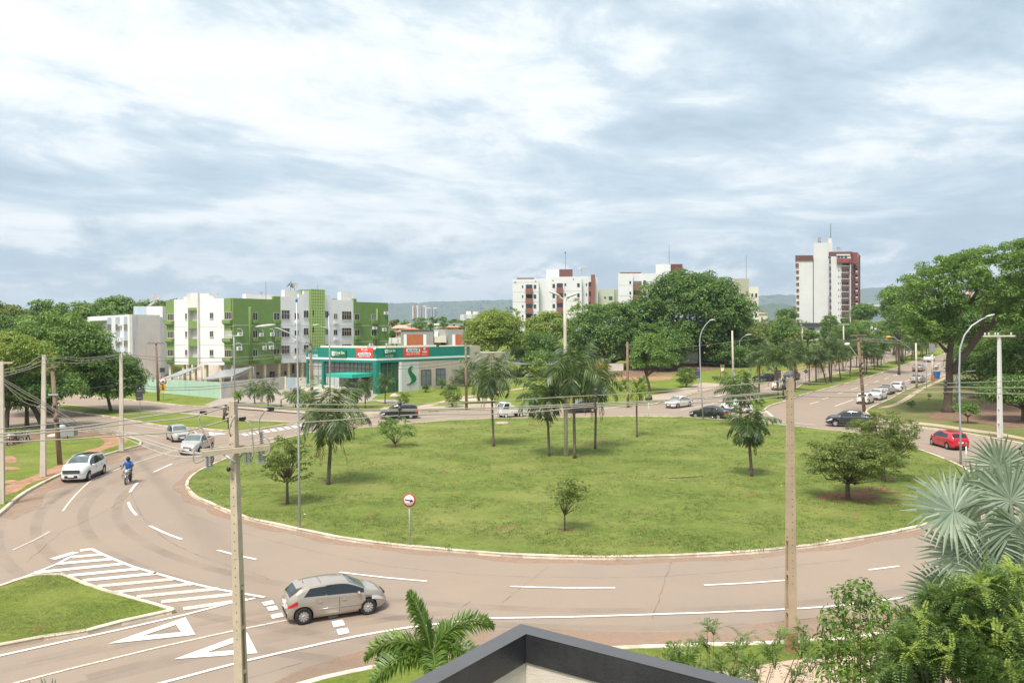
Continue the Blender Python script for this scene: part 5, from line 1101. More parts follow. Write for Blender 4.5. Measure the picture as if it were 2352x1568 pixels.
treepx('shrub', 335, 955, 275, 395, 830, 952, LF_DARK, 'dark rounded shrub at the tip of the avenue median', f=k6, seed=46, n=34, leaf=.25, dens=170, r0=.05, fork=.2, limbs=8, cat='shrub', low=-.95)
treepx('shrub', 225, 960, 170, 285, 890, 958, LF_YEL, 'yellowish ragged plant at the tip of the avenue median', f=k6, seed=47, n=20, leaf=.3, dens=110, r0=.03, fork=.15, limbs=8, cat='shrub', low=-.9)
B = dict(hollow=.5, rmin=.16, rmax=.30)
treepx('broadleaf_tree', 1130, 890, 1062, 1205, 705, 835, LF_YEL, 'yellow green tree with a light crown at the clinic\'s right end', Yd=152, seed=51, n=130, leaf=.42, dens=75, r0=.28, limbs=12, **B)
treepx('broadleaf_tree', 1125, 890, 1085, 1170, 800, 880, LF_MID, 'lower leafy tree against the clinic\'s stone wing', Yd=147, seed=52, n=50, leaf=.38, dens=70, r0=.2, limbs=8, **B)
treepx('broadleaf_tree', 1610, 847, 1445, 1725, 613, 830, LF_DARK, 'huge dark crowned tree covering the right white block', Yd=172, seed=53, n=330, leaf=.6, dens=42, r0=.7, limbs=16, ry=11, hollow=.55, rmin=.10, rmax=.20, fork=3.5, low=-.75)
treepx('broadleaf_tree', 1400, 850, 1300, 1500, 685, 845, LF_DARK, 'wide dark mango like tree left of the hugest crown', Yd=166, seed=54, n=240, leaf=.55, dens=48, r0=.5, limbs=12, ry=9, hollow=.6, rmin=.10, rmax=.20, low=-.8)
treepx('broadleaf_tree', 1510, 850, 1425, 1590, 740, 850, LF_DARK, 'lower dark tree filling the gap between the two widest crowns', Yd=163, seed=55, n=120, leaf=.5, dens=50, r0=.4, limbs=9, low=-.8, **B)
treepx('broadleaf_tree', 1235, 850, 1170, 1300, 755, 850, LF_DARK, 'dark low tree above the kiosk roof', Yd=160, seed=56, n=100, leaf=.45, dens=55, r0=.35, limbs=9, low=-.85, **B)
treepx('broadleaf_tree', 1255, 800, 1205, 1320, 712, 800, LF_YEL, 'bright green tree in front of the left white block', Yd=178, seed=57, n=90, leaf=.5, dens=55, r0=.3, limbs=8, **B)
treepx('broadleaf_tree', 1310, 760, 1290, 1345, 682, 770, LF_YEL, 'thin bright tree top rising beside the double street lamp', Yd=182, seed=58, n=30, leaf=.5, dens=55, r0=.2, limbs=8, **B)
treepx('broadleaf_tree', 1670, 860, 1620, 1730, 770, 855, LF_DARK, 'dark tree low on the right flank of the hugest crown', Yd=168, seed=59, n=90, leaf=.5, dens=50, r0=.35, limbs=8, low=-.8, **B)
treepx('broadleaf_tree', 1175, 760, 1155, 1195, 700, 760, LF_DARK, 'small dark tree top left of the left white block', Yd=205, seed=60, n=30, leaf=.5, dens=50, r0=.2, limbs=6, **B)
for i, (x0, x1, y0, y1, m, lab, Yd) in enumerate(((1190, 1290, 800, 880, LF_MID, 'leafy undergrowth right beside the clinic wing', 150), (1215, 1260, 820, 880, LF_YEL, 'light bush right before the dark red kiosk', 143), (1290, 1380, 800, 850, LF_DARK, 'dark undergrowth behind the kiosk roof', 164), (1555, 1640, 790, 850, LF_DARK, 'dark undergrowth left of the widest trunk', 176), (1625, 1760, 800, 850, LF_DARK, 'dark undergrowth right of the widest trunk', 178), (1690, 1790, 760, 835, LF_MID, 'mid green tree between the widest crown and the avenue palms', 186), (1725, 1800, 735, 800, LF_OLIVE, 'olive tree at the foot of the beige block', 210), (1900, 1990, 735, 790, LF_DARK, 'dark tree between the tower and the far poles', 245), (1960, 2050, 730, 785, LF_MID, 'mid green trees at the avenue bend', 235), (1480, 1560, 800, 850, LF_MID, 'lower green bush between the two widest crowns', 158))):
    treepx('broadleaf_tree', (x0 + x1) / 2, y1 + 8, x0, x1, y0, y1, m, lab, Yd=Yd, seed=190 + i, n=60, leaf=.5, dens=46, r0=.2, limbs=6, low=-.95, group='undergrowth of the tree belt', **B)
treepx('broadleaf_tree', 110, 950, -10, 262, 714, 930, LF_MID, 'large dome shaped dark tree on the left avenue', Yd=100, seed=61, n=270, leaf=.38, dens=85, r0=.45, limbs=12, ry=7.5, fork=2.6, hollow=.6, rmin=.11, rmax=.21, low=-.8)
treepx('broadleaf_tree', 14, 990, -60, 118, 757, 900, LF_YEL, 'pale yellow green tree at the left picture edge', Yd=84, seed=62, n=130, leaf=.34, dens=90, r0=.25, limbs=12, fork=3.0, lean=(.3, .0), rmin=.14, rmax=.26, hollow=.5)
treepx('broadleaf_tree', 255, 943, 165, 330, 800, 935, LF_DARK, 'dark tree reaching over the avenue median, on a leaning trunk', seed=63, n=150, leaf=.36, dens=85, r0=.2, limbs=10, lean=(-.8, 0), fork=2.8, low=-.8, **B)
treepx('broadleaf_tree', 62, 987, -30, 130, 850, 985, LF_DARK, 'shadowy low crowned tree over the parked motorcycles', Yd=87, seed=64, n=110, leaf=.34, dens=85, r0=.22, limbs=8, fork=2.4, low=-.3, **B)
treepx('broadleaf_tree', 100, 990, 30, 190, 845, 945, LF_DARK, 'shadowy tree with a strongly leaning trunk behind two concrete poles', Yd=86, seed=65, n=110, leaf=.34, dens=85, r0=.28, limbs=8, lean=(-2.5, 1), fork=3.2, low=-.4, **B)
G_ = 'trees behind the blue and white block'
for i, (x0, x1, y0, y1, m, lab, Yd) in enumerate((
    (-80, 70, 680, 800, LF_OLIVE, 'pale feathery tree at the far left of the skyline', 150), (50, 170, 682, 790, LF_MID, 'round topped tree second from the left on the skyline', 165), (-40, 120, 715, 800, LF_DARK, 'broad low dark tree filling the left skyline', 140),
    (135, 265, 686, 790, LF_MID, 'mid green tree in the centre of the left skyline', 170), (200, 330, 676, 790, LF_MID, 'tallest dark tree of the left skyline', 180), (285, 400, 682, 780, LF_MID, 'dark tree behind the roof tank of the blue and white block', 190), (355, 460, 680, 770, LF_MID, 'tree top just above the green block\'s left parapet', 195),
    (115, 210, 730, 830, LF_DARK, 'dark tree filling the gap left of the blue and white block', 150), (625, 670, 677, 720, LF_MID, 'small tree top above the green block\'s middle parapet', 200), (745, 790, 682, 720, LF_MID, 'small tree top right of the tiled tower', 205))):
    treepx('broadleaf_tree', (x0 + x1) / 2, y1 + 30, x0, x1, y0, y1 + 20, m, lab, Yd=Yd, seed=70 + i, n=110, leaf=.6, dens=42, r0=.3, limbs=7, group=G_, low=-.9, **B)
G_ = 'trees among the houses beyond the clinic'
for i, (x0, x1, y0, y1, m, lab, Yd) in enumerate((
    (665, 1070, 525, 760, LF_DARK, 'round dark tree in front of the white boxy house', 260), (1065, 1225, 590, 730, LF_MID, 'small cone shaped tree beside the cream two storey house', 255), (1340, 1570, 490, 710, LF_MID, 'wide light tree between the cream house and the long white wall', 280),
    (690, 1070, 450, 560, LF_MID, 'tree mass below the far twin towers', 420), (1090, 1340, 425, 600, LF_DARK, 'taller trees right below the far twin towers', 400), (1325, 1550, 435, 540, LF_DARK, 'dark dome shaped tree on the rise', 380),
    (115, 300, 500, 660, LF_OLIVE, 'olive tree against the green block\'s right edge', 240), (230, 380, 490, 580, LF_DARK, 'dark tree top farther right of the green block', 330), (400, 620, 540, 650, LF_MID, 'low tree line above the pink roof', 320),
    (1730, 1950, 510, 610, LF_MID, 'light trees below the small distant white block', 360), (1940, 2130, 470, 680, LF_DARK, 'palm like dark tree right of the long white wall', 270), (1560, 1740, 510, 620, LF_DARK, 'dark trees beneath the brick coloured house', 370), (118, 290, 740, 950, LF_DARK, 'dark tree beside the peach house', 190), (1820, 1990, 640, 760, LF_OLIVE, 'olive bush at the end of the ochre house roof', 230))):
    treepx('broadleaf_tree', (x0 + x1) / 2, y1 + 40, x0, x1, y0, y1 + 20, m, lab, Yd=Yd, f=r1, seed=90 + i, n=55, leaf=.6 * Yd / 260, dens=30 * (260 / Yd) ** 2, r0=.25, limbs=6, group=G_, low=-.95, **B)
G_ = 'trees along the right avenue'
for i, (x0, x1, y0, y1, m, lab, Yd, n) in enumerate((
    (370, 680, 345, 640, LF_MID, 'light green tree before the tower\'s right foot', 270, 70), (680, 900, 350, 700, LF_DARK, 'dark pointed tree at the tower\'s right corner', 265, 60), (905, 1380, 150, 480, LF_MID, 'broad tree right of the tower on a forked trunk', 290, 110), (890, 1090, 450, 700, LF_YEL, 'yellow green tree below the broad one right of the tower', 250, 60),
    (1045, 1180, 470, 640, LF_DARK, 'dark narrow tree left of the white pointed house', 270, 40), (1420, 1900, 0, 470, LF_DARK, 'dark tree mass against the hills, left of the great right tree', 200, 150), (1600, 2000, 380, 560, LF_MID, 'light tree hanging over the avenue\'s far bend', 190, 60), (360, 520, 570, 760, LF_DARK, 'dark low tree above the avenue palms', 240, 50), (-60, 330, 620, 800, LF_MID, 'rounded trees behind the first palms of the avenue', 215, 90))):
    treepx('broadleaf_tree', (x0 + x1) / 2, y1 + 60, x0, x1, y0, y1 + 40, m, lab, Yd=Yd, f=r3, seed=110 + i, n=int(n * 1.5), leaf=.62, dens=38, r0=.3, limbs=8, group=G_, low=-.95, **B)
for i, (x0, x1, y0, y1, m, lab, Yd, n) in enumerate((
    (590, 800, 620, 830, LF_MID, 'leafy street tree with a yellow green top left of the tower base', 185, 90), (350, 560, 700, 880, LF_OLIVE, 'olive tree behind the bent lamp at the avenue entrance', 180, 80), (520, 640, 640, 760, LF_DARK, 'dark tree right of the beige block', 215, 50), (640, 790, 570, 650, LF_DARK, 'dark trees left of the tower foot', 260, 50), (740, 790, 540, 640, LF_DARK, 'slim palm like tree top at the tower\'s left edge', 320, 16), (420, 540, 640, 720, LF_MID, 'small tree at the foot of the beige block', 222, 40), (700, 830, 720, 850, LF_OLIVE, 'low olive tree behind the avenue palms', 175, 50))):
    treepx('broadleaf_tree', (x0 + x1) / 2, y1 + 30, x0, x1, y0, y1 + 20, m, lab, Yd=Yd, f=c5, seed=130 + i, n=int(n * 1.5), leaf=.52, dens=46, r0=.25, limbs=8, group=G_, low=-.95, **B)
P = at(2175, 946, .12); Yb = P.y
rs = np.random.RandomState(7)
bt = thing('rain_tree', P, 'great spreading tree with a heavy forked trunk on the right park lawn', 'tree')
tb = MB(); pl = lambda x, y, dy=0: atY(*q1(x, y), Yb + dy) - P
g0 = lambda x, y, dy=0: atY(*q2(x, y), Yb + dy) - P
tb.tube([g0(830, 1010), g0(828, 940), g0(835, 800), g0(850, 600), g0(850, 470)], [.9, .55, .45, .43, .41], 10)
tb.tube([g0(850, 490), g0(850, 330), g0(870, 150), g0(890, 30), pl(1180, 1380), pl(1220, 1180), pl(1300, 1080), pl(1420, 980, -2), pl(1640, 860, -3)], [.44, .36, .33, .30, .26, .22, .18, .13, .06], 8)
tb.tube([g0(860, 500), g0(930, 450), g0(1000, 330, 1), g0(1100, 210, 2), pl(1560, 1380, 2), pl(1720, 1260, 3), pl(1900, 1120, 3), pl(2100, 980, 4), pl(2250, 820, 5)], [.48, .46, .44, .40, .36, .30, .24, .18, .08], 8)
for a in ([(1190, 1400), (1150, 1250), (1130, 1000, -2), (1090, 800, -3), (1080, 700, -3)], [(1180, 1380), (1080, 1300, 1), (960, 1230, 2), (850, 1100, 3)], [(1230, 1180), (1100, 1120, -2), (950, 950, -3), (800, 880, -4)], [(1300, 1080), (1240, 900, 2), (1200, 750, 3), (1190, 600, 4)], [(1420, 980, -2), (1500, 850, -3), (1520, 700, -4), (1560, 520, -4)], [(1570, 1380, 2), (1590, 1200, 3), (1650, 1000, 4), (1620, 860, 5), (1560, 700, 5)], [(1640, 860, -3), (1760, 740, -4), (1880, 640, -4)], [(1720, 1260, 3), (1760, 1100, 5), (1770, 900, 6), (1900, 700, 6)], [(850, 950, 3), (640, 900, 4), (520, 860, 5), (420, 830, 5)]):
    pts = [pl(*q) for q in a]; tb.tube(pts, [.24 * (1 - .8 * i / (len(pts) - 1)) for i in range(len(pts))], 6)
tb.tube([g0(820, 260), g0(770, 200), g0(720, 150), g0(650, 110)], [.22, .18, .14, .07], 6)
tb.build('trunk', BARK, bt, (0, 0, 0), fix=False)
cl_ = []
OUT = [(215, 950), (330, 800), (520, 700), (735, 625), (765, 510), (850, 540), (1000, 480), (1000, 385), (1150, 360), (1390, 300), (1600, 250), (1750, 310), (1880, 260), (2010, 250), (2010, 190), (2100, 120), (2400, 80), (2400, 1300), (1900, 1300), (1820, 1180), (1700, 1120), (1450, 1060), (1310, 1130), (1250, 1330), (1160, 1480), (900, 1500), (700, 1400), (500, 1330), (530, 1080), (600, 940), (420, 920), (300, 960)]
GAP = [(960, 1060, 850, 920), (1250, 1460, 830, 960), (1480, 1620, 860, 1060), (1690, 1800, 640, 700)]
while len(cl_) < 680:
    x, y = rs.uniform(200, 2400), rs.uniform(80, 1500)
    if not inpoly(OUT, x, y): continue
    if any(a < x < b and c < y < d for a, b, c, d in GAP) and rs.random() < .93: continue
    if 1250 < x < 1850 and 780 < y < 1080 and rs.random() < .30: continue
    y += 26 * math.sin(x * .009 + y * .045)
    cl_.append((np.array(atY(*q1(x, y), Yb + rs.uniform(-6.5, 6.5)) - P), rs.uniform(.5, 1.1)))
for i in range(70): cl_.append((np.array(atY(*q1(rs.uniform(560, 1230), rs.uniform(1180, 1530)), Yb + rs.uniform(-5, 3)) - P), rs.uniform(.45, .85)))
C, T, N = clump_leaves(rs, cl_, 140, .3, .8, .55, droop=.1)
ln = .34 * rs.uniform(.6, 1.4, len(C)); link('crown', leaf_mesh('crown', C, T, N, ln, ln * .42, LF_MID, .1), bt)
for i, (bx, by, x0, x1, y0, y1, m, lab, Yd, n) in enumerate((
    (2350, 967, 2255, 2440, 855, 945, LF_DARK, 'dark tree at the right picture edge over the leaf litter', None, 110), (2290, 940, 2185, 2345, 770, 930, LF_DARK, 'shady tree behind the great trunk in the park', 112, 120), (2360, 930, 2270, 2460, 715, 915, LF_MID, 'tall leafy tree behind the pale concrete pole', 108, 150), (2250, 880, 2180, 2330, 715, 865, LF_YEL, 'lighter green tree in the depth of the park', 125, 100), (2065, 860, 2028, 2100, 690, 790, LF_DARK, 'dark tree hanging over the avenue behind the great crown', 150, 90), (2350, 850, 2190, 2480, 650, 830, LF_DARK, 'dark high tree behind the great crown at the right edge', 122, 230))):
    treepx('broadleaf_tree', bx, by, x0, x1, y0, y1, m, lab, Yd=Yd, seed=150 + i, n=n, leaf=.34, dens=80, r0=.2, limbs=10, group='park trees on the right', low=-.75, **B)
def frond(rs, C, T, N, LN, WD, base, az, el, L, droop, nl=24, lw=.05, ll=.5, hang=.5, rach=None):
    d = np.array([math.cos(az), math.sin(az), 0.0]); p = np.array(base, float); e = el; pts = []
    K = 12
    for i in range(K + 1):
        pts.append(p.copy()); e2 = e - droop * (i / K) ** 1.2
        p = p + (d * math.cos(e2) + np.array([0, 0, math.sin(e2)])) * (L / K)
    pts = np.array(pts)
    if rach is not None: rach.tube([Vector(q) for q in pts[::2]], [.035 * (1 - .8 * i / 6) for i in range(7)], 5, cap=False)
    side = np.array([-d[1], d[0], 0.0])
    for i in range(nl):
        t = .10 + .90 * i / (nl - 1); f = t * K; j = min(int(f), K - 1); q = pts[j] * (1 - f + j) + pts[j + 1] * (f - j); tg = pts[j + 1] - pts[j]; tg /= np.linalg.norm(tg)
        l = ll * (math.sin(math.pi * min(1, .15 + t * .85)) ** .6 * .9 + .18) * rs.uniform(.85, 1.1)
        for s_ in (-1, 1):
            v = side * s_ * .85 + tg * .55 + np.array([0, 0, rs.uniform(-.1, .35)]) + rs.normal(size=3) * .10; v[2] -= hang * rs.uniform(.6, 1.3); v /= np.linalg.norm(v)
            C.append(q + v * l / 2); T.append(v); nn = np.cross(v, tg) * s_ + np.array([0, 0, .2]); N.append(nn / (np.linalg.norm(nn) + 1e-6)); LN.append(l); WD.append(lw * rs.uniform(.8, 1.2))
def palm(P, hub, L, label, group=None, seed=1, nf=18, m=None, dead=3, r0=.13, name='feather_palm', ll=None, lw=.09, nl=26, droop=(1.7, 2.7), el=(-.3, 1.45), hang=.85):
    rs = np.random.RandomState(seed); P = Vector(P); hub = Vector(hub) - P
    t = thing(name, P, label, 'palm', group); tb = MB()
    mid = hub * .5 + Vector((rs.normal() * .06, rs.normal() * .06, 0))
    tb.tube([Vector((0, 0, -.1)), hub * .06, mid, hub * .92, hub], [r0 * 1.3, r0, r0 * .9, r0 * .85, r0 * 1.25], 8)
    tr = tb.build('trunk', BARKP, t, (0, 0, 0), fix=False)
    C, T, N, LN, WD = [], [], [], [], []; ra = MB()
    for i in range(nf):
        az = i * 2.39996 + rs.uniform(-.25, .25); q = (i + .5) / nf; e = el[1] - (el[1] - el[0]) * q ** .9
        frond(rs, C, T, N, LN, WD, hub + Vector((0, 0, .15)), az, e, L * rs.uniform(.85, 1.1) * (.8 + .25 * math.sin(math.pi * min(1, q + .2))), rs.uniform(*droop) * (.38 + .8 * q), nl, lw, ll or L * .38, hang, ra)
    o = link('crown', leaf_mesh('crown', np.array(C), unit(np.array(T)), unit(np.array(N)), np.array(LN), np.array(WD), m or LF_PALM, .12), t)
    ra.build('leaf_stalks', LF_PALM2 if m is None else m, o, (0, 0, 0), fix=False)
    if dead:
        C, T, N, LN, WD = [], [], [], [], []
        for i in range(dead):
            az = rs.uniform(0, 6.28); frond(rs, C, T, N, LN, WD, hub - Vector((0, 0, .1)), az, -1.0, L * rs.uniform(.6, 1.25), .55, 16, .06, L * .16, 1.6)
        link('dead_fronds', leaf_mesh('dead_fronds', np.array(C), unit(np.array(T)), unit(np.array(N)), np.array(LN), np.array(WD), LF_DRY, .2), t)
    return t
def palmpx(bx, by, hx, hy, R, label, f=None, Yd=None, **k):
    s_ = 1.0
    if f:
        b0 = f(bx, by); h0 = f(hx, hy); s_ = (f(bx + 1, by)[0] - b0[0]); bx, by = b0; hx, hy = h0
    P = at(bx, by, .12) if Yd is None else atY(bx, by, Yd)
    if Yd is not None: P.z = terr(Yd) + .1
    return palm(P, atY(hx, hy, P.y), R * s_ / F * P.y * 1.7, label, **k)
palmpx(754, 1112, 757, 955, 62, 'drooping palm with a long skirt of dry fronds, left of the round lawn', seed=1, nf=17, dead=11, r0=.13, droop=(1.8, 2.6), nl=32)
palmpx(1134, 1025, 1129, 868, 48, 'slender single palm on the far lawn before the stone wing of the clinic', seed=2, nf=18, dead=4, r0=.11, nl=27)
palmpx(1262, 1047, 1250, 915, 50, 'left palm of the tight group round the double street lamp', seed=3, nf=20, dead=2, r0=.11, group='palms around the double street lamp', nl=27)
palmpx(1320, 1052, 1317, 858, 55, 'tallest palm, touching the double street lamp, with a shaggy dry collar', seed=4, nf=22, dead=5, r0=.13, group='palms around the double street lamp', nl=27)
palmpx(1367, 1030, 1368, 882, 46, 'right palm of the group round the double street lamp', seed=5, nf=18, dead=5, r0=.11, group='palms around the double street lamp', nl=27)
palmpx(1727, 1093, 1720, 982, 42, 'short palm standing alone near the right concrete pole', seed=6, nf=16, dead=3, r0=.11, nl=27)
palmpx(1700, 978, 1698, 898, 38, 'palm with bowed fronds on the avenue median tip', seed=7, nf=18, dead=1, r0=.14, droop=(1.4, 2.2), nl=26)
palmpx(1463, 1003, 1462, 902, 24, 'thin stunted palm with few leaves beside the round sign back', seed=8, nf=9, dead=2, r0=.09, m=LF_YEL, nl=20)
protos = []
for i in range(4):
    pr = palm((0, 0, 0), (.25 * (i - 1.5), .1, 5.2 + .35 * i), 3.7, 'p', 'palms in rows on the avenue median', seed=20 + i, nf=22, dead=4 + i % 2, r0=.14, nl=22, lw=.12, droop=(1.5, 2.4), hang=.6, el=(.3, 1.48)); protos.append(pr)
med = [(525, 866, 530, 470), (713, 788, 710, 420), (867, 718, 860, 400), (943, 698, 945, 440), (1060, 708, 985, 430), (1095, 672, 1090, 350), (1110, 684, 1106, 370), (1212, 652, 1215, 425), (1315, 625, 1310, 370), (1475, 607, 1470, 340), (1495, 594, 1510, 345), (1590, 550, 1597, 410), (1618, 515, 1625, 335), (1658, 526, 1650, 310), (1825, 470, 1820, 255), (1845, 490, 1842, 262), (1923, 400, 1920, 285), (1998, 430, 2000, 305), (2025, 445, 2020, 312), (2093, 395, 2090, 255), (2118, 408, 2115, 262), (2158, 390, 2155, 272), (2187, 380, 2185, 282), (310, 830, 300, 430), (1005, 520, 1000, 345), (1240, 560, 1230, 330), (1390, 520, 1385, 300), (1555, 470, 1550, 262)]
names = ['nearest median palm, beside the white sport utility car', 'second median palm, in front of a dark sign back', 'median palm right behind the black diamond sign', 'short median palm with a brown dry skirt', 'median palm with a strongly slanting trunk', 'left twin of two touching median palms', 'right twin of two touching median palms', 'median palm after the touching pair', 'straight thin palm midway along the median', 'median palm just left of the leaning wooden pole', 'median palm just right of the leaning wooden pole', 'small low palm at the middle of the median', 'left palm of a close pair past the low palm', 'right palm of a close pair past the low palm', 'tall median palm before the grey bush', 'median palm touching the grey bush', 'far palm between the two carriageways', 'median palm left of the wooden lamp pole', 'median palm hidden by the wooden lamp pole', 'first palm of the far line beyond the lamp pole', 'dry skirted palm of the far line', 'third palm of the far line', 'last palm of the far line by the great tree', 'palm on the grass left of the nearest median palm', 'palm at the far kerb behind the slanting one', 'palm at the far kerb behind the twin palms', 'palm at the far kerb right of the twins', 'far kerb palm beside the bent lamp head']
used = [0, 0, 0, 0]
for i, ((bx, by, hx, hy), lab) in enumerate(zip(med, names)):
    P = at(*k6(bx, by), .12); H = atY(*k6(hx, hy), P.y); j = i % 4; h0 = 5.2 + .35 * j
    o = protos[j] if not used[j] else copy_tree(protos[j]); used[j] = 1
    s_ = (H.z - P.z) / h0; o.location = P; o.scale = (max(.8, min(1.15, s_)), max(.8, min(1.15, s_)), s_); o.rotation_euler = (0, math.atan2(H.x - P.x, H.z - P.z) * .8, 0 if i == 4 else i * 1.3)
    o['label'] = lab
G_ = 'small palms in front of the clinic'
for i, (bx, by, hx, hy, R, lab) in enumerate(((970, 1162, 965, 1045, 75, 'dark small palm left of the pair in front of the cream wall'), (1092, 1190, 1090, 1050, 88, 'shaggy small palm right of the pair in front of the cream wall'), (818, 1158, 815, 1090, 40, 'tiny yellowish palm at the foot of the cream wall'), (1345, 1200, 1340, 1100, 70, 'small palm behind the tall lamp post at the parking edge'), (1440, 1160, 1440, 1105, 65, 'pale thin palm beside the wooden pole at the parking edge'), (1985, 1198, 1980, 1030, 85, 'bushy palm before the clinic\'s corner column, left one'), (2165, 1158, 2165, 985, 72, 'dark palm with a pale trunk before the clinic\'s glass corner'), (1890, 1192, 1885, 1110, 55, 'light green young palm at the parking entrance'))):
    palmpx(bx, by, hx, hy, R, lab, f=c2, seed=40 + i, nf=14, dead=1 if i % 2 else 0, r0=.09, nl=18, lw=.08, group=G_, m=LF_YEL if i in (2, 4) else None, droop=(1.4, 2.2))
palmpx(742, 1000, 745, 900, 75, 'shaggy palm against the clinic\'s stone wall beside the wooden pole', f=c3, seed=50, nf=16, dead=2, r0=.12, nl=18, lw=.08, group=G_)
for i, (bx, by, R, lab) in enumerate(((1620, 655, 62, 'left one of two dark cycads under the clinic windows'), (1735, 628, 62, 'right one of two dark cycads under the clinic windows'), (1435, 695, 35, 'little spiky palm before the clinic\'s stone wall'), (2080, 790, 70, 'fan shaped clump beside the slender lawn palm'))):
    palmpx(bx, by, bx, by - 25, R, lab, f=k4, seed=60 + i, nf=20, dead=0, r0=.15, nl=14, lw=.06, name='cycad', droop=(.6, 1.2), el=(.15, 1.3), hang=.1, ll=.35, m=LF_DARK)
for i, (bx, by, R, lab) in enumerate(((1090, 1215, 60, 'left cycad behind the wooden pole on the verge lawn'), (1250, 1195, 55, 'right cycad behind the wooden pole on the verge lawn'), (1200, 1250, 80, 'light green clump at the verge in front of the cycads'))):
    palmpx(bx, by, bx, by - 25, R, lab, f=c4, seed=66 + i, nf=18, dead=0, r0=.15, nl=14, lw=.07, name='cycad', droop=(.6, 1.2), el=(.1, 1.3), hang=.1, ll=.4, m=LF_DARK if i < 2 else LF_MID)
P = atY(992, 1560, 16.5); P.z = .12; H = atY(992, 1532, 16.5)
t = thing('garden_palm', P, 'lush bushy garden palm rising left of the dark parapet', 'palm'); tb = MB(); hub = H - P; tb.tube([(0, 0, -.1), hub * .5, hub, hub + Vector((0, 0, .35))], [.11, .10, .09, .05], 8); tb.build('trunk', BARKP, t, (0, 0, 0), fix=False)
rs = np.random.RandomState(81)
for az, el, L_, dr_ in ((160, 1.42, 1.65, .55), (15, 1.2, 1.95, 2.0), (-25, .85, 1.5, 2.1), (190, .85, 1.85, 1.9), (215, .5, 1.75, 1.6), (-80, .8, 1.3, 1.8), (60, .9, 1.5, 1.8), (165, .35, 1.5, 1.2)):
    C, T, N, LN, WD = [], [], [], [], []; ra = MB()
    for q in (-.5, .2, .8): frond(rs, C, T, N, LN, WD, hub + Vector((0, 0, .2)), rad(az), el, L_ * .87, dr_, 60, .036, .38, q, ra if q < 0 else None)
    o = link('frond', leaf_mesh('frond', np.array(C), unit(np.array(T)), unit(np.array(N)), np.array(LN), np.array(WD), LF_PALM2, .12), t); ra.build('leaf_stalk', LF_PALM2, o, (0, 0, 0), fix=False)
def fan_palm(P, hub, fans, label, seed):
    rs = np.random.RandomState(seed); P = Vector(P); hub = Vector(hub) - P
    t = thing('fan_palm', P, label, 'palm'); tb = MB(); tb.tube([Vector((0, 0, -.1)), hub * .5, hub], [.28, .24, .3], 10); tb.build('trunk', BARKP, t, (0, 0, 0), fix=False)
    for (c, rad_, tip, nrm) in fans:
        c = Vector(c) - P; mb = MB(); tip = Vector(tip).normalized(); nrm = (Vector(nrm) - tip * Vector(nrm).dot(tip)).normalized(); sd_ = tip.cross(nrm)
        K = 36
        for i in range(K):
            a = rad(-145 + 290 * i / (K - 1)); d = tip * math.cos(a) + sd_ * math.sin(a); L = rad_ * (1 - .14 * abs(a) / 2.5) * rs.uniform(.9, 1.07); wd = rad_ * .085
            e = d.cross(nrm).normalized(); cup = lambda q: nrm * (rad_ * .16 * q * q - rad_ * .05 * q * (i % 2)) + Vector((0, 0, -1)) * (rad_ * .28 * max(0, q - .55) ** 1.5 * rs.uniform(.6, 2.2))
            p0 = c; r_ = [c + d * (L * q) + cup(q) for q in (0, .35, .68, 1.0)]; ww = [.0, wd * .46, wd * .36, .004]; fold = nrm * (wd * .22)
            for q in range(3):
                mb.face([r_[q] - e * ww[q], r_[q] + fold * (q > 0), r_[q + 1] + fold * (q < 2), r_[q + 1] - e * ww[q + 1]]); mb.face([r_[q] + fold * (q > 0), r_[q] + e * ww[q], r_[q + 1] + e * ww[q + 1], r_[q + 1] + fold * (q < 2)])
        mb.tube([hub, hub.lerp(c, .5) + Vector((0, 0, .12)), c], [.06, .045, .03], 6, cap=False)
        mb.build('fan_leaf', LF_SILV, t, (0, 0, 0), fix=False)
    return t
YB = 14.5
hub = atY(2330, 1290, YB); P = Vector((hub.x, hub.y, .1))
fans = []
for (x, y, R, tx, ty, nx, ny, nz, dy) in ((2205, 1150, 1.10, -.9, .15, -.1, -.75, .6, -.3), (2262, 1130, 1.0, -.55, .85, -.4, -.8, .3, .5), (2335, 1125, 1.25, -.2, 1, -.25, -.9, .25, .0), (2230, 1250, 1.0, -.85, -.2, -.2, -.6, .75, -.4), (2285, 1225, .95, -.2, -.75, -.3, -.85, .2, -.7), (2190, 1345, 1.0, -.75, -.45, -.2, -.7, .6, .1), (2300, 1330, 1.05, -.5, -.8, -.2, -.8, .5, -.9), (2390, 1230, 1.2, .5, .5, 0, -.9, .4, -.3), (2352, 1185, 1.1, .1, -.6, -.1, -.95, .1, -.9), (2310, 1050, 1.0, -.1, 1, -.5, -.7, -.1, 1.0)):
    fans.append((atY(x - 14, y + 22, YB + dy), R * rs.uniform(.72, .92), _rt * tx + Vector((0, 0, 1)) * ty + Vector((0, .15, 0)), (nx, ny, nz)))
fan_palm(P, hub, fans, 'silvery blue fan palm at the right edge above the feathery shrubs', 5)
hub = atY(60, 1700, 9.5); P = Vector((hub.x, hub.y, .1))
fan_palm(P, hub, [(atY(105, 1655, 9.3), .62, (.25, .1, 1), (-.2, -.9, .2)), (atY(20, 1680, 9.3), .6, (-.5, .1, .9), (-.2, -.9, .3)), (atY(60, 1700, 9.0), .6, (0, -.5, .8), (0, -.7, .7))], 'silvery fan palm whose tips poke up at the lower left corner', 6)
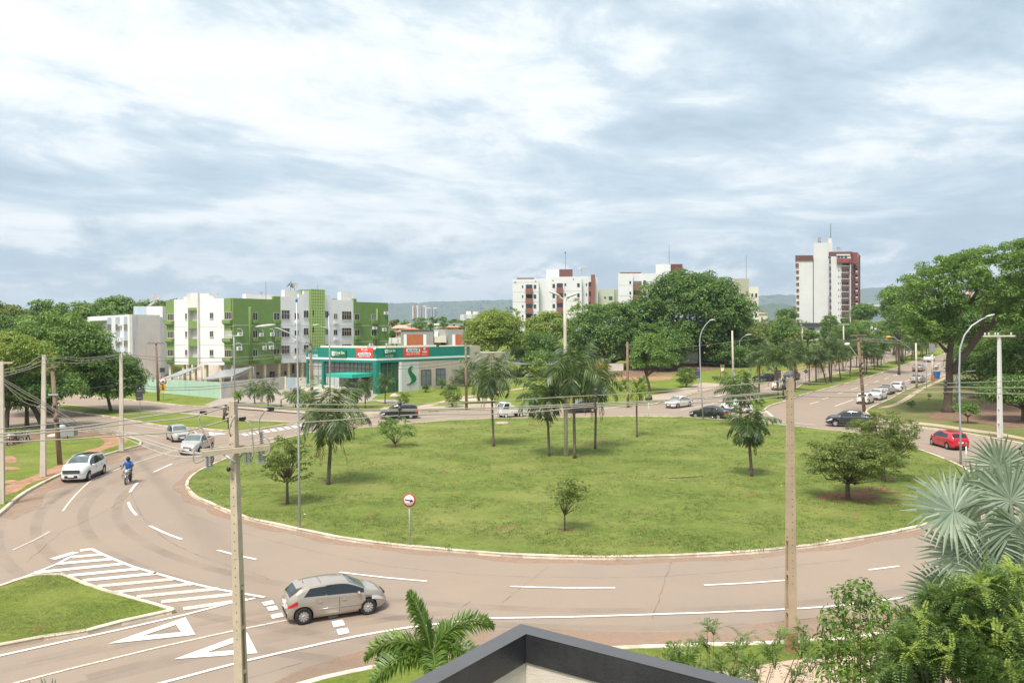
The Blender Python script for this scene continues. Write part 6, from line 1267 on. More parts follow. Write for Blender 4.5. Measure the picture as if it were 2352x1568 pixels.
def feathery(P, sprays, m, label, seed, r0=.06, name='feathery_shrub', ll=.05, nl=9, L=.27):
    """sprays: (centre, radius, count): short leaf stalks carrying opposite leaflets"""
    rs = np.random.RandomState(seed); P = Vector(P); t = thing(name, P, label, 'shrub'); tb = MB()
    C, T, N, LN = [], [], [], []
    for (c, R, n) in sprays:
        c = Vector(c) - P; j = c + Vector((rs.normal(), rs.normal(), 0)) * .1
        tb.tube([c - Vector((0, 0, .7)), c - Vector((.02, 0, .3)), c] if r0 < .022 else [Vector((0, 0, -.1)), Vector((c.x * .25, c.y * .25, c.z * .35)), Vector((c.x * .7, c.y * .7, c.z * .75)), c], [r0, r0 * .7, r0 * .12] if r0 < .022 else [r0, r0 * .7, r0 * .45, r0 * .12], 6)
        nb = max(3, int(n / 14))
        tips = []
        for _ in range(nb):
            d = rs.normal(size=3); d /= np.linalg.norm(d); d[2] = abs(d[2]) * .9 + .1; e = np.array(c) + d * R * rs.uniform(.6, 1.15); tips.append(e)
            tb.tube([c - Vector((0, 0, R * .5)), Vector((np.array(c) + e) / 2), Vector(e)], [.012, .008, .003], 4, cap=False)
        for _ in range(n):
            b = tips[rs.randint(nb)]; q = rs.random() ** .6; o = np.array(c) * (1 - q) + b * q + rs.normal(size=3) * R * .14
            d = rs.normal(size=3) + (b - np.array(c)) / R * .9; d[2] += .15; d /= np.linalg.norm(d); s_ = np.cross(d, [0, 0, 1]); s_ /= np.linalg.norm(s_) + 1e-6; up_ = np.cross(s_, d)
            l = L * rs.uniform(.6, 1.1)
            for i in range(nl):
                f = (i + 1) / nl; p = o + d * l * f; p[2] -= l * .35 * f * f
                for g_ in (-1, 1):
                    v = s_ * g_ + d * .45 + rs.normal(size=3) * .12; v /= np.linalg.norm(v); w_ = ll * (1.1 - .45 * f)
                    C.append(p + v * w_ / 2); T.append(v); N.append(up_ + rs.normal(size=3) * .25); LN.append(w_)
    (r0 >= .022) and tb.build('stems', BARK, t, (0, 0, 0), fix=False)
    LN = np.array(LN); T = unit(np.array(T)); N = np.array(N); N = unit(N - T * (N * T).sum(1, keepdims=True))
    link('foliage', leaf_mesh('foliage', np.array(C), T, N, LN, LN * .42, m, .08), t); return t
def spr(lst, Yd, s_=1.0):
    rs = np.random.RandomState(len(lst)); return [(atY(x, y, Yd + rs.uniform(-.7, .7)), R / F * Yd, int(n * s_)) for x, y, R, n in lst]
P = atY(2230, 1600, 11.5); P.z = .1
MORE = [(2080, 1475, 40, 60), (2160, 1505, 55, 80), (2240, 1480, 55, 90), (2310, 1465, 55, 90), (2180, 1425, 40, 60), (2290, 1400, 45, 70), (2345, 1440, 45, 70), (2130, 1590, 60, 80), (2330, 1600, 60, 80), (2060, 1600, 55, 60), (2260, 1550, 60, 80)]
feathery(P, spr([(2100, 1440, 45, 60), (2150, 1400, 50, 70), (2210, 1370, 45, 70), (2270, 1360, 50, 80), (2330, 1350, 50, 80), (2120, 1490, 55, 80), (2190, 1460, 60, 90), (2260, 1430, 60, 90), (2330, 1430, 60, 90), (2130, 1545, 60, 80), (2210, 1530, 60, 90), (2290, 1510, 60, 90), (2370, 1500, 60, 80), (2060, 1510, 40, 50), (2350, 1570, 60, 80), (2060, 1560, 50, 60), (2240, 1590, 60, 60)] + MORE, 11.5, 3.8), LF_NEAR, 'big feathery leaved shrub filling the lower right corner', 3)
feathery(atY(2330, 1600, 10.3) * 1.0 - Vector((0, 0, atY(2330, 1600, 10.3).z - .1)), spr([(2255, 1350, 20, 18), (2330, 1320, 26, 26), (2230, 1440, 18, 14), (2345, 1420, 24, 20), (2180, 1500, 16, 12), (2290, 1470, 20, 14), (2320, 1540, 18, 12), (2120, 1420, 14, 10), (2090, 1500, 12, 8)], 10.4), LF_NEARY, 'bright yellow green new shoots among the corner shrub', 8, r0=.02)
def broad_shrub(P, lst, Yd, m, label, seed, leaf=.10, dens=1700):
    rs = np.random.RandomState(seed); P = Vector(P); t = thing('leafy_shrub', P, label, 'shrub'); tb = MB(); cl_ = []
    for x, y, R in lst:
        c = atY(x, y, Yd + rs.uniform(-.5, .5)) - P; cl_.append((np.array(c), R * 1.55 / F * Yd)); tb.tube([Vector((0, 0, -.1)), Vector((c.x * .4, c.y * .4, c.z * .5)), c], [.03, .02, .006], 5)
    tb.build('stems', BARK, t, (0, 0, 0), fix=False)
    C, T, N = clump_leaves(rs, cl_, dens, leaf, .9, .5); ln = leaf * rs.uniform(.6, 1.3, len(C)); link('foliage', leaf_mesh('foliage', C, T, N, ln, ln * .4, m, .2), t)
P = atY(1980, 1600, 12.8); P.z = .1
broad_shrub(P, [(1935, 1375, 24), (1975, 1362, 26), (1915, 1420, 24), (1960, 1410, 30), (2005, 1400, 28), (1925, 1465, 28), (1970, 1460, 30), (2015, 1455, 28), (1890, 1475, 18), (1950, 1510, 30), (2000, 1510, 30), (1905, 1440, 16), (1990, 1550, 34), (2040, 1540, 34), (2035, 1500, 30), (1900, 1510, 24), (1920, 1555, 30), (1965, 1570, 34), (2040, 1410, 24), (2060, 1450, 26)], 12.8, LF_PALM2, 'glossy leaved shrub standing left of the corner shrub', 4)
P = atY(1620, 1640, 13.5); P.z = .1
feathery(P, spr([(1640, 1450, 16, 7), (1630, 1490, 22, 10), (1690, 1500, 26, 14), (1720, 1530, 28, 16), (1780, 1520, 28, 16), (1790, 1470, 16, 7), (1850, 1450, 20, 8), (1840, 1500, 24, 12), (1660, 1545, 30, 14), (1740, 1560, 30, 16), (1600, 1535, 24, 9), (1545, 1520, 20, 7), (1820, 1555, 30, 14), (1560, 1500, 16, 5), (1625, 1440, 10, 3), (1700, 1470, 14, 5), (1680, 1560, 34, 18), (1760, 1490, 16, 7), (1860, 1530, 26, 12), (1510, 1550, 24, 9)], 13.5, 2.6), LF_NEAR, 'airy sprigs of young shrub at the foot of the right concrete pole', 9, r0=.025, L=.30)
palm(Vector((atY(1570, 1640, 14).x, 14, .1)), atY(1570, 1580, 14), .75, 'small fan of dark garden palm leaves peeping over the parapet', seed=83, nf=9, dead=0, r0=.05, m=LF_PALM2, name='garden_palm', nl=26, lw=.03, ll=.22, droop=(.6, 1.2), el=(.5, 1.4), hang=.2)
def tufts(name, n, polyf, label, seed, sz=(.06, .15)):
    rs = np.random.RandomState(seed); pts = polyf(rs, n); C, T, N, LN = [], [], [], []
    for (x, y) in pts:
        k = rs.randint(5, 9)
        for _ in range(k):
            a = rs.uniform(0, 6.28); d = np.array([math.cos(a) * .6, math.sin(a) * .6, rs.uniform(.35, 1)]); d /= np.linalg.norm(d); l = rs.uniform(*sz); C.append(np.array([x + rs.normal() * .09, y + rs.normal() * .09, terr(y) + .12]) + d * l / 2); T.append(d); N.append(np.array([math.cos(a), math.sin(a), .3])); LN.append(l)
    LN = np.array(LN); T = unit(np.array(T)); N = np.array(N); N = unit(N - T * (N * T).sum(1, keepdims=True))
    o = link(name, leaf_mesh(name, np.array(C), T, N, LN, LN * .22, LF_TUFT, .1)); tag(o, label, 'grass', None, 'stuff')
LF_TUFT = leafmat('grass_blades', [(.07, .12, .02), (.14, .20, .04), (.26, .30, .08)], .25)
def rpoly(poly, bias):
    def f(rs, n):
        xs, ys = [p[0] for p in poly], [p[1] for p in poly]; out = []
        while len(out) < n:
            x = rs.uniform(min(xs), max(xs)); y = min(ys) + (max(ys) - min(ys)) * rs.random() ** bias
            if inpoly(poly, x, y) and math.sin(x * .9 + 2 * math.sin(y * .5)) + math.cos(y * 1.1 + x * .3) + rs.normal() * .8 > 0: out.append((x, y))
        return out
    return f
tufts('lawn_tufts', 16000, rpoly(RB, 1.7), 'short tufts of grass over the round lawn', 1)
tufts('island_tufts', 2600, rpoly([p for p in TI], 1.0), 'short tufts of grass on the left traffic island', 2, (.03, .08))
tufts('verge_tufts', 2500, rpoly([p for p in VL if p[0] > -80], 1.0), 'short tufts of grass on the left verge', 3, (.05, .12))
rs = np.random.RandomState(77); cl_ = []
for i in range(620):
    y = rs.uniform(300, 900); x = rs.uniform(-.75, .75) * y; r = rs.uniform(3, 7)
    if -.02 < x / y - .385 < .03 and y < 420: continue
    cl_.append((np.array([x, y, 4.2 + r * .45 + rs.uniform(0, 3)]), r))
C, T, N = clump_leaves(rs, cl_, 3.2, 1.4, .8, .6); ln = 1.5 * rs.uniform(.6, 1.4, len(C))
o = link('far_wood', leaf_mesh('far_wood', C, T, N, ln, ln * .55, LF_MID, .1)); tag(o, 'low green belt of far tree tops along the foot of the hills', 'trees', None, 'stuff')
def interp(tab, x):
    tab = sorted(tab)
    if x <= tab[0][0]: return tab[0][1]
    for (a, ya), (b, yb) in zip(tab, tab[1:]):
        if x <= b:
            t = (x - a) / (b - a); return ya + (yb - ya) * t
    return tab[-1][1]
def sinterp(tab, x, h=.05): return (interp(tab, x - h) + 2 * interp(tab, x) + interp(tab, x + h)) / 4
class CarType:
    def __init__(s, L, W, H, wb, fo, r=.31, top=None, belt=None, plan=None, ws=None, rw=None, gc=.17, bed=None, roof=.74, doors=(), lamps=None, dark_lower=False, spokes=5):
        s.__dict__.update(locals()); s.parts = None
        s.xf = L / 2 - fo; s.xr = s.xf - wb
        s.plan = plan or [(-L / 2, .74), (-L / 2 + .10, .86), (-L / 2 + .4, .96), (-L / 2 + 1.0, 1), (L / 2 - 1.3, 1), (L / 2 - .55, .94), (L / 2 - .2, .80), (L / 2 - .05, .62), (L / 2, .50)]
    def sect(s, x):
        w = s.W / 2 * sinterp(s.plan, x, .03); zT = sinterp(s.top, x, .07); zB = min(sinterp(s.belt, x, .06), zT - .035)
        end = max(0, abs(x) - (s.L / 2 - .35)) / .35; zb = s.gc + .10 * end ** 2
        k = max(0, min(1, (zT - zB) / .48)); wt = w * (.95 - (.95 - s.roof) * k)
        P = [(0, zb), (w * .86, zb), (w * .965, zb + .06), (w, zb + (zB - zb) * .33), (w, zb + (zB - zb) * .62), (w * .985, zB - .05), (w * .955, zB)]
        e = zT - .06 * max(.3, k); 
        P += [(w * .955 + (wt - w * .955) * .4, zB + (e - zB) * .42), (wt, e), (wt - .06, zT - .016), (wt * .55, zT + .006), (0, zT + .012)]
        return P, w, wt, zB, zT, e
    def side(s, x, t, off=.0):
        P, w, wt, zB, zT, e = s.sect(x); a = w * .955
        y = a + (wt - a) * (t / .42 * .4 if t < .42 else .4 + (t - .42) / .58 * .6); return Vector((x, y + off, zB + (e - zB) * t))
    def low(s, x, t, off=0.0):
        P = s.sect(x)[0]; zb, zB = P[2][1], P[5][1]; q = [P[2], P[3], P[4], P[5]]; z = zb + (zB - zb) * t
        for (y0, z0), (y1, z1) in zip(q, q[1:]):
            if z <= z1: return Vector((x, y0 + (y1 - y0) * (z - z0) / max(1e-6, z1 - z0) + off, z))
        return Vector((x, q[-1][0] + off, z))
    def topz(s, x, yr):
        P, w, wt, zB, zT, e = s.sect(x); y = yr * (wt - .06)
        z = zT - .016 + (.022 if abs(yr) < .6 else .022 * (1 - abs(yr)) / .4); return Vector((x, y, z))
    def make(s):
        if s.parts is not None: return s.parts
        mb = MB(); xs = []; n = 44
        for i in range(n + 1):
            t = i / n; xs.append(-s.L / 2 + s.L * (t - .12 * math.sin(2 * math.pi * t) / (2 * math.pi) * 2))
        rings = []
        for x in xs:
            P = s.sect(x)[0]; ring = [(x, y, z) for y, z in P] + [(x, -y, z) for y, z in P[-2:0:-1]]; b = len(mb.v); mb.v += ring; rings.append((b, len(ring)))
        for (a, k), (b, _) in zip(rings, rings[1:]):
            for j in range(k): mb.f.append((a + j, b + j, b + (j + 1) % k, a + (j + 1) % k)); mb.m.append(0); mb.sm.append(True)
        for (a, k), rev in ((rings[0], False), (rings[-1], True)):
            idx = list(range(a, a + k)); mb.f.append(tuple(idx[::-1] if rev else idx)); mb.m.append(0); mb.sm.append(False)
        me = mb.mesh('body', [P_WHITE, DARKIN]); ob = bpy.data.objects.new('tmp', me); COL.objects.link(ob); cut = []
        for x in (s.xf, s.xr):
            for sg in (-1, 1):
                c = MB(); c.lathe((x, sg * (s.W / 2 + .2), s.r), (0, -sg, 0), [(0, 0), (s.r * 1.17, 0), (s.r * 1.17, .52), (0, .52)], 28); cut.append(c)
        if s.bed:
            c = MB(); x0, x1, zf = s.bed; c.box(((x0 + x1) / 2, 0, zf + .5), (x1 - x0, s.W * .84, 1.0)); cut.append(c)
        tmp = []
        for c in cut:
            m2 = c.mesh('cut', DARKIN); o2 = bpy.data.objects.new('cut', m2); COL.objects.link(o2); tmp.append(o2)
            md = ob.modifiers.new('b', 'BOOLEAN'); md.operation = 'DIFFERENCE'; md.object = o2; md.solver = 'EXACT'
            try: md.material_mode = 'TRANSFER'
            except Exception: pass
        dg = bpy.context.evaluated_depsgraph_get(); body = bpy.data.meshes.new_from_object(ob.evaluated_get(dg)); body.name = 'body'
        for o2 in tmp + [ob]: bpy.data.objects.remove(o2)
        if len(body.materials) < 2: body.materials.append(DARKIN)
        R = []          # (name, mesh, parent index or None, painted)
        def add(name, mb_, mats, par=None, painted=False): R.append((name, mb_.mesh(name, mats), par, painted)); return len(R) - 1
        R.append(('body', body, None, True))
        def patch(f, us, vs_, flip=False):
            m_ = MB()
            for i in range(len(us) - 1):
                for j in range(len(vs_) - 1): m_.face([f(us[i], vs_[j]), f(us[i + 1], vs_[j]), f(us[i + 1], vs_[j + 1]), f(us[i], vs_[j + 1])], 0, True)
            return m_
        lin = lambda a, b, k: [a + (b - a) * i / k for i in range(k + 1)]
        for sg in (1, -1):
            my = lambda v: Vector((v.x, v.y * sg, v.z))
            for (x0, x1, t0, t1, sl) in s.sidewin:
                add('side_window', patch(lambda u, v: my(s.side(u + sl * v, v, .012)), lin(x0, x1, 8), lin(t0, t1, 3)), CARGL)
            for (x0, x1) in s.doors:
                d = add('door', patch(lambda u, v: my(s.low(u, v, .006)), lin(x0, x1, 6), lin(.10, .96, 5)), P_WHITE, None, True)
                hx = x0 + .16; h = MB(); p = my(s.low(hx, .80, .02)); h.box(p, (.18, .03, .035)); add('handle', h, CHROME if s.H < 1.5 else BLACK, d)
            mr = MB(); p = my(s.side(s.ws[0] - .28, .08, .10)); mr.ball(p, .1, 8, 6, 0, (.55, 1.05, .75)); add('mirror', mr, P_WHITE, None, True)
            hl, tl = s.lamps if s.lamps else ((.62, .70), (.62, .88))
            xh = s.L / 2 - .30; f_ = lambda u, v: my(s.low(u, v, .014)); 
            add('headlight', patch(f_, lin(s.L / 2 - .62, s.L / 2 - .035, 8), lin(.66, .93, 3)), HEADL)
            add('tail_light', patch(lambda u, v: my(s.low(u, v, .016)), lin(-s.L / 2 + .012, -s.L / 2 + .36, 6), lin(*(tl if s.lamps else (.62, .93)), 3)), TAILL)
        add('windscreen', patch(lambda u, v: s.topz(u, v) + Vector((.006, 0, .012)), lin(s.ws[1], s.ws[0], 7), lin(-.97, .97, 8)), WSGL)
        if s.rw: add('rear_window', patch(lambda u, v: s.topz(u, v) + Vector((-.010, 0, .012)), lin(s.rw[1], s.rw[0], 6), lin(-.95, .95, 8)), CARGL)
        g_ = MB(); zf = s.gc + .22; g_.box((s.L / 2 - .015, 0, zf), (.09, s.W * .46, .17)); add('grille', g_, BLACK)
        g_ = MB(); g_.box((s.L / 2 - .02, 0, zf + .26), (.06, s.W * .40, .07)); add('grille', g_, BLACK)
        g_ = MB(); g_.box((s.L / 2 + .035, 0, zf + .05), (.02, .40, .12)); add('number_plate', g_, SIGNW)
        g_ = MB(); zr = interp(s.top, -s.L / 2 + .05) * .68; g_.box((-s.L / 2 - .008, 0, zr), (.02, .40, .12)); add('number_plate', g_, SIGNW)
        g_ = MB(); g_.box((-s.L / 2 + .03, 0, s.gc + .16), (.1, s.W * .62, .13)); add('rear_bumper', g_, BLACK)
        if s.dark_lower:
            for sg in (1, -1): g_ = MB(); g_.box(((s.xf + s.xr) / 2, sg * (s.W / 2 - .015), s.gc + .10), (s.wb - 2.5 * s.r, .05, .16)); add('sill_trim', g_, BLACK)
        for x in (s.xf, s.xr):
            for sg in (-1, 1):
                t = MB(); r = s.r; w_ = .10; c = (x, sg * (s.W / 2 - .105), r); a = (0, sg, 0)
                t.lathe(c, a, [(r * .62, -w_), (r * .9, -w_), (r * .99, -w_ * .7), (r, 0), (r * .99, w_ * .7), (r * .9, w_ * .95), (r * .66, w_ * .9), (r * .62, w_ * .5)], 24); ti = add('wheel', t, TYRE)
                t = MB(); t.lathe(c, a, [(r * .66, w_ * .88), (r * .60, w_ * .92), (r * .56, w_ * .55), (0, w_ * .5)], 24, 1)
                for k in range(s.spokes):
                    th = 2 * math.pi * k / s.spokes + .3; d = Vector((math.cos(th), 0, math.sin(th))); q = Vector(c) + Vector(a) * (w_ * .70); e = Vector((-d.z, 0, d.x)) * (r * (.10 if s.spokes > 6 else .13)); th_ = Vector(a) * .02
                    A = [q - e * .8, q + d * r * .58 - e, q + d * r * .58 + e, q + e * .8]; t.box8([p - th_ for p in A] + [p + th_ for p in A])
                t.lathe(Vector(c) + Vector(a) * (w_ * .72), a, [(r * .16, 0), (r * .13, .03), (0, .03)], 12)
                add('rim', t, [RIM, STEELD], ti)
        s.parts = R; return R
    def place(s, pos, heading, pnt, label, cat='car', name='parked_car', group=None, extra=None, opaint=None):
        R = s.make(); t = thing(name, pos, label, cat, group, math.atan2(heading.y, heading.x)); objs = []
        for nm, me, par, painted in R:
            o = link(nm, me, objs[par] if par is not None else t); objs.append(o)
            if painted: o.material_slots[0].link = 'OBJECT'; o.material_slots[0].material = pnt
        if extra: extra(t, s, objs)
        return t
def sw(c, wins): c.sidewin = wins; return c
L = 3.8
HATCH = sw(CarType(L, 1.66, 1.42, 2.46, .77, .315,
    top=[(-L / 2, .84), (-L / 2 + .06, 1.00), (-L / 2 + .48, 1.30), (-L / 2 + .85, 1.37), (-.2, 1.405), (.2, 1.385), (.5, 1.305), (1.12, .995), (1.2, .97), (1.55, .90), (1.82, .76), (L / 2 - .03, .60), (L / 2, .52)],
    belt=[(-L / 2, .80), (-L / 2 + .35, 1.01), (-.8, .985), (.6, .93), (1.1, .88), (1.5, .80), (L / 2, .55)], ws=(1.04, .42), rw=(-L / 2 + .10, -L / 2 + .40), doors=((-.88, .0), (.03, 1.02)), spokes=10, lamps=((.62, .70), (.72, .93))),
    [(-1.34, -.52, .07, .90, .30), (-.46, .98, .05, .95, .0)])
HATCHY = sw(CarType(4.12, 1.70, 1.49, 2.55, .85, .31,
    top=[(-2.06, .86), (-1.99, 1.02), (-1.64, 1.38), (-1.3, 1.45), (-.2, 1.49), (.3, 1.46), (.62, 1.36), (1.14, 1.03), (1.22, .99), (1.6, .91), (1.9, .76), (2.03, .60), (2.06, .52)],
    belt=[(-2.06, .80), (-1.7, .99), (-.8, .95), (.6, .90), (1.1, .87), (1.5, .80), (2.06, .55)], ws=(1.10, .48), rw=(-1.95, -1.66), doors=((-.92, .02), (.05, 1.08)), spokes=8),
    [(-1.36, -.52, .08, .82, .12), (-.46, .96, .06, .92, .0)])
OLDH = sw(CarType(3.84, 1.64, 1.45, 2.37, .78, .29,
    top=[(-1.92, .84), (-1.86, .98), (-1.58, 1.30), (-1.25, 1.40), (-.2, 1.45), (.25, 1.42), (.5, 1.35), (.98, 1.00), (1.06, .96), (1.5, .90), (1.8, .78), (1.9, .60), (1.92, .52)],
    belt=[(-1.92, .8), (-1.6, .93), (-.8, .90), (.5, .87), (1.0, .86), (1.5, .80), (1.92, .55)], ws=(.95, .36), rw=(-1.84, -1.58), doors=((-.85, .02), (.05, .95)), spokes=6),
    [(-1.25, -.5, .08, .86, .08), (-.44, .85, .06, .92, .0)])
SUV = sw(CarType(4.3, 1.80, 1.66, 2.61, .86, .34, gc=.22,
    top=[(-2.15, .92), (-2.08, 1.10), (-1.82, 1.50), (-1.5, 1.60), (-.3, 1.66), (.3, 1.64), (.62, 1.53), (1.12, 1.18), (1.2, 1.14), (1.7, 1.06), (2.0, .92), (2.12, .70), (2.15, .58)],
    belt=[(-2.15, .9), (-1.8, 1.12), (-.8, 1.05), (.6, 1.01), (1.15, 1.0), (1.6, .95), (2.15, .62)], ws=(1.08, .48), rw=(-2.03, -1.84), doors=((-.95, .02), (.05, 1.08)), dark_lower=True, spokes=5),
    [(-1.62, -.54, .08, .86, .12), (-.47, .98, .06, .92, .0)])
SEDAN = sw(CarType(4.64, 1.78, 1.46, 2.70, .93, .32,
    top=[(-2.32, .86), (-2.27, 1.0), (-1.85, 1.07), (-1.65, 1.09), (-.98, 1.39), (-.6, 1.44), (-.1, 1.46), (.25, 1.43), (.5, 1.36), (1.1, 1.02), (1.18, .98), (1.75, .89), (2.12, .76), (2.28, .60), (2.32, .50)],
    belt=[(-2.32, .82), (-2.1, .96), (-1.0, .95), (.5, .90), (1.15, .88), (1.7, .80), (2.32, .52)], ws=(1.05, .40), rw=(-1.62, -1.02), doors=((-1.0, -.05), (-.02, 1.0)), roof=.70, spokes=5),
    [(-1.42, -.56, .08, .86, .28), (-.50, .92, .06, .92, .0)])
MPV = sw(CarType(4.5, 1.83, 1.68, 2.73, .90, .32,
    top=[(-2.25, .92), (-2.19, 1.15), (-1.95, 1.52), (-1.6, 1.62), (-.4, 1.68), (.2, 1.65), (.55, 1.56), (1.4, 1.06), (1.5, 1.02), (1.85, .92), (2.12, .76), (2.22, .6), (2.25, .52)],
    belt=[(-2.25, .88), (-1.9, 1.05), (-.8, 1.0), (.8, .94), (1.35, .90), (1.8, .80), (2.25, .55)], ws=(1.34, .42), rw=(-2.13, -1.96), doors=((-1.05, -.05), (-.02, 1.1)), spokes=8),
    [(-1.75, -1.15, .08, .84, .10), (-1.08, -.08, .06, .9, .0), (-.02, 1.15, .06, .9, .0)])
PICK = sw(CarType(4.45, 1.68, 1.56, 2.72, .80, .31, gc=.22,
    top=[(-2.22, .86), (-2.20, 1.06), (-2.0, 1.09), (-.62, 1.10), (-.56, 1.12), (-.42, 1.46), (-.25, 1.54), (.1, 1.56), (.4, 1.53), (.62, 1.44), (1.14, 1.08), (1.22, 1.04), (1.72, .96), (2.05, .84), (2.18, .66), (2.22, .56)],
    belt=[(-2.22, .84), (-2.0, 1.04), (-.6, 1.02), (.6, .97), (1.15, .95), (1.7, .88), (2.22, .58)], ws=(1.10, .50), rw=(-.57, -.43), bed=(-2.12, -.66, .62), doors=((-.42, .92),), dark_lower=True, spokes=5),
    [(-.34, .98, .06, .92, .0)])
DCAB = sw(CarType(4.95, 1.85, 1.72, 2.99, .92, .36, gc=.25,
    top=[(-2.47, .92), (-2.44, 1.18), (-2.2, 1.20), (-1.25, 1.22), (-1.2, 1.24), (-1.0, 1.60), (-.7, 1.69), (0, 1.72), (.45, 1.68), (.72, 1.58), (1.28, 1.20), (1.36, 1.16), (1.9, 1.08), (2.26, .96), (2.43, .74), (2.47, .62)],
    belt=[(-2.47, .9), (-2.2, 1.14), (-1.0, 1.12), (.6, 1.07), (1.3, 1.05), (1.9, .98), (2.47, .66)], ws=(1.23, .58), rw=(-1.22, -1.02), bed=(-2.36, -1.32, .72), doors=((-.95, .12), (.15, 1.2)), dark_lower=True, spokes=6),
    [(-.92, -.02, .08, .9, .0), (.05, 1.05, .06, .92, .0)])
def wheels_px(w_front, w_rear, side, W_, f):
    """ground contact of the visible wheels -> centre and heading"""
    a, b = at(*f(*w_front)), at(*f(*w_rear)); h = (a - b); h.z = 0; h.normalize(); nrm = Vector((-h.y, h.x, 0))   # left of heading
    c = (a + b) / 2 - nrm * (W_ / 2 - .1) * (1 if side == 'L' else -1); c.z = terr(c.y); return c, h
ident = lambda x, y: (x, y)
def car(ct, f, wf, wr, side, pnt, label, heading=None, **k):
    c, h = wheels_px(wf, wr, side, ct.W, f)
    if heading is not None: h = heading
    return ct.place(c, h, pnt, label, **k)
def roofbars(t, s, objs):
    b = MB()
    for sg in (1, -1):
        b = MB(); b.tube([s.side(x, 1.0) * 1.0 + Vector((0, 0, .05)) if sg > 0 else Vector((x, -s.side(x, 1.0).y, s.side(x, 1.0).z + .05)) for x in (-1.4, -1.2, -.2, .4)], .022, 5); b.build('roof_bar', STEEL, t, (0, 0, 0))
def darkroof(t, s, objs):
    m_ = MB(); us = [-1.45 + 1.9 * i / 8 for i in range(9)]; vs_ = [-.9 + 1.8 * i / 6 for i in range(7)]
    for i in range(8):
        for j in range(6): m_.face([s.topz(u, v) + Vector((0, 0, .01)) for u, v in ((us[i], vs_[j]), (us[i + 1], vs_[j]), (us[i + 1], vs_[j + 1]), (us[i], vs_[j + 1]))], 0, True)
    m_.build('roof_panel', CARGL, t, (0, 0, 0)); roofbars(t, s, objs)
    g_ = MB(); g_.box((s.L / 2 - .03, 0, .78), (.12, s.W * .60, .24)); g_.build('grille', STEELD, t, (0, 0, 0))
def hb_trim(t, s, objs):
    for sg in (1, -1):
        b = MB(); b.tube([Vector((x, s.low(x, .40, .012).y * sg, s.low(x, .40).z)) for x in (-.75, -.3, .2, .6, .88)], .014, 5); b.build('side_moulding', CHROME, t, (0, 0, 0))
        b = MB()
        for x in (.015, ): b.tube([Vector((x, s.low(x, v, .008).y * sg, s.low(x, v).z)) for v in (.1, .4, .7, .96)], .006, 4)
        b.build('door_seam', BLACK, t, (0, 0, 0))
    b = MB(); b.tube([s.topz(-.62, v) + Vector((0, 0, .012)) for v in (-.9, -.4, 0, .4, .9)], .006, 4); b.build('roof_seam', BLACK, t, (0, 0, 0))
    b = MB(); p = s.topz(-1.2, 0); b.tube([p, p + Vector((-.04, 0, .09))], .012, 5); b.build('aerial', BLACK, t, (0, 0, 0))
    b = MB(); b.box((-s.L / 2 + .46, 0, 1.315), (.22, 1.05, .03), Matrix.Rotation(-.22, 3, 'Y')); o = b.build('spoiler', P_SILVER, t, (0, 0, 0))
car(HATCH, ident, (851.6, 1410), (703.9, 1433), 'R', P_SILVER, 'beige silver hatchback driving across the white give way dashes in the foreground', name='hatchback_car', extra=hb_trim).scale = (.93, .93, .93)
hd = Vector((.12, -1, 0)).normalized()
car(SUV, ident, (205.8, 1103.2), (235, 1089), 'L', P_WHITE, 'white sport utility car with a dark roof and big grille beside the left verge', heading=hd, name='suv_car', extra=darkroof)
car(OLDH, ident, (397.5, 1015.7), (384.1, 1008), 'R', P_SILV2, 'older silver hatchback following the orange tailed pickup on the left', name='hatchback_car')
def orange_bed(t, s, objs):
    for sg in (1, -1):
        m_ = MB(); us = [-2.15 + 1.55 * i / 10 for i in range(11)]; vs_ = [.2 + .78 * i / 5 for i in range(6)]
        for i in range(10):
            for j in range(5):
                cx, cz = (us[i] + us[i + 1]) / 2, s.low(us[i], (vs_[j] + vs_[j + 1]) / 2).z
                if (cx - s.xr) ** 2 + (cz - s.r) ** 2 < (s.r * 1.36) ** 2: continue
                m_.face([Vector((s.low(u, v).x, s.low(u, v, .008).y * sg, s.low(u, v).z)) for u, v in ((us[i], vs_[j]), (us[i + 1], vs_[j]), (us[i + 1], vs_[j + 1]), (us[i], vs_[j + 1]))], 0, True)
        m_.build('bed_side', P_ORANGE, t, (0, 0, 0))
    b = MB()
    for sg in (1, -1): b = MB(); b.tube([Vector((-.3, sg * .5, 1.58)), Vector((-.3, sg * .5, 1.63)), Vector((-.3, sg * .35, 1.63))], .03, 5); b.build('rack_foot', BLACK, t, (0, 0, 0))
car(PICK, ident, (452.5, 1044.9), (491.7, 1029), 'L', P_SILV2, 'silver small pickup with an orange load bed turning past the left lawn edge', name='pickup_truck', cat='pickup', extra=orange_bed)
car(MPV, ident, (892.6, 962.5), (939.8, 961.6), 'L', P_BLACK, 'black people carrier passing the clinic lawn, left of the mini truck', name='people_carrier')
car(HATCH, ident, (1314, 949), (1362, 947), 'L', P_GRAPH, 'dark hatchback almost hidden behind the palms at the double street lamp', name='hatchback_car')
car(SEDAN, r5, (705, 1003), (893, 976), 'L', P_WHITE, 'white sedan entering the roundabout in front of the brick pavement', name='sedan_car')
def c_trim(t, s, objs):
    for sg in (1, -1):
        b = MB(); b.tube([Vector((x, s.side(x, .97, .016).y * sg, s.side(x, .97).z)) for x in (-1.25, -1.0, -.5, 0, .5, .85)], .018, 5); b.build('chrome_strip', CHROME, t, (0, 0, 0))
        b = MB(); b.tube([Vector((x, s.low(x, .04, .02).y * sg, s.low(x, .05).z)) for x in (-1.0, -.4, .3, .95)], .022, 5); b.build('chrome_strip', CHROME, t, (0, 0, 0))
car(SEDAN, r5, (1000, 1168), (1378, 1190), 'L', P_BLACK, 'black sedan with chrome window trim behind the thin curved lamp post', name='sedan_car', extra=c_trim)
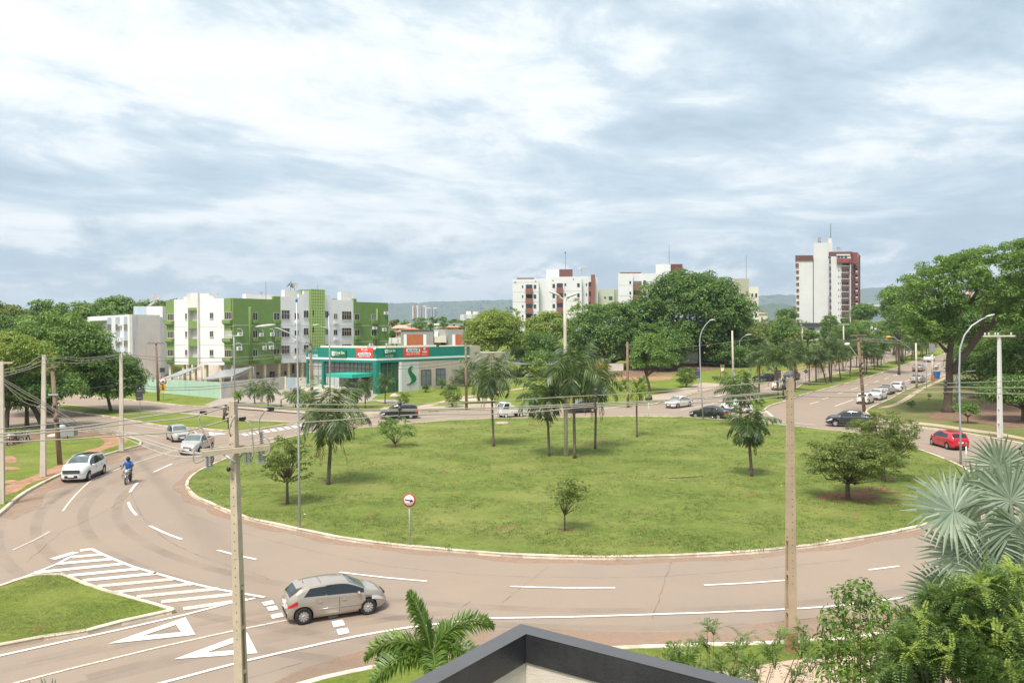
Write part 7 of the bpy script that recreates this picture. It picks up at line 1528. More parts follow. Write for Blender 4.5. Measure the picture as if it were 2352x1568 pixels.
car(PICK, r5, (1450, 1050), (1705, 1085), 'L', P_WHITE, 'white pickup tucked behind the black sedan, tail to the median', name='pickup_truck', cat='pickup')
car(DCAB, k6, (1175, 1175), (1490, 1186), 'L', P_GRAPH, 'dark graphite double cab pickup half hidden by the right shade trees', name='pickup_truck', cat='pickup')
car(HATCHY, q2, (635, 1397), (825, 1452), 'L', P_RED, 'bright red hatchback leaving to the right behind the curved lamp post', name='hatchback_car')
car(OLDH, ident, (2335, 1043), (2395, 1060), 'L', P_SILV2, 'silver car cut off by the right picture edge behind the fan palm', name='hatchback_car')
av = (at(2169, 862) - at(2044.6, 916)); av.z = 0; av.normalize()
def rear_px(ct, x, y, pnt, label, f=k6, head=None, **k):
    h = head or av; p = at(*f(x, y)); c = p + h * (ct.L / 2); c.z = terr(c.y) + .0
    t = ct.place(c, h, pnt, label, **k); return t
rear_px(OLDH, 1445, 928, P_WHITE, 'white hatchback at the back of the parked row, partly behind the wooden pole', name='hatchback_car', group='cars along the right avenue kerb')
rear_px(SEDAN, 1580, 884, P_WHITE, 'white sedan second in the parked row, bright tail lamps', name='sedan_car', group='cars along the right avenue kerb')
rear_px(PICK, 1685, 828, P_SILV2, 'silver pickup with an open load bed in the parked row', name='pickup_truck', cat='pickup', group='cars along the right avenue kerb')
rear_px(HATCHY, 1818, 790, P_WHITE, 'white hatchback at the head of the parked row', name='hatchback_car', group='cars along the right avenue kerb')
rear_px(SEDAN, 2035, 700, P_SILV2, 'silver sedan driving away behind the wooden lamp pole', name='sedan_car', group='cars driving away on the right avenue')
rear_px(SEDAN, 2048, 572, P_SILVER, 'brownish silver sedan farther up the avenue, in the middle lane', name='sedan_car', group='cars driving away on the right avenue')
rear_px(SEDAN, 2165, 464, P_WHITE, 'white sedan farthest up the avenue by the speed camera pole', name='sedan_car', group='cars driving away on the right avenue')
def front_px(ct, x, y, pnt, label, f=k6, head=None, **k):
    h = head or -av; p = at(*f(x, y)); c = p - h * (ct.L / 2); c.z = terr(c.y); return ct.place(c, h, pnt, label, **k)
front_px(SUV, 495, 776, P_SAND, 'sand white sport utility car coming toward the roundabout', name='suv_car', extra=roofbars, group='cars coming down the right avenue')
front_px(DCAB, 622, 672, P_GRAPH, 'dark grey pickup following behind the sand white sport utility car', name='pickup_truck', cat='pickup', group='cars coming down the right avenue')
front_px(OLDH, 60, 825, P_SILV2, 'silver car mostly hidden behind the bowed median palm', name='hatchback_car', group='cars coming down the right avenue')
front_px(SEDAN, 255, 680, P_BLACK, 'dark sedan pulling out beyond the first median palm', head=Vector((-.95, -.3, 0)).normalized(), name='sedan_car', group='cars coming down the right avenue')
c, h = wheels_px((1140, 1288), (1245, 1281), 'L', 1.5, c3)
t = thing('mini_truck', c, 'white mini truck with a small cab and an open flat bed, left of the palms', 'truck', None, math.atan2(h.y, h.x))
def sidepoly(pts, w_, name, m, par=t, y0=None):
    b = MB(); n = len(pts); A = [(x, -w_, z) for x, z in pts]; B_ = [(x, w_, z) for x, z in pts]; b.face(A); b.face(B_[::-1])
    for i in range(n): b.face([A[i], A[(i + 1) % n], B_[(i + 1) % n], B_[i]])
    return b.build(name, m, par, (0, 0, 0))
cab = sidepoly([(1.68, .35), (1.70, .85), (1.55, 1.15), (1.22, 1.74), (1.05, 1.80), (.45, 1.80), (.40, 1.70), (.40, .35)], .70, 'cab', P_WHITE)
b = MB(); b.face([(1.575, -.60, 1.17), (1.575, .60, 1.17), (1.262, .58, 1.71), (1.262, -.58, 1.71)]); b.build('windscreen', WSGL, cab, (0, 0, 0))
for sg in (1, -1): b = MB(); b.face([(1.42, sg * .708, 1.12), (.62, sg * .708, 1.10), (.62, sg * .708, 1.66), (1.18, sg * .708, 1.66)]); b.build('side_window', CARGL, cab, (0, 0, 0))
for sg in (1, -1): b = MB(); b.box((1.66, sg * .5, .72), (.1, .24, .18)); b.build('headlight', HEADL, cab, (0, 0, 0))
b = MB(); b.box((-.75, 0, .62), (2.2, 1.48, .10)); b.build('load_bed', P_SAND, t, (0, 0, 0))
for sg in (1, -1): b = MB(); b.box((-.75, sg * .73, .80), (2.2, .04, .28)); b.build('side_board', P_WHITE, t, (0, 0, 0))
b = MB(); b.box((-.6, 0, .48), (2.6, .7, .16)); b.build('chassis', P_SAND, t, (0, 0, 0))
for x in (1.05, -1.0):
    for sg in (1, -1):
        b = MB(); b.lathe((x, sg * .62, .27), (0, sg, 0), [(.0, -.08), (.25, -.08), (.27, 0), (.25, .08), (.17, .08)], 20); w_ = b.build('wheel', TYRE, t, (0, 0, 0)); b = MB(); b.lathe((x, sg * .62, .27), (0, sg, 0), [(.17, .075), (.1, .06), (0, .07)], 16); b.build('rim', P_SAND, w_, (0, 0, 0))
def spoke_wheel(par, x, r, m=RIM):
    b = MB(); b.lathe((x, 0, r), (0, 1, 0), [(r * .84, -.045), (r * .95, -.045), (r, 0), (r * .95, .045), (r * .84, .045), (r * .84, -.045)], 24); w_ = b.build('wheel', TYRE, par, (0, 0, 0))
    b = MB(); b.lathe((x, 0, r), (0, 1, 0), [(r * .85, -.02), (r * .80, -.02), (r * .80, .02), (r * .85, .02)], 24)
    for k in range(10): a = 2 * math.pi * k / 10; b.tube([(x, .02 * (-1) ** k, r), (x + math.cos(a) * r * .82, 0, r + math.sin(a) * r * .82)], .006, 4)
    b.lathe((x, 0, r), (0, 1, 0), [(0, -.06), (.05, -.06), (.05, .06), (0, .06)], 12); b.build('rim', m, w_, (0, 0, 0))
def motorcycle(pos, heading, tank, label, lean=0.0, group=None):
    t = thing('motorcycle', pos, label, 'motorcycle', group, math.atan2(heading.y, heading.x)); t.rotation_euler.x = lean; z0 = (0, 0, 0)
    spoke_wheel(t, .64, .30); spoke_wheel(t, -.62, .30)
    b = MB(); b.tube([(-.62, .07, .30), (-.2, .07, .36), (.05, .06, .32)], .025, 6); b.tube([(-.62, -.07, .30), (-.2, -.07, .36), (.05, -.06, .32)], .025, 6); b.tube([(.05, 0, .30), (.30, 0, .42), (.40, 0, .88)], .03, 6); b.tube([(.40, 0, .86), (-.1, 0, .72), (-.75, 0, .78)], .03, 6); b.build('frame', STEELD, t, z0)
    for sg in (1, -1): b = MB(); b.tube([(.64, sg * .09, .30), (.42, sg * .09, .90)], .025, 6); b.build('fork', STEEL, t, z0)
    b = MB(); b.ball((.02, 0, .42), .17, 10, 7, 0, (1.2, .75, .95)); b.build('engine', mat('dusty_engine', (.25, .17, .10), .6, .2, 8), t, z0)
    b = MB(); b.tube([(.1, -.14, .30), (-.3, -.15, .28), (-.8, -.16, .42)], [.025, .035, .05], 8); b.build('exhaust', CHROME, t, z0)
    b = MB(); b.ball((.16, 0, .80), .2, 12, 8, 0, (1.35, .75, .75)); b.build('fuel_tank', tank, t, z0)
    b = MB(); b.tube([(-.02, 0, .82), (-.3, 0, .80), (-.62, 0, .84), (-.8, 0, .90)], [.10, .12, .11, .07], 8, ell=1.0); b.build('seat', BLACK, t, z0)
    b = MB(); b.tube([(.40, -.38, 1.02), (.44, -.2, 1.03), (.42, 0, .96), (.44, .2, 1.03), (.40, .38, 1.02)], .016, 6); b.build('handlebar', STEEL, t, z0)
    for sg in (1, -1):
        b = MB(); b.tube([(.42, sg * .30, 1.03), (.40, sg * .36, 1.22)], .008, 5); b.ball((.40, sg * .37, 1.25), .06, 8, 6, 0, (.35, 1, .8)); b.build('mirror', BLACK, t, z0)
    b = MB(); b.ball((.54, 0, .88), .11, 10, 8); b.build('headlight', HEADL, t, z0)
    for x in (.64, -.62): b = MB(); b.tube([(x + .34 * math.cos(a), 0, .30 + .34 * math.sin(a)) for a in (rad(35), rad(70), rad(105), rad(140))], .035, 6, ell=1.6); b.build('mudguard', tank, t, z0)
    return t
a, d = at(289.2, 1112.9), at(300, 1104.5); h = (a - d); h.z = 0; h.normalize(); c = (a + d) / 2
MP = motorcycle(c, h, mat('cream_tank', (.45, .38, .28), .4, .1, 4), 'small dusty motorcycle ridden round the bend beside the white sport utility car')
b = MB()
for i in range(3):
    for sg in (1, -1): b = MB(); b.tube([(.28, sg * .06, .40 + .1 * i), (.30, sg * .34, .42 + .1 * i), (.05, sg * .34, .42 + .1 * i)], .015, 5); b.build('leg_guard', STEELD, MP, (0, 0, 0))
def person_mesh(joints, edges, radii, root):
    me = bpy.data.meshes.new('body'); me.from_pydata([Vector(j) for j in joints], edges, [])
    o = bpy.data.objects.new('body', me); COL.objects.link(o); md = o.modifiers.new('s', 'SKIN'); sv = me.skin_vertices[0].data
    for i, r in enumerate(radii): sv[i].radius = (r, r)
    sv[root].use_root = True
    o.modifiers.new('ss', 'SUBSURF').levels = 2
    dg = bpy.context.evaluated_depsgraph_get(); m2 = bpy.data.meshes.new_from_object(o.evaluated_get(dg)); bpy.data.objects.remove(o)
    for p in m2.polygons: p.use_smooth = True
    return m2
def rider(pos, heading, label):
    t = thing('person', pos, label, 'person', None, math.atan2(heading.y, heading.x))
    J = [(-.28, 0, .92), (-.24, 0, 1.12), (-.17, 0, 1.34), (-.13, 0, 1.43), (-.10, 0, 1.52), (-.08, 0, 1.64)]; E = [(0, 1), (1, 2), (2, 3), (3, 4), (4, 5)]; R = [.15, .145, .16, .10, .062, .09]
    def chain(start, pts, rr):
        i = start
        for p, r in zip(pts, rr): J.append(p); R.append(r); E.append((i, len(J) - 1)); i = len(J) - 1
        return i
    for sg in (1, -1):
        w_ = chain(2, [(-.14, sg * .20, 1.38), (.02, sg * .30, 1.14), (.30, sg * .32, 1.06), (.39, sg * .31, 1.05)], [.075, .05, .038, .036])
        for k in range(4): chain(w_, [(.43, sg * (.27 + .025 * k), 1.06), (.455 - .004 * k, sg * (.27 + .025 * k), 1.035), (.44, sg * (.27 + .025 * k), 1.005)], [.012, .010, .009])
        chain(w_, [(.40, sg * .265, 1.03), (.43, sg * .25, 1.01)], [.012, .010])
        chain(0, [(-.24, sg * .10, .88), (.14, sg * .19, .78), (.06, sg * .18, .38), (.04, sg * .18, .26), (.18, sg * .18, .24)], [.10, .075, .055, .045, .04])
    bd = person_mesh(J, E, R, 0); bd.materials.append(SKIN); o = link('body', bd, t)
    b = MB(); b.tube([(-.29, 0, .90), (-.27, 0, 1.0), (-.24, 0, 1.15), (-.17, 0, 1.34), (-.14, 0, 1.43), (-.11, 0, 1.47)], [.17, .175, .178, .185, .13, .075], 14, ell=1.28)
    b.build('shirt', BLUES, t, (0, 0, 0))
    for sg in (1, -1):
        b = MB(); b.tube([(-.15, sg * .17, 1.38), (-.10, sg * .24, 1.30), (0, sg * .29, 1.17)], [.092, .08, .07], 10); b.build('sleeve', BLUES, t, (0, 0, 0))
        b = MB(); b.tube([(-.26, sg * .08, .90), (-.22, sg * .11, .88), (.13, sg * .19, .79), (.10, sg * .185, .62), (.06, sg * .18, .36), (.05, sg * .18, .30)], [.13, .125, .088, .076, .066, .064], 10); b.build('trouser_leg', JEANS, t, (0, 0, 0))
        b = MB(); b.tube([(-.02, sg * .18, .25), (.08, sg * .18, .25), (.2, sg * .18, .235)], [.05, .055, .04], 8); b.build('shoe', BLACK, t, (0, 0, 0))
    b = MB(); b.ball((-.07, 0, 1.64), .145, 16, 10, 0, (1.08, .92, 1.05)); hm = b.build('helmet', BLACK, t, (0, 0, 0))
    b = MB(); b.ball((-.045, 0, 1.635), .13, 14, 8, 0, (1.06, .84, .55)); b.build('visor', CARGL, hm, (0, 0, 0))
    b = MB(); b.ball((-.085, 0, 1.70), .12, 14, 8, 0, (1.0, .9, .78)); b.build('helmet_stripe', CHROME, hm, (0, 0, 0))
rider(c, h, 'motorcyclist in a blue shirt, dark jeans and a black helmet with a pale top')
for i, (x, y, hx, m, lab) in enumerate(((120, 830, .2, P_RED, 'red motorcycle parked in the shade behind the left edge pole'), (185, 800, .6, P_BLACK, 'black motorcycle parked in the shade near the second concrete pole'), (150, 825, -.5, mat('lime_tank', (.25, .5, .18), .4, .1, 3), 'green motorcycle parked nearest the grass in the shade'), (300, 785, .9, P_BLACK, 'black motorcycle parked farthest right, just left of the second concrete pole'))):
    p = at(*q4(x, y), .13); motorcycle(p, Vector((hx, -1, 0)).normalized(), m, lab, .12 if i % 2 else -.12, 'motorcycles parked under the left trees')
def concrete_pole(P, top, w0, w1, label, holes=None, cross=None, group=None, d0=None, d1=None, rz=.3, m=CONC, rust=False, flanges=False):
    """tapered double T concrete pole"""
    P = Vector(P); H = Vector(top) - P; t = thing('utility_pole', P, label, 'pole', group); d0, d1 = d0 or w0 * .8, d1 or w1 * .8
    R = Matrix.Rotation(rz, 3, 'Z'); b = MB()
    def ring(k): 
        a = (w0 + (w1 - w0) * k) / 2; c = (d0 + (d1 - d0) * k) / 2; o = H * k
        return [o + R @ Vector(q) for q in ((-a, -c, 0), (a, -c, 0), (a, c, 0), (-a, c, 0))], a, c, o
    r0, r1 = ring(0)[0], ring(1)[0]
    r0 = [q - Vector((0, 0, .1)) for q in r0]
    if not flanges: b.box8(r0 + r1)
    else:   # two flanges and a thinner web with stiffeners, recessed on the narrow sides
        def sub(y0, y1, xs, k0, k1):
            pts = []
            for k in (k0, k1):
                _, a, c, o = ring(k); pts += [o + R @ Vector((sx * a * xs, sy * c, 0)) for sx, sy in ((-1, y0), (1, y0), (1, y1), (-1, y1))]
            b.box8(pts)
        ks = .42
        sub(-1, -.55, 1, 0, ks); sub(.55, 1, 1, 0, ks); sub(-.55, .55, .35, 0, ks)
        for k in (0.0, .14, .28, .405): sub(-.55, .55, .98, k, k + .012)
        sub(-1, 1, 1, ks, 1)
    b.build('shaft', m, t, (0, 0, 0))
    if holes:
        b = MB()
        for i in range(holes):
            k = .25 + .73 * i / holes; _, a, c, o = ring(k)
            b.lathe(o + R @ Vector((0, -c - .001, 0)), R @ Vector((0, -1, 0)), [(0, .002), (.016, .002), (.016, -.01)], 8)
            b.lathe(o + R @ Vector((-a - .001, 0, 0)), R @ Vector((-1, 0, 0)), [(0, .002), (.012, .002), (.012, -.01)], 8)
        o = b.build('bolt_holes', BLACK, t, (0, 0, 0)); o['kind'] = 'stuff'
    if rust:
        b = MB(); q0 = ring(0)[0]; q1_ = ring(.07)[0]; c0 = Vector((0, 0, 0)); sc_ = lambda q, o: o + (q - o) * 1.03
        b.box8([sc_(q, Vector((0, 0, 0))) for q in q0] + [sc_(q, ring(.07)[3]) for q in q1_]); b.build('rust_stained_foot', mat('rust_stain', (.30, .17, .09), .9, .4, 3, stain=(.16, .07, .03), stain_amt=.9), t, (0, 0, 0))
    return t
def insulator(mb, P, ax=(0, 0, 1), n=4, r=.055, h=.2):
    prof = [(0, 0), (.018, 0)]
    for i in range(n): z_ = h * (i + .3) / n; prof += [(r * .55, z_), (r, z_ + h * .12 / n * 2), (r, z_ + h * .2 / n * 2), (r * .5, z_ + h * .34 / n * 2)]
    prof += [(.018, h), (0, h)]; mb.lathe(P, ax, prof, 10)
YP = 20.8
base = atY(556, 1661, YP); base.z = .12; top = atY(535, 921, YP)
np_ = concrete_pole(base, top, .285, .175, 'near concrete utility pole with a double cross arm and hanging insulators, left foreground', holes=26, rz=-.35, flanges=True)
armc = atY(541, 1037, YP); L0, L1 = atY(*q3(265, 1260), YP - .35), atY(*q3(1512, 1140), YP + .35)
ad = (L1 - L0).normalized(); an = Vector((-ad.y, ad.x, 0)).normalized()
for k, off in enumerate((-.2, .2)):
    b = MB(); A, B_ = L0 + an * off, L1 + an * off; s_ = an * .05; u_ = Vector((0, 0, .065))
    b.box8([A - s_ - u_, B_ - s_ - u_, B_ + s_ - u_, A + s_ - u_, A - s_ + u_, B_ - s_ + u_, B_ + s_ + u_, A + s_ + u_]); b.build('cross_arm', CONC, np_)
b = MB(); b.tube([L0.lerp(L1, .32) - an * .2 - Vector((0, 0, .06)), atY(*q3(905, 1445), YP - .3)], .035, 6); b.build('brace', STEEL, np_)
b = MB(); b.tube([L0.lerp(L1, .68) + an * .2 - Vector((0, 0, .06)), atY(*q3(880, 1445), YP + .2)], .03, 6); b.build('brace', STEEL, np_)
for f_ in (.08, .135, .64, .70, .84, .90):
    b = MB(); p = L0.lerp(L1, f_) - an * .2; insulator(b, p - Vector((0, 0, .08)), (0, 0, -1), 5, .05, .26); b.build('insulator', mat('grey_insulator', (.17, .18, .19), .35, .1, 6), np_)
b = MB(); p = L0.lerp(L1, .90) + an * .2; insulator(b, p + Vector((0, 0, .06)), (0, 0, 1), 6, .06, .34); b.build('insulator', GREYW, np_)
for f_ in (.10, .66, .87):
    b = MB(); p = L0.lerp(L1, f_); b.box(p - an * .2 - Vector((0, 0, .38)), (.26, .03, .03), Matrix.Rotation(math.atan2(ad.y, ad.x), 3, 'Z')); b.build('fuse_bracket', STEEL, np_)
for (x, y) in ((720, 375), (765, 610), (780, 395)):
    b = MB(); p = atY(*q3(x, y), YP); insulator(b, p - Vector((0, 0, .14)), (0, 0, 1), 3, .05, .14); b.tube([p - Vector((0, 0, .3)), p - Vector((0, 0, .12))], .015, 5); b.tube([p - Vector((0, 0, .28)), atY(*q3(840, y + 100), YP)], .02, 5); b.build('insulator', BLACK, np_)
for r in ([(265, 555), (225, 640), (250, 760), (330, 900), (400, 1020), (440, 1130), (470, 1250), (495, 1370), (480, 1435), (455, 1415)], [(1075, 660), (1150, 710), (1195, 800), (1200, 900), (1215, 1050), (1225, 1200), (1225, 1300), (1195, 1375), (1175, 1350)], [(1500, 460), (1420, 510), (1345, 620), (1325, 760), (1330, 880), (1375, 970)], [(1390, 970), (1450, 970), (1520, 1040), (1540, 1150), (1520, 1250), (1460, 1310), (1400, 1295)], [(130, 1200), (130, 1260), (120, 1370), (150, 1440), (210, 1440), (315, 1385)], [(770, 1075), (808, 1115)], [(895, 570), (840, 660), (800, 760), (780, 880), (815, 965)]):
    b = MB(); pts = [atY(*q3(*q), YP - .3) for q in r]; pts = [Vector(q) for q in pts]; b.tube(pts, .019, 6); b.build('jumper_cable', CABLE, np_)
for (x, y, a) in ((310, 520, -.25), (1025, 635, .12), (1545, 455, 0)):
    b = MB(); p = atY(*q3(x, y), YP); b.box(p, (.17, .07, .085), Matrix.Rotation(-a, 3, 'Y')); b.build('connector', BLACK, np_)
for (y,) in ((1545,),): b = MB(); p = atY(*q3(770, 1562), YP - .2); b.ball(p, .06, 8, 6); b.build('clamp', BLACK, np_)
P = at(1817, 1493, .12); YR = P.y
concrete_pole(P, atY(1814.5, 868, YR), .31, .175, 'near concrete utility pole with a rusty foot, standing alone in the right foreground', holes=26, rz=.28, flanges=True, rust=True, m=mat('tan_concrete', (.42, .32, .225), .9, .15, 2, bump=.3, stain=(.17, .12, .08), stain_amt=.7))
PL = []
for bx, by, tx, ty, lab in ((3, 1156, 3, 830, 'concrete utility pole cut by the left picture edge'), (99, 1094, 101, 815, 'tall concrete utility pole beside the dirt path, right of the leftmost pole'), (279, 1035, 278, 812, 'concrete utility pole on the tip of the left verge')):
    p = at(bx, by, .12); tp = atY(tx, ty, p.y); PL.append((p, tp, concrete_pole(p, tp, .36, .22, lab, rz=.25, flanges=True, m=CONCL)))
b = MB(); b.box(atY(12, 833, PL[0][0].y), (.9, .1, .1)); b.build('cross_arm', CONC, PL[0][2])
def wood_pole(bx, by, tx, ty, label, f=ident, arms=(), r=.14, Yd=None, group=None, lamp=None, m=WOOD):
    b0, t0 = f(bx, by), f(tx, ty); P = at(*b0, .12) if Yd is None else atY(*b0, Yd)
    tp = atY(*t0, P.y); t = thing('utility_pole', P, label, 'pole', group); b = MB(); H = tp - P
    b.tube([Vector((0, 0, -.1)), H * .5, H], [r * 1.15, r, r * .8], 10); b.build('shaft', m, t, (0, 0, 0))
    s_ = P.y / F * (f(1, 0)[0] - f(0, 0)[0])
    for (dy, x0, x1, dz, ins) in arms:
        b = MB(); c = H + Vector((0, -r, -dy * s_)); b.box(c + Vector(((x0 + x1) / 2 * s_, 0, dz * s_ / 2)), ((x1 - x0) * s_, .12, .13), Matrix.Rotation(math.atan2(-dz, (x1 - x0)), 3, 'Y')); ar = b.build('cross_arm', m, t, (0, 0, 0))
        for i in range(ins):
            b = MB(); x = (x0 + (x1 - x0) * (i + .5) / ins) * s_; insulator(b, c + Vector((x, 0, .07 + dz * s_ * (i + .5) / ins)), (0, 0, 1), 2, .06, .17); b.build('insulator', GREYW if i % 2 else STEELD, ar, (0, 0, 0))
    return t, P, tp
t, P, tp = wood_pole(138, 1067, 120, 843, 'weathered leaning wooden pole with a pale cross arm and tangled gear, left verge', arms=((4, -15, 17, 7, 3),), r=.17)
H = tp - P
for k, (dx, c_) in enumerate(((.05, BLACK), (-.1, BLACK), (.15, WOOD), (.0, STEELD), (.2, BLACK))):
    b = MB(); b.ball(H * (.60 - .045 * k) + Vector((dx, -.2, 0)), .13, 8, 6, 0, (1, .7, .9)); b.build('cable_splice', c_, t, (0, 0, 0))
b = MB(); b.box(H * .72 + Vector((0, -.16, 0)), (.75, .1, .12)); b.build('cable_bracket', STEEL, t, (0, 0, 0))
wood_pole(1455, 1133, 1434, 600, 'dark thin wooden pole in front of the blue and white block', f=c1, arms=((6, -78, 80, 0, 4),), r=.17)
wood_pole(1500, 1205, 1480, 600, 'bushy wooden pole wrapped in cable coils before the clinic\'s left end', f=c2, arms=((5, -45, 60, 0, 5), (68, -70, 70, -3, 4)), r=.19)
wood_pole(758, 1212, 750, 575, 'wooden pole with a short cross arm before the clinic\'s stone wall', f=c3, arms=((3, -40, 55, 0, 0),), r=.17)
wood_pole(2242, 1185, 2235, 590, 'plain wooden pole on the verge beside the two tiered tree', f=c3, r=.17)
lp, P, tp = wood_pole(1472, 1000, 1402, 160, 'leaning dark wooden pole with two cross arms and a bent lamp beside the parked cars', f=k6, arms=((10, -90, 90, 6, 3), (55, -75, 125, 0, 4)), r=.18)
b = MB(); pts = [atY(*k6(x, y), P.y - .4) - P for x, y in ((1430, 450), (1390, 390), (1330, 310), (1300, 270))]; b.tube(pts, .05, 6); b.build('lamp_arm', STEEL, lp, (0, 0, 0))
b = MB(); b.ball(atY(*k6(1285, 264), P.y - .4) - P, .28, 10, 7, 0, (1.2, 1, .7)); b.build('lamp_head', SIGNW, lp, (0, 0, 0))
for k in range(6): b = MB(); b.ball((tp - P) * (.62 - .03 * k) + Vector((.12 * (-1) ** k, -.15, 0)), .14, 7, 5); b.build('cable_splice', BLACK, lp, (0, 0, 0))
ll_, P, tp = wood_pole(2052, 748, 2042, 250, 'straight pale pole with a long slanted arm and yellowish lamp by the right avenue kerb', f=k6, r=.17, m=CONCL)
b = MB(); b.tube([atY(*k6(x, y), P.y) - P for x, y in ((2035, 350), (1960, 300), (1870, 235), (1800, 190), (1760, 182))], .05, 6); b.build('lamp_arm', STEEL, ll_, (0, 0, 0))
b = MB(); b.ball(atY(*k6(1742, 186), P.y) - P, .3, 10, 7, 0, (1.5, 1, .6)); b.build('lamp_head', SIGNY, ll_, (0, 0, 0))
for i, (bx, by, tx, ty, arm, lab, Yd) in enumerate(((1250, 440, 1243, 45, (-55, 58), 'pale far pole with a T arm, behind the avenue palms', None), (792, 300, 788, 75, (-20, 20), 'thin far pole left of the T armed one', 190), (1500, 190, 1502, 10, (-10, 10), 'first of the far poles before the white pointed house', 250), (1556, 180, 1556, 20, (-8, 8), 'second of the far poles before the white pointed house', 260), (1690, 200, 1687, -5, (-40, 25), 'third far pole with a wide arm at the avenue bend', 255), (1748, 200, 1745, 20, (-8, 8), 'brownish far pole at the avenue bend', 240), (1800, 150, 1797, 0, (-25, 25), 'last far pole half inside the trees', 265))):
    wood_pole(bx, by, tx, ty, lab, f=k6, arms=((4, arm[0], arm[1], 0, 0),), r=.17, Yd=Yd, group='far poles along the avenue', m=CONCL)
wood_pole(2083, 1175, 2072, 685, 'plain concrete pole standing beside the diamond sign at the avenue entrance', f=c4, r=.17, m=CONCL)
P = at(2297, 1004, .12); tp = atY(2295, 772, P.y); t = concrete_pole(P, tp, .42, .26, 'white concrete utility pole with a T cross arm in the park on the right', rz=.5, flanges=True, m=mat('white_concrete', (.66, .65, .62), .9, .08, 1.5))
b = MB(); c = tp - P + Vector((-.1, -.15, .02)); b.box(c, (2.9, .14, .14)); b.build('cross_arm', CONCL, t, (0, 0, 0))
for x in (-1.3, -.95, -.35, -.1, 1.1): b = MB(); insulator(b, c + Vector((x, 0, .07)), (0, 0, 1), 3, .08, .24); b.build('insulator', SIGNW, t, (0, 0, 0))
P = at(*k6(2227, 668), .12); t = thing('camera_pole', P, 'thick pole with an orange foot and a grey traffic camera box', 'pole'); tp = atY(*k6(2222, 360), P.y) - P
b = MB(); b.tube([(0, 0, 0), tp], [.2, .17], 10); b.build('shaft', CONCL, t, (0, 0, 0)); b = MB(); b.lathe((0, 0, 0), (0, 0, 1), [(.3, 0), (.3, .8), (.22, .95)], 12); b.build('foot', ORANGEP, t, (0, 0, 0)); b = MB(); b.box(tp + Vector((-.05, 0, .9)), (.75, .6, 1.7)); b.build('camera_box', GREYW, t, (0, 0, 0))
def lamp(bx, by, path, label, f=ident, r=.085, head=(1.0, .35, .16), m=STEEL, name='street_lamp', group=None, heads=None, Yd=None, cap=None, taper=.6, hm=None):
    P = at(*f(bx, by), .12) if Yd is None else atY(*f(bx, by), Yd); t = thing(name, P, label, 'street lamp', group)
    pts = [atY(*f(x, y), P.y) - P for x, y in path]; b = MB(); b.tube([Vector((0, 0, -.05))] + pts, [r * 1.25] + [r * (1.1 - (1.1 - taper) * i / max(1, len(pts) - 1)) for i in range(len(pts))], 8); b.build('post', m, t, (0, 0, 0))
    for (x, y, ang, arm) in (heads or []):
        if arm: b = MB(); b.tube([atY(*f(*q), P.y) - P for q in arm], r * .5, 6); b.build('lamp_arm', m, t, (0, 0, 0))
        b = MB(); R_ = Matrix.Rotation(-ang, 3, 'Y'); c = atY(*f(x, y), P.y) - P; b.ball((0, 0, 0), 1, 12, 8, 0, (head[0] / 2, head[1] / 2, head[2] / 2)); b.v = [tuple(c + R_ @ Vector(q)) for q in b.v]; b.build('lamp_head', hm or mat('lamp_head_grey', (.55, .56, .56), .4, .05, 3), t, (0, 0, 0))
    if cap: b = MB(); b.ball(pts[-1], r * 1.2, 8, 6, 0, (1, 1, 1.6)); b.build('cap', mat('blue_cap', (.02, .12, .45), .5, .1, 3), t, (0, 0, 0))
    return t
lamp(688, 1212, [(686, 1000), (683, 800), (681, 690)], 'tall grey lamp post with a blue tip and one arm, on the left lawn edge', heads=[(610, 748, .1, [(680, 778), (665, 765), (640, 754), (622, 750)])], r=.052, cap=True, head=(1.1, .34, .14))
lamp(758, 905, [(757, 800), (755, 722)], 'slimmer blue tipped lamp post in the clinic forecourt', heads=[(725, 746, .12, [(756, 760), (750, 753), (735, 749)])], r=.10, cap=True, Yd=117, head=(1.1, .3, .16))
lamp(540, 940, [(538, 800), (537, 770)], 'thin two armed lamp post before the green facade', heads=[(528, 771, 0, None), (547, 771, 0, None)], r=.08, Yd=112, head=(1.3, .35, .16))
dl = lamp(1300, 1047, [(1299, 900), (1298, 760), (1297, 686)], 'tall concrete mast with two lamp heads rising among the palms', heads=[(1274, 674, -.42, [(1297, 690), (1280, 678)]), (1314, 678, .32, [(1297, 690), (1308, 682)])], r=.15, m=CONCL, head=(1.15, .42, .2), taper=.75)
lamp(1615, 962, [(1611, 900), (1608, 830), (1607, 790), (1608, 775), (1612, 760), (1620, 747), (1628, 738), (1634, 735)], 'thin curved lamp post right behind the black sedan', r=.062, heads=[(1636, 734.5, .1, None)], head=(.7, .3, .14))
lamp(2207, 1063, [(2205, 960), (2203, 860), (2205, 800), (2215, 770), (2232, 748), (2255, 733), (2268, 727)], 'tall curved lamp post in the right foreground, arching over the park', r=.066, heads=[(2274, 724.5, .25, None)], head=(.75, .3, .12))
lamp(390, 1000, [(388, 860), (390, 795), (410, 775), (435, 760)], 'bent lamp arm showing among the trees at the avenue entrance', f=c5, Yd=165, r=.07, heads=[(450, 756, .12, None)], head=(1.5, .5, .25))
lamp(1668, 1130, [(1667, 1000), (1665, 930)], 'very thin white lamp post with two flat heads beside the right avenue', f=c5, r=.05, heads=[(1585, 928, 0, [(1665, 940), (1600, 930)])], head=(1.4, .3, .1))
lamp(1874, 1250, [(1873, 1100), (1871, 1030)], 'white two armed lamp post right of the great trunk', f=c5, r=.09, heads=[(1800, 1008, -.1, [(1871, 1030), (1820, 1012)]), (1970, 1005, .08, [(1871, 1030), (1930, 1010)])], head=(1.5, .35, .14))
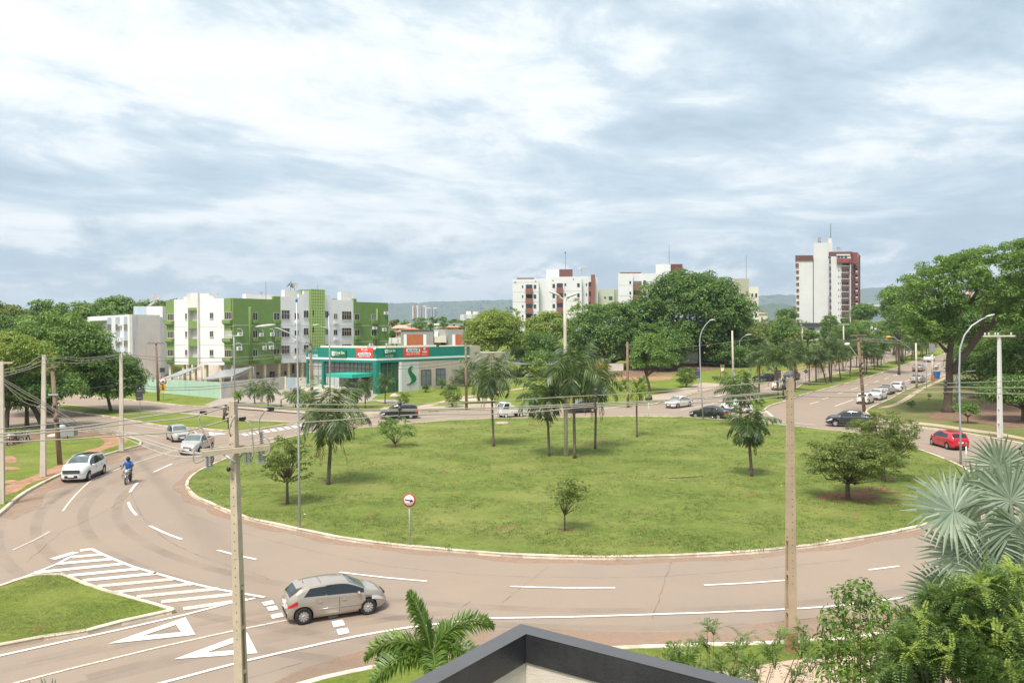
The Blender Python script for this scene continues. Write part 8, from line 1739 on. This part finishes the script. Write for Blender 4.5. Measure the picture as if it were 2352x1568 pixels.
def cable(pts, label, m=CABLE, r=.016, f=ident, depths=None, group=None, n=6):
    """pts in the picture, each with its distance"""
    w_ = [atY(*f(p[0], p[1]), p[2]) for p in pts]; out_ = []
    N = len(w_)
    for i in range(N - 1):
        p0, p1, p2, p3 = w_[max(i - 1, 0)], w_[i], w_[i + 1], w_[min(i + 2, N - 1)]; k = n
        for j in range(k):
            t = j / k; out_.append(p1 * (2 * t**3 - 3 * t**2 + 1) + (p2 - p0) * .5 * (t**3 - 2 * t**2 + t) + p2 * (3 * t**2 - 2 * t**3) + (p3 - p1) * .5 * (t**3 - t**2))
    out_.append(w_[-1]); o0 = w_[0]; b = MB(); b.tube([q - o0 for q in out_], r, 5); o = link('cable', b.mesh('cable', m), None); o.location = o0
    return tag(o, label, 'cable', group)
dep = lambda x: YP + (YR - YP) * (x - 537) / (1815 - 537)
def span(pts, lab, r=.016, m=CABLE): return cable([(x, y, dep(x)) for x, y in pts], lab, m, r, group='cables between the two near poles')
span([(543, 928), (700, 928), (882, 929), (1132, 920.7), (1300, 911), (1470, 902), (1678, 885), (1812, 873)], 'top thin cable between the two near poles', .012)
span([(545, 929), (700, 938), (882, 940.6), (1132, 936), (1340, 927), (1470, 921.4), (1678, 908), (1812, 896)], 'upper cable of the middle pair between the near poles', .016)
span([(546, 931), (700, 942), (882, 943.5), (1132, 940), (1340, 931), (1470, 924.5), (1678, 911), (1812, 898.5)], 'lower cable of the middle pair between the near poles', .016)
span([(548, 966), (700, 969), (882, 956), (1000, 951), (1132, 950.7), (1250, 944), (1370, 933.2), (1678, 921.4), (1812, 907)], 'lowest cable between the two near poles', .016)
dr = lambda x: YR + (x - 1815) * .006
def spanr(pts, lab, r=.016): return cable([(x, y, dr(x)) for x, y in pts], lab, CABLE, r, group='cables right of the right near pole')
spanr([(1815, 875), (1900, 881), (2021, 881), (2171, 879.5), (2352, 873.5), (2420, 870)], 'top thin cable running right from the right near pole', .011)
spanr([(1818, 896.5), (1907, 899.5), (2021, 898.2), (2095, 894), (2171, 888.8), (2260, 890), (2352, 889.8), (2420, 888)], 'middle cable running right from the right near pole')
spanr([(1818, 908), (1911, 911.5), (2021, 909), (2168, 899.5), (2260, 903), (2352, 903.8), (2420, 902)], 'lowest cable running right from the right near pole')
for x0, y0, y1 in ((918, 926, 958), (1368, 896, 938), (1800, 872, 912), (2171, 876, 902)):
    P = atY(x0, y0, dep(x0) if x0 < 1815 else dr(x0)); Q = atY(x0, y1, dep(x0) if x0 < 1815 else dr(x0)); b = MB(); b.tube([Vector((0, 0, .06)), (Q - P) * .3 + Vector((.03, 0, 0)), (Q - P) * .6 - Vector((.03, 0, 0)), Q - P], .03, 6)
    for k in (0, .35, 1): b.ball((Q - P) * k, .06, 7, 5)
    solo_ = link('cable_spacer', b.mesh('cable_spacer', STEELD)); solo_.location = P
    tag(solo_, {918: 'dark spacer clamping the near cables above the black people carrier', 1368: 'pale spacer on the near cables beside the palm group', 1800: 'spacer on the near cables touching the right near pole', 2171: 'spacer on the cables in front of the great trunk'}[x0], 'spacer', 'spacers on the near cables')
dl_ = lambda x: YP - (537 - x) * .002
for pts, lab in (([(518, 929), (428, 944), (300, 962), (184, 979), (0, 996), (-60, 1001)], 'upper cable running left from the near left pole'), ([(527, 932), (428, 959), (300, 972), (184, 986), (0, 1002), (-60, 1006)], 'second cable running left from the near left pole'), ([(526, 962), (428, 989), (300, 998), (184, 1006.6), (0, 1015), (-60, 1018)], 'lowest cable running left from the near left pole'), ([(530, 937), (428, 946), (300, 951), (184, 966), (0, 985), (-60, 990)], 'faint thin cable running left from the near left pole')):
    cable([(x, y, dl_(x)) for x, y in pts], lab, CABLE, .018 if 'faint' not in lab else .009, group='cables left of the near left pole')
Y0, Y1, Y2 = PL[0][0].y, PL[1][0].y, PL[2][0].y
for i, (a, m1, b_, m2, c_, m3, d_) in enumerate((((5, 872), (60, 905), (103, 929), (200, 978), (272, 988), (380, 1022), (470, 1043)), ((6, 878), (55, 912), (104, 933), (190, 980), (271, 992), (380, 1030), (500, 1044)), ((4, 876), (55, 922), (103, 940), (180, 985), (270, 997), (400, 1035), (545, 1031)), ((2, 866), (60, 900), (105, 926), (210, 985), (273, 1000), (370, 1040), (476, 1048)))):
    cable([(*a, Y0), (*m1, (Y0 + Y1) / 2), (*b_, Y1), (*m2, (Y1 + Y2) / 2), (*c_, Y2), (*m3, (Y2 + YP) / 2 - 8), (*d_, YP + .3)], ('thick pale service cable sagging from pole to pole on the left, upper one', 'thick pale service cable sagging from pole to pole on the left, second one', 'thick pale service cable sagging from pole to pole on the left, lowest one', 'thick pale service cable sagging from pole to pole on the left, straightest one')[i], mat('pale_cable', (.48, .46, .42), .6, .08, 1), .024, group='service cables along the left poles')
for i, (a, m1, b_, m2, c_) in enumerate((((2, 850), (60, 838), (102, 817), (195, 822), (277, 813)), ((2, 857), (58, 846), (120, 822), (195, 828), (277, 814)), ((2, 866), (65, 848), (115, 833), (196, 833), (277, 820)))):
    cable([(*a, Y0), (*m1, (Y0 + Y1) / 2), (*b_, Y1), (*m2, (Y1 + Y2) / 2), (*c_, Y2)], ('top cable between the three left concrete poles', 'middle cable between the three left concrete poles', 'lower sagging cable between the three left concrete poles')[i], CABLE, .022, group='cables between the left concrete poles')
BW = 'background cables in front of the buildings'
for pts, lab in (([(285, 814, 69), (420, 822, 80), (560, 820, 95), (705, 807, 110)], 'thin cable from the verge tip pole toward the coiled wooden pole, upper'), ([(285, 818, 69), (420, 832, 80), (560, 828, 95), (700, 812, 110)], 'thin cable from the verge tip pole toward the coiled wooden pole, lower'), ([(285, 880, 69), (400, 890, 80), (560, 878, 95), (712, 840, 110)], 'dark cable crossing the mint wall, upper'), ([(285, 884, 69), (400, 896, 80), (560, 884, 95), (712, 846, 110)], 'dark cable crossing the mint wall, lower'), ([(130, 895, 56), (200, 892, 64), (270, 882, 69)], 'dark cable in front of the left dark tree'),
                 ([(716, 840, 110), (800, 842, 112), (950, 838, 114), (1066, 825, 115)], 'dark cable across the clinic glass, upper'), ([(716, 846, 110), (800, 848, 112), (950, 846, 114), (1066, 832, 115)], 'dark cable across the clinic glass, lower'), ([(1066, 822, 115), (1180, 826, 118), (1300, 826, 120), (1441, 812, 122)], 'cable from the stone wall pole to the plain verge pole, upper'), ([(1066, 832, 115), (1180, 836, 118), (1300, 836, 120), (1441, 820, 122)], 'cable from the stone wall pole to the plain verge pole, lower'), ([(1441, 812, 122), (1560, 822, 122), (1680, 828, 122), (1800, 828, 120), (1965, 815, 117)], 'cable from the plain verge pole across the avenue entrance, upper'), ([(1441, 820, 122), (1560, 830, 122), (1680, 836, 122), (1800, 836, 120), (1965, 822, 117)], 'cable from the plain verge pole across the avenue entrance, lower'), ([(1441, 800, 122), (1560, 798, 135), (1680, 785, 150), (1760, 775, 165)], 'pale rising cable behind the thin curved lamp post'),
                 ([(1975, 776, 117), (2060, 782, 111), (2160, 780, 103), (2280, 770, 96), (2420, 776, 90)], 'pale high cable to the white T arm pole, upper'), ([(1975, 780, 117), (2060, 788, 111), (2160, 786, 103), (2285, 775, 96), (2420, 784, 90)], 'pale high cable to the white T arm pole, lower'), ([(1975, 812, 117), (2060, 824, 111), (2160, 828, 103), (2297, 838, 96), (2420, 848, 90)], 'dark low cable through the great tree\'s fork')):
    pale = 'pale' in lab or 'thin' in lab; cable(pts, lab, CABLE if pale else CABLED, .028 if pale else .024, group=BW)
def sign_post(P, h, label, cat='road sign', r=.035, m=STEEL, name='road_sign'):
    t = thing(name, P, label, cat); b = MB(); b.tube([(0, 0, -.05), (0, 0, h)], r, 8); b.build('post', m, t, (0, 0, 0)); return t
def disc(par, c, n, r, m, name, th=.012, k=24, sides=None):
    b = MB(); b.lathe(c, n, [(0, th / 2), (r, th / 2), (r, -th / 2), (0, -th / 2)], k); return b.build(name, m, par, (0, 0, 0))
P = at(941, 1252, .12); top = atY(940, 1148, P.y); t = sign_post(P, top.z - P.z + .2, 'round white sign with a red rim and a black arrow on the near lawn edge')
c = Vector((top.x - P.x, -.05, top.z - P.z)); nrm = Vector((-.12, -1, .05)).normalized()
b = MB(); b.lathe(c, nrm, [(0, 0), (.31, 0), (.31, -.015), (0, -.015)], 28); b.build('sign_rim', SIGNR, t, (0, 0, 0)); b = MB(); b.lathe(c + nrm * .004, nrm, [(0, 0), (.245, 0), (.245, -.003), (0, -.003)], 28); pl_ = b.build('sign_face', SIGNW, t, (0, 0, 0))
b = MB(); ex = Vector((1, -.12, 0)).normalized(); ez = nrm.cross(ex) * -1; ez = ez if ez.z > 0 else -ez; a_ = lambda u, v: c + nrm * .012 + ex * u + ez * v
rot = lambda u, v: a_(u * .985 + v * .17, v * .985 - u * .17); b.face([rot(-.2, .028), rot(-.2, -.028), rot(.08, -.028), rot(.08, .028)]); b.face([rot(.06, .09), rot(.06, -.09), rot(.21, 0)]); b.face([rot(-.20, .05), rot(-.16, 0), rot(-.20, -.05), rot(-.13, 0)]); b.build('arrow', BLACK, t, (0, 0, 0))
P = at(375, 920, .12); t = sign_post(P, 3.6, 'speed limit 40 disc over a yellow crossing diamond before the mint wall'); Y_ = P.y
c = Vector((0, -.05, atY(373, 876, Y_).z - P.z)); n_ = Vector((.15, -1, 0)).normalized(); disc(t, c, n_, .52, SIGNR, 'sign_rim'); disc(t, c + n_ * .01, n_, .40, SIGNW, 'sign_face')
FS = Face((P.x - 5, P.y - .02), (P.x + 5, P.y - .02)); zc = c.z + P.z; lettering(FS, t, '40', None, (5 - .24, 5 + .24, zc - .16, zc + .16), BLACK, .08, .02)
b = MB(); c2_ = Vector((0, -.05, atY(374, 887, Y_).z - P.z)); b.box(c2_, (.75, .02, .75), Matrix.Rotation(math.pi / 4, 3, 'Y')); dm = b.build('warning_diamond', SIGNY, t, (0, 0, 0))
b = MB(); b.ball(c2_ + Vector((0, -.02, .2)), .07, 8, 6); b.tube([c2_ + Vector((0, -.02, .12)), c2_ + Vector((0, -.02, -.05)), c2_ + Vector((.12, -.02, -.28))], .045, 6); b.tube([c2_ + Vector((0, -.02, -.05)), c2_ + Vector((-.12, -.02, -.28))], .04, 6); b.tube([c2_ + Vector((-.15, -.02, 0)), c2_ + Vector((0, -.02, .1)), c2_ + Vector((.15, -.02, 0))], .03, 6); b.build('walking_figure', BLACK, dm, (0, 0, 0))
b = MB(); b.box(Vector((0, -.05, atY(374, 895, Y_).z - P.z)), (.8, .02, .4)); pb = b.build('warning_plate', SIGNY, t, (0, 0, 0))
def sign_back(x, y, x0, y0, x1, y1, label, f=ident, tilt=0):
    P = at(*f(x, y), .12); A, B_ = atY(*f(x0, y0), P.y), atY(*f(x1, y1), P.y); t = thing('road_sign', P, label, 'road sign')
    b = MB(); b.tube([(0, .06, -.05), (0, .06, A.z - P.z + .1)], .045, 8); b.build('post', STEEL, t, (0, 0, 0)); b = MB(); c = (A + B_) / 2 - P; b.box(c, (B_.x - A.x, .03, A.z - B_.z)); b.build('sign_panel', STEELD, t, (0, 0, 0))
    for k in (.2, .8): b = MB(); b.box(c + Vector((0, -.03, (A.z - B_.z) * (k - .5))), ((B_.x - A.x) * .7, .03, .05)); b.build('rail', STEEL, t, (0, 0, 0))
sign_back(1285, 1262, 1250, 1020, 1313, 1128, 'tall dark sign back on the left avenue median', c1)
sign_back(1760, 1250, 1733, 1036, 1776, 1120, 'dark sign back beside the dense round bush', c4)
sign_back(1240, 1000, 1186, 735, 1288, 880, 'dark sign back behind the first median palms', lambda x, y: q6(x, y))
def diamond(x, y, cx, cy, r_, label, f):
    P = at(*f(x, y), .12); t = sign_post(P, atY(*f(cx, cy), P.y).z - P.z + .3, label); c = atY(*f(cx, cy), P.y) - P; s_ = P.y / F * (f(1, 0)[0] - f(0, 0)[0]) * r_; b = MB(); b.box(c + Vector((0, -.06, 0)), (s_ * 1.41, .03, s_ * 1.41), Matrix.Rotation(math.pi / 4, 3, 'Y')); d = b.build('sign_panel', STEELD, t, (0, 0, 0))
    b = MB(); b.box(c + Vector((0, -.09, 0)), (s_ * 1.3, .03, .08)); b.box(c + Vector((0, -.085, 0)), (.08, .03, s_ * 1.2)); b.build('bracket', STEEL, d, (0, 0, 0))
diamond(828, 712, 828, 564, 25, 'black diamond sign back standing on the avenue median', k6)
diamond(2090, 1180, 2096, 1052, 15, 'small dark diamond sign peeping from behind the plain concrete pole', c4)
P = at(1490, 962, .12); t = sign_post(P, atY(1490, 915, P.y).z - P.z + .3, 'round dark sign back on a white post at the far lawn edge', m=SIGNW); disc(t, atY(1490, 914, P.y) - P + Vector((0, -.05, 0)), (0, -1, 0), .42, STEELD, 'sign_disc')
P = at(683, 955, .12); t = sign_post(P, 3.2, 'round dark sign back half hidden behind the tall lamp post', m=SIGNW); disc(t, Vector((-.05, -.05, 3.0)), (0, -1, 0), .45, STEELD, 'sign_disc')
P = at(*k6(2262, 655), .12); t = sign_post(P, atY(*k6(2262, 520), P.y).z - P.z + .3, 'round speed limit 60 sign beside the thick camera pole'); c = atY(*k6(2262, 520), P.y) - P; disc(t, c + Vector((0, -.05, 0)), (0, -1, 0), .48, STEELD, 'sign_rim'); disc(t, c + Vector((0, -.06, 0)), (0, -1, 0), .40, SIGNW, 'sign_face')
FS = Face((P.x - 5, P.y), (P.x + 5, P.y)); lettering(FS, t, '60', None, (5 + c.x - .26, 5 + c.x + .26, P.z + c.z - .17, P.z + c.z + .17), BLACK, .09, .02)
P = at(*c4(1983, 1113), .12); A, B_ = atY(*c4(1968, 998), P.y), atY(*c4(1995, 1056), P.y); t = thing('notice_board', P, 'green and white notice board on two thin orange legs on the grass', 'notice board')
b = MB(); c = (A + B_) / 2 - P; w_, h_ = B_.x - A.x, A.z - B_.z; b.box(c + Vector((0, 0, h_ * .25)), (w_, .05, h_ * .5)); b.build('green_panel', SIGNG, t, (0, 0, 0)); b = MB(); b.box(c - Vector((0, 0, h_ * .25)), (w_, .05, h_ * .5)); b.build('white_panel', SIGNW, t, (0, 0, 0))
for sg in (-1, 1): b = MB(); b.tube([(sg * (w_ / 2 + .05) + c.x, 0, 0), (sg * (w_ / 2 + .05) + c.x, 0, A.z - P.z)], .05, 6); b.build('leg', ORANGEP, t, (0, 0, 0))
P = at(1153, 972, .12); b = MB(); b.lathe((0, 0, 0), (0, 0, 1), [(.75, -.05), (.75, .12), (.65, .15), (0, .15)], 24); solo('manhole_cover', (b, setattr(b, 'v', [tuple(Vector(q) + P) for q in b.v]))[0], PAVE, P, 'low round concrete manhole cover on the far lawn by the slender palm', 'manhole')
def rock(P, r, label, m=CONCL, sc3=(1.3, .9, .55), seed=1):
    rs = np.random.RandomState(seed); b = MB(); b.ball((0, 0, r * .2), r, 10, 7, 0, sc3); b.v = [tuple(Vector(q) * (1 + rs.normal() * .05) + P) for q in b.v]; solo('rock', b, m, P, label, 'rock', 'loose rocks')
rock(at(*q4(580, 750), .12), .45, 'pale boulder in the shade beside the leaning wooden pole', seed=2)
rock(at(*c3(110, 1100), .12), .8, 'pale boulder on the clinic lawn near the yellowish shrub', STONE, seed=3)
rock(at(*c3(860, 1148), .12), 1.2, 'flat heap of pale stones behind the wooden pole on the lawn', STONE, (2.2, .8, .3), 4)
P = at(*q4(735, 765), .12); t = thing('waste_bin', P, 'grey bin frame with a blue lid beside the leaning wooden pole', 'bin'); A = atY(*q4(735, 690), P.y) - P
b = MB(); b.tube([(0, 0, 0), A - Vector((0, 0, .4))], .06, 6); b.build('post', STEELD, t, (0, 0, 0)); b = MB(); b.box(A, (1.6, .7, .75)); b.build('basket', GREYW, t, (0, 0, 0)); b = MB(); b.ball(A + Vector((-.5, 0, .45)), .3, 8, 6, 0, (1.2, 1, .8)); b.build('lid', BLUEW, t, (0, 0, 0))
P = at(*k6(2275, 643), .12); t = thing('waste_bin', P, 'blue wheeled bin beside the thick camera pole', 'bin'); b = MB(); b.box8([(-.3, -.3, 0), (.3, -.3, 0), (.3, .3, 0), (-.3, .3, 0), (-.42, -.4, 1.15), (.42, -.4, 1.15), (.42, .4, 1.15), (-.42, .4, 1.15)]); b.build('body', BLUES, t, (0, 0, 0)); b = MB(); b.box((0, 0, 1.2), (.92, .9, .1)); b.build('lid', BLUES, t, (0, 0, 0))
P = at(*q3(678, 680), .12); tp = atY(*q3(682, 430), P.y) - P; b = MB(); b.tube([Vector(P), Vector(P) + tp * .5 + Vector((.05, 0, 0)), Vector(P) + tp], [.16, .13, .11], 8); solo('tree_stump', b, BARK, P, 'dark bare stump post on the median behind the near left pole', 'stump')
P = at(*r4(730, 432), .12); tp = atY(*r4(730, 335), P.y) - P; b = MB(); b.tube([P, P + tp], [.10, .08], 8); b.tube([P + tp, P + tp + Vector((.9, 0, .4)), P + tp + Vector((1.8, 0, -.4))], [.04, .12, .03], 5); solo('dead_palm', b, BARKP, P, 'dead little palm stub with one dry frond beside the small palms', 'palm')
P = at(1055 / 3.2667 * 0 + q2(1055, 1530)[0], q2(1055, 1500)[1] + 24, .12); t = thing('marker_post', P, 'white marker post with a green top beside the tall curved lamp post', 'post'); b = MB(); H_ = atY(*q2(1057, 1370), P.y).z - P.z; b.tube([(0, 0, 0), (0, 0, H_)], .045, 8); b.build('post', SIGNW, t, (0, 0, 0)); b = MB(); b.tube([(0, 0, H_ - .25), (0, 0, H_ + .02)], .055, 8); b.build('cap', SIGNG, t, (0, 0, 0))
rs = np.random.RandomState(4); b = MB()
for px, py in ((1855, 1185), (1795, 1115), (1690, 1250), (2010, 1085), (700, 1180), (1900, 1240)):
    p = at(px, py, .16); a = rs.uniform(0, 3.1); d = Vector((math.cos(a), math.sin(a), 0)) * .05; e = Vector((-d.y, d.x, 0)) * .7; b.face([p - d - e, p + d - e, p + d + e + Vector((0, 0, .05)), p - d + e])
o = b.build('litter', SIGNW, None, (0, 0, 0)); tag(o, 'tiny pale scraps of litter strewn on the round lawn', 'litter', None, 'stuff')
b = MB()
for (x0, y0), (x1, y1) in (((2510 / 1.63265, 1792 / 1.63265), (2636 / 1.63265, 1785 / 1.63265)),):
    b.tube([at(x0, y0, .14), at((x0 + x1) / 2, (y0 + y1) / 2, .15), at(x1, y1, .14)], .02, 5)
solo('lawn_hose', b, CABLED, at(1537, 1097.6, .14), 'short dark hose lying in the grass right of the lawn\'s middle', 'hose')
ZD = 1.2
def atz(px, py, zz): d = ray(px, py); return CAM + d * ((zz - CAM.z) / d.z)
zc = CAM.z - ZD; C0 = atz(1197, 1432, zc); Lp, Rp = atz(940, 1568, zc), atz(1745, 1568, zc)
dl2, dr2 = (Lp - C0).normalized(), (Rp - C0).normalized(); dl2.z = dr2.z = 0
t = thing('parapet', (C0.x, C0.y, zc - 1.2), 'dark metal capped parapet corner of the viewpoint\'s own roof at the bottom', 'parapet')
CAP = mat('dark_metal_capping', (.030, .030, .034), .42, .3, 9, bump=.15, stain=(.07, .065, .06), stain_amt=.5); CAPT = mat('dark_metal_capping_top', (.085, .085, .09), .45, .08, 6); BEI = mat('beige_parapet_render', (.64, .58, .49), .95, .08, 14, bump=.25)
wd = .075; bis = (dl2 + dr2); K = 4.0
def wall2(o0, o1, z0, z1, m, name):   # L shaped strip between offsets o0 (outer) and o1 (inner)
    sL = Vector((-dl2.y, dl2.x, 0)); sL = sL if sL.dot(dr2) > 0 else -sL; sR = Vector((-dr2.y, dr2.x, 0)); sR = sR if sR.dot(dl2) > 0 else -sR
    cc = dl2.dot(dr2); corner = lambda o: C0 + (dl2 + dr2) * (o / math.sqrt(1 - cc * cc)); b = MB()
    for d_, s_ in ((dl2, sL), (dr2, sR)):
        A, B_ = corner(o0), corner(o1); A2, B2 = C0 + d_ * K + s_ * o0, C0 + d_ * K + s_ * o1; q = [A, A2, B2, B_]; b.box8([Vector((p.x, p.y, z0)) for p in q] + [Vector((p.x, p.y, z1)) for p in q])
    return b.build(name, m, t)
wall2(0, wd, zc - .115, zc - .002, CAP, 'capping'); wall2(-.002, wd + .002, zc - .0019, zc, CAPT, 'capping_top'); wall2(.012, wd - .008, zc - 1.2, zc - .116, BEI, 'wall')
def haze():
    m = bpy.data.materials.new('haze'); m.use_nodes = True; n = m.node_tree; n.nodes.clear()
    o = n.nodes.new('ShaderNodeOutputMaterial'); v = n.nodes.new('ShaderNodeVolumePrincipled')
    v.inputs['Color'].default_value = (.70, .84, 1.0, 1); v.inputs['Density'].default_value = .00016; v.inputs['Anisotropy'].default_value = .1
    n.links.new(v.outputs[0], o.inputs['Volume'])
    b = MB(); b.box((0, 4600, 245), (24000, 12000, 510)); h = b.build('haze', m, None, (0, 0, 0)); h['kind'] = 'stuff'
haze()
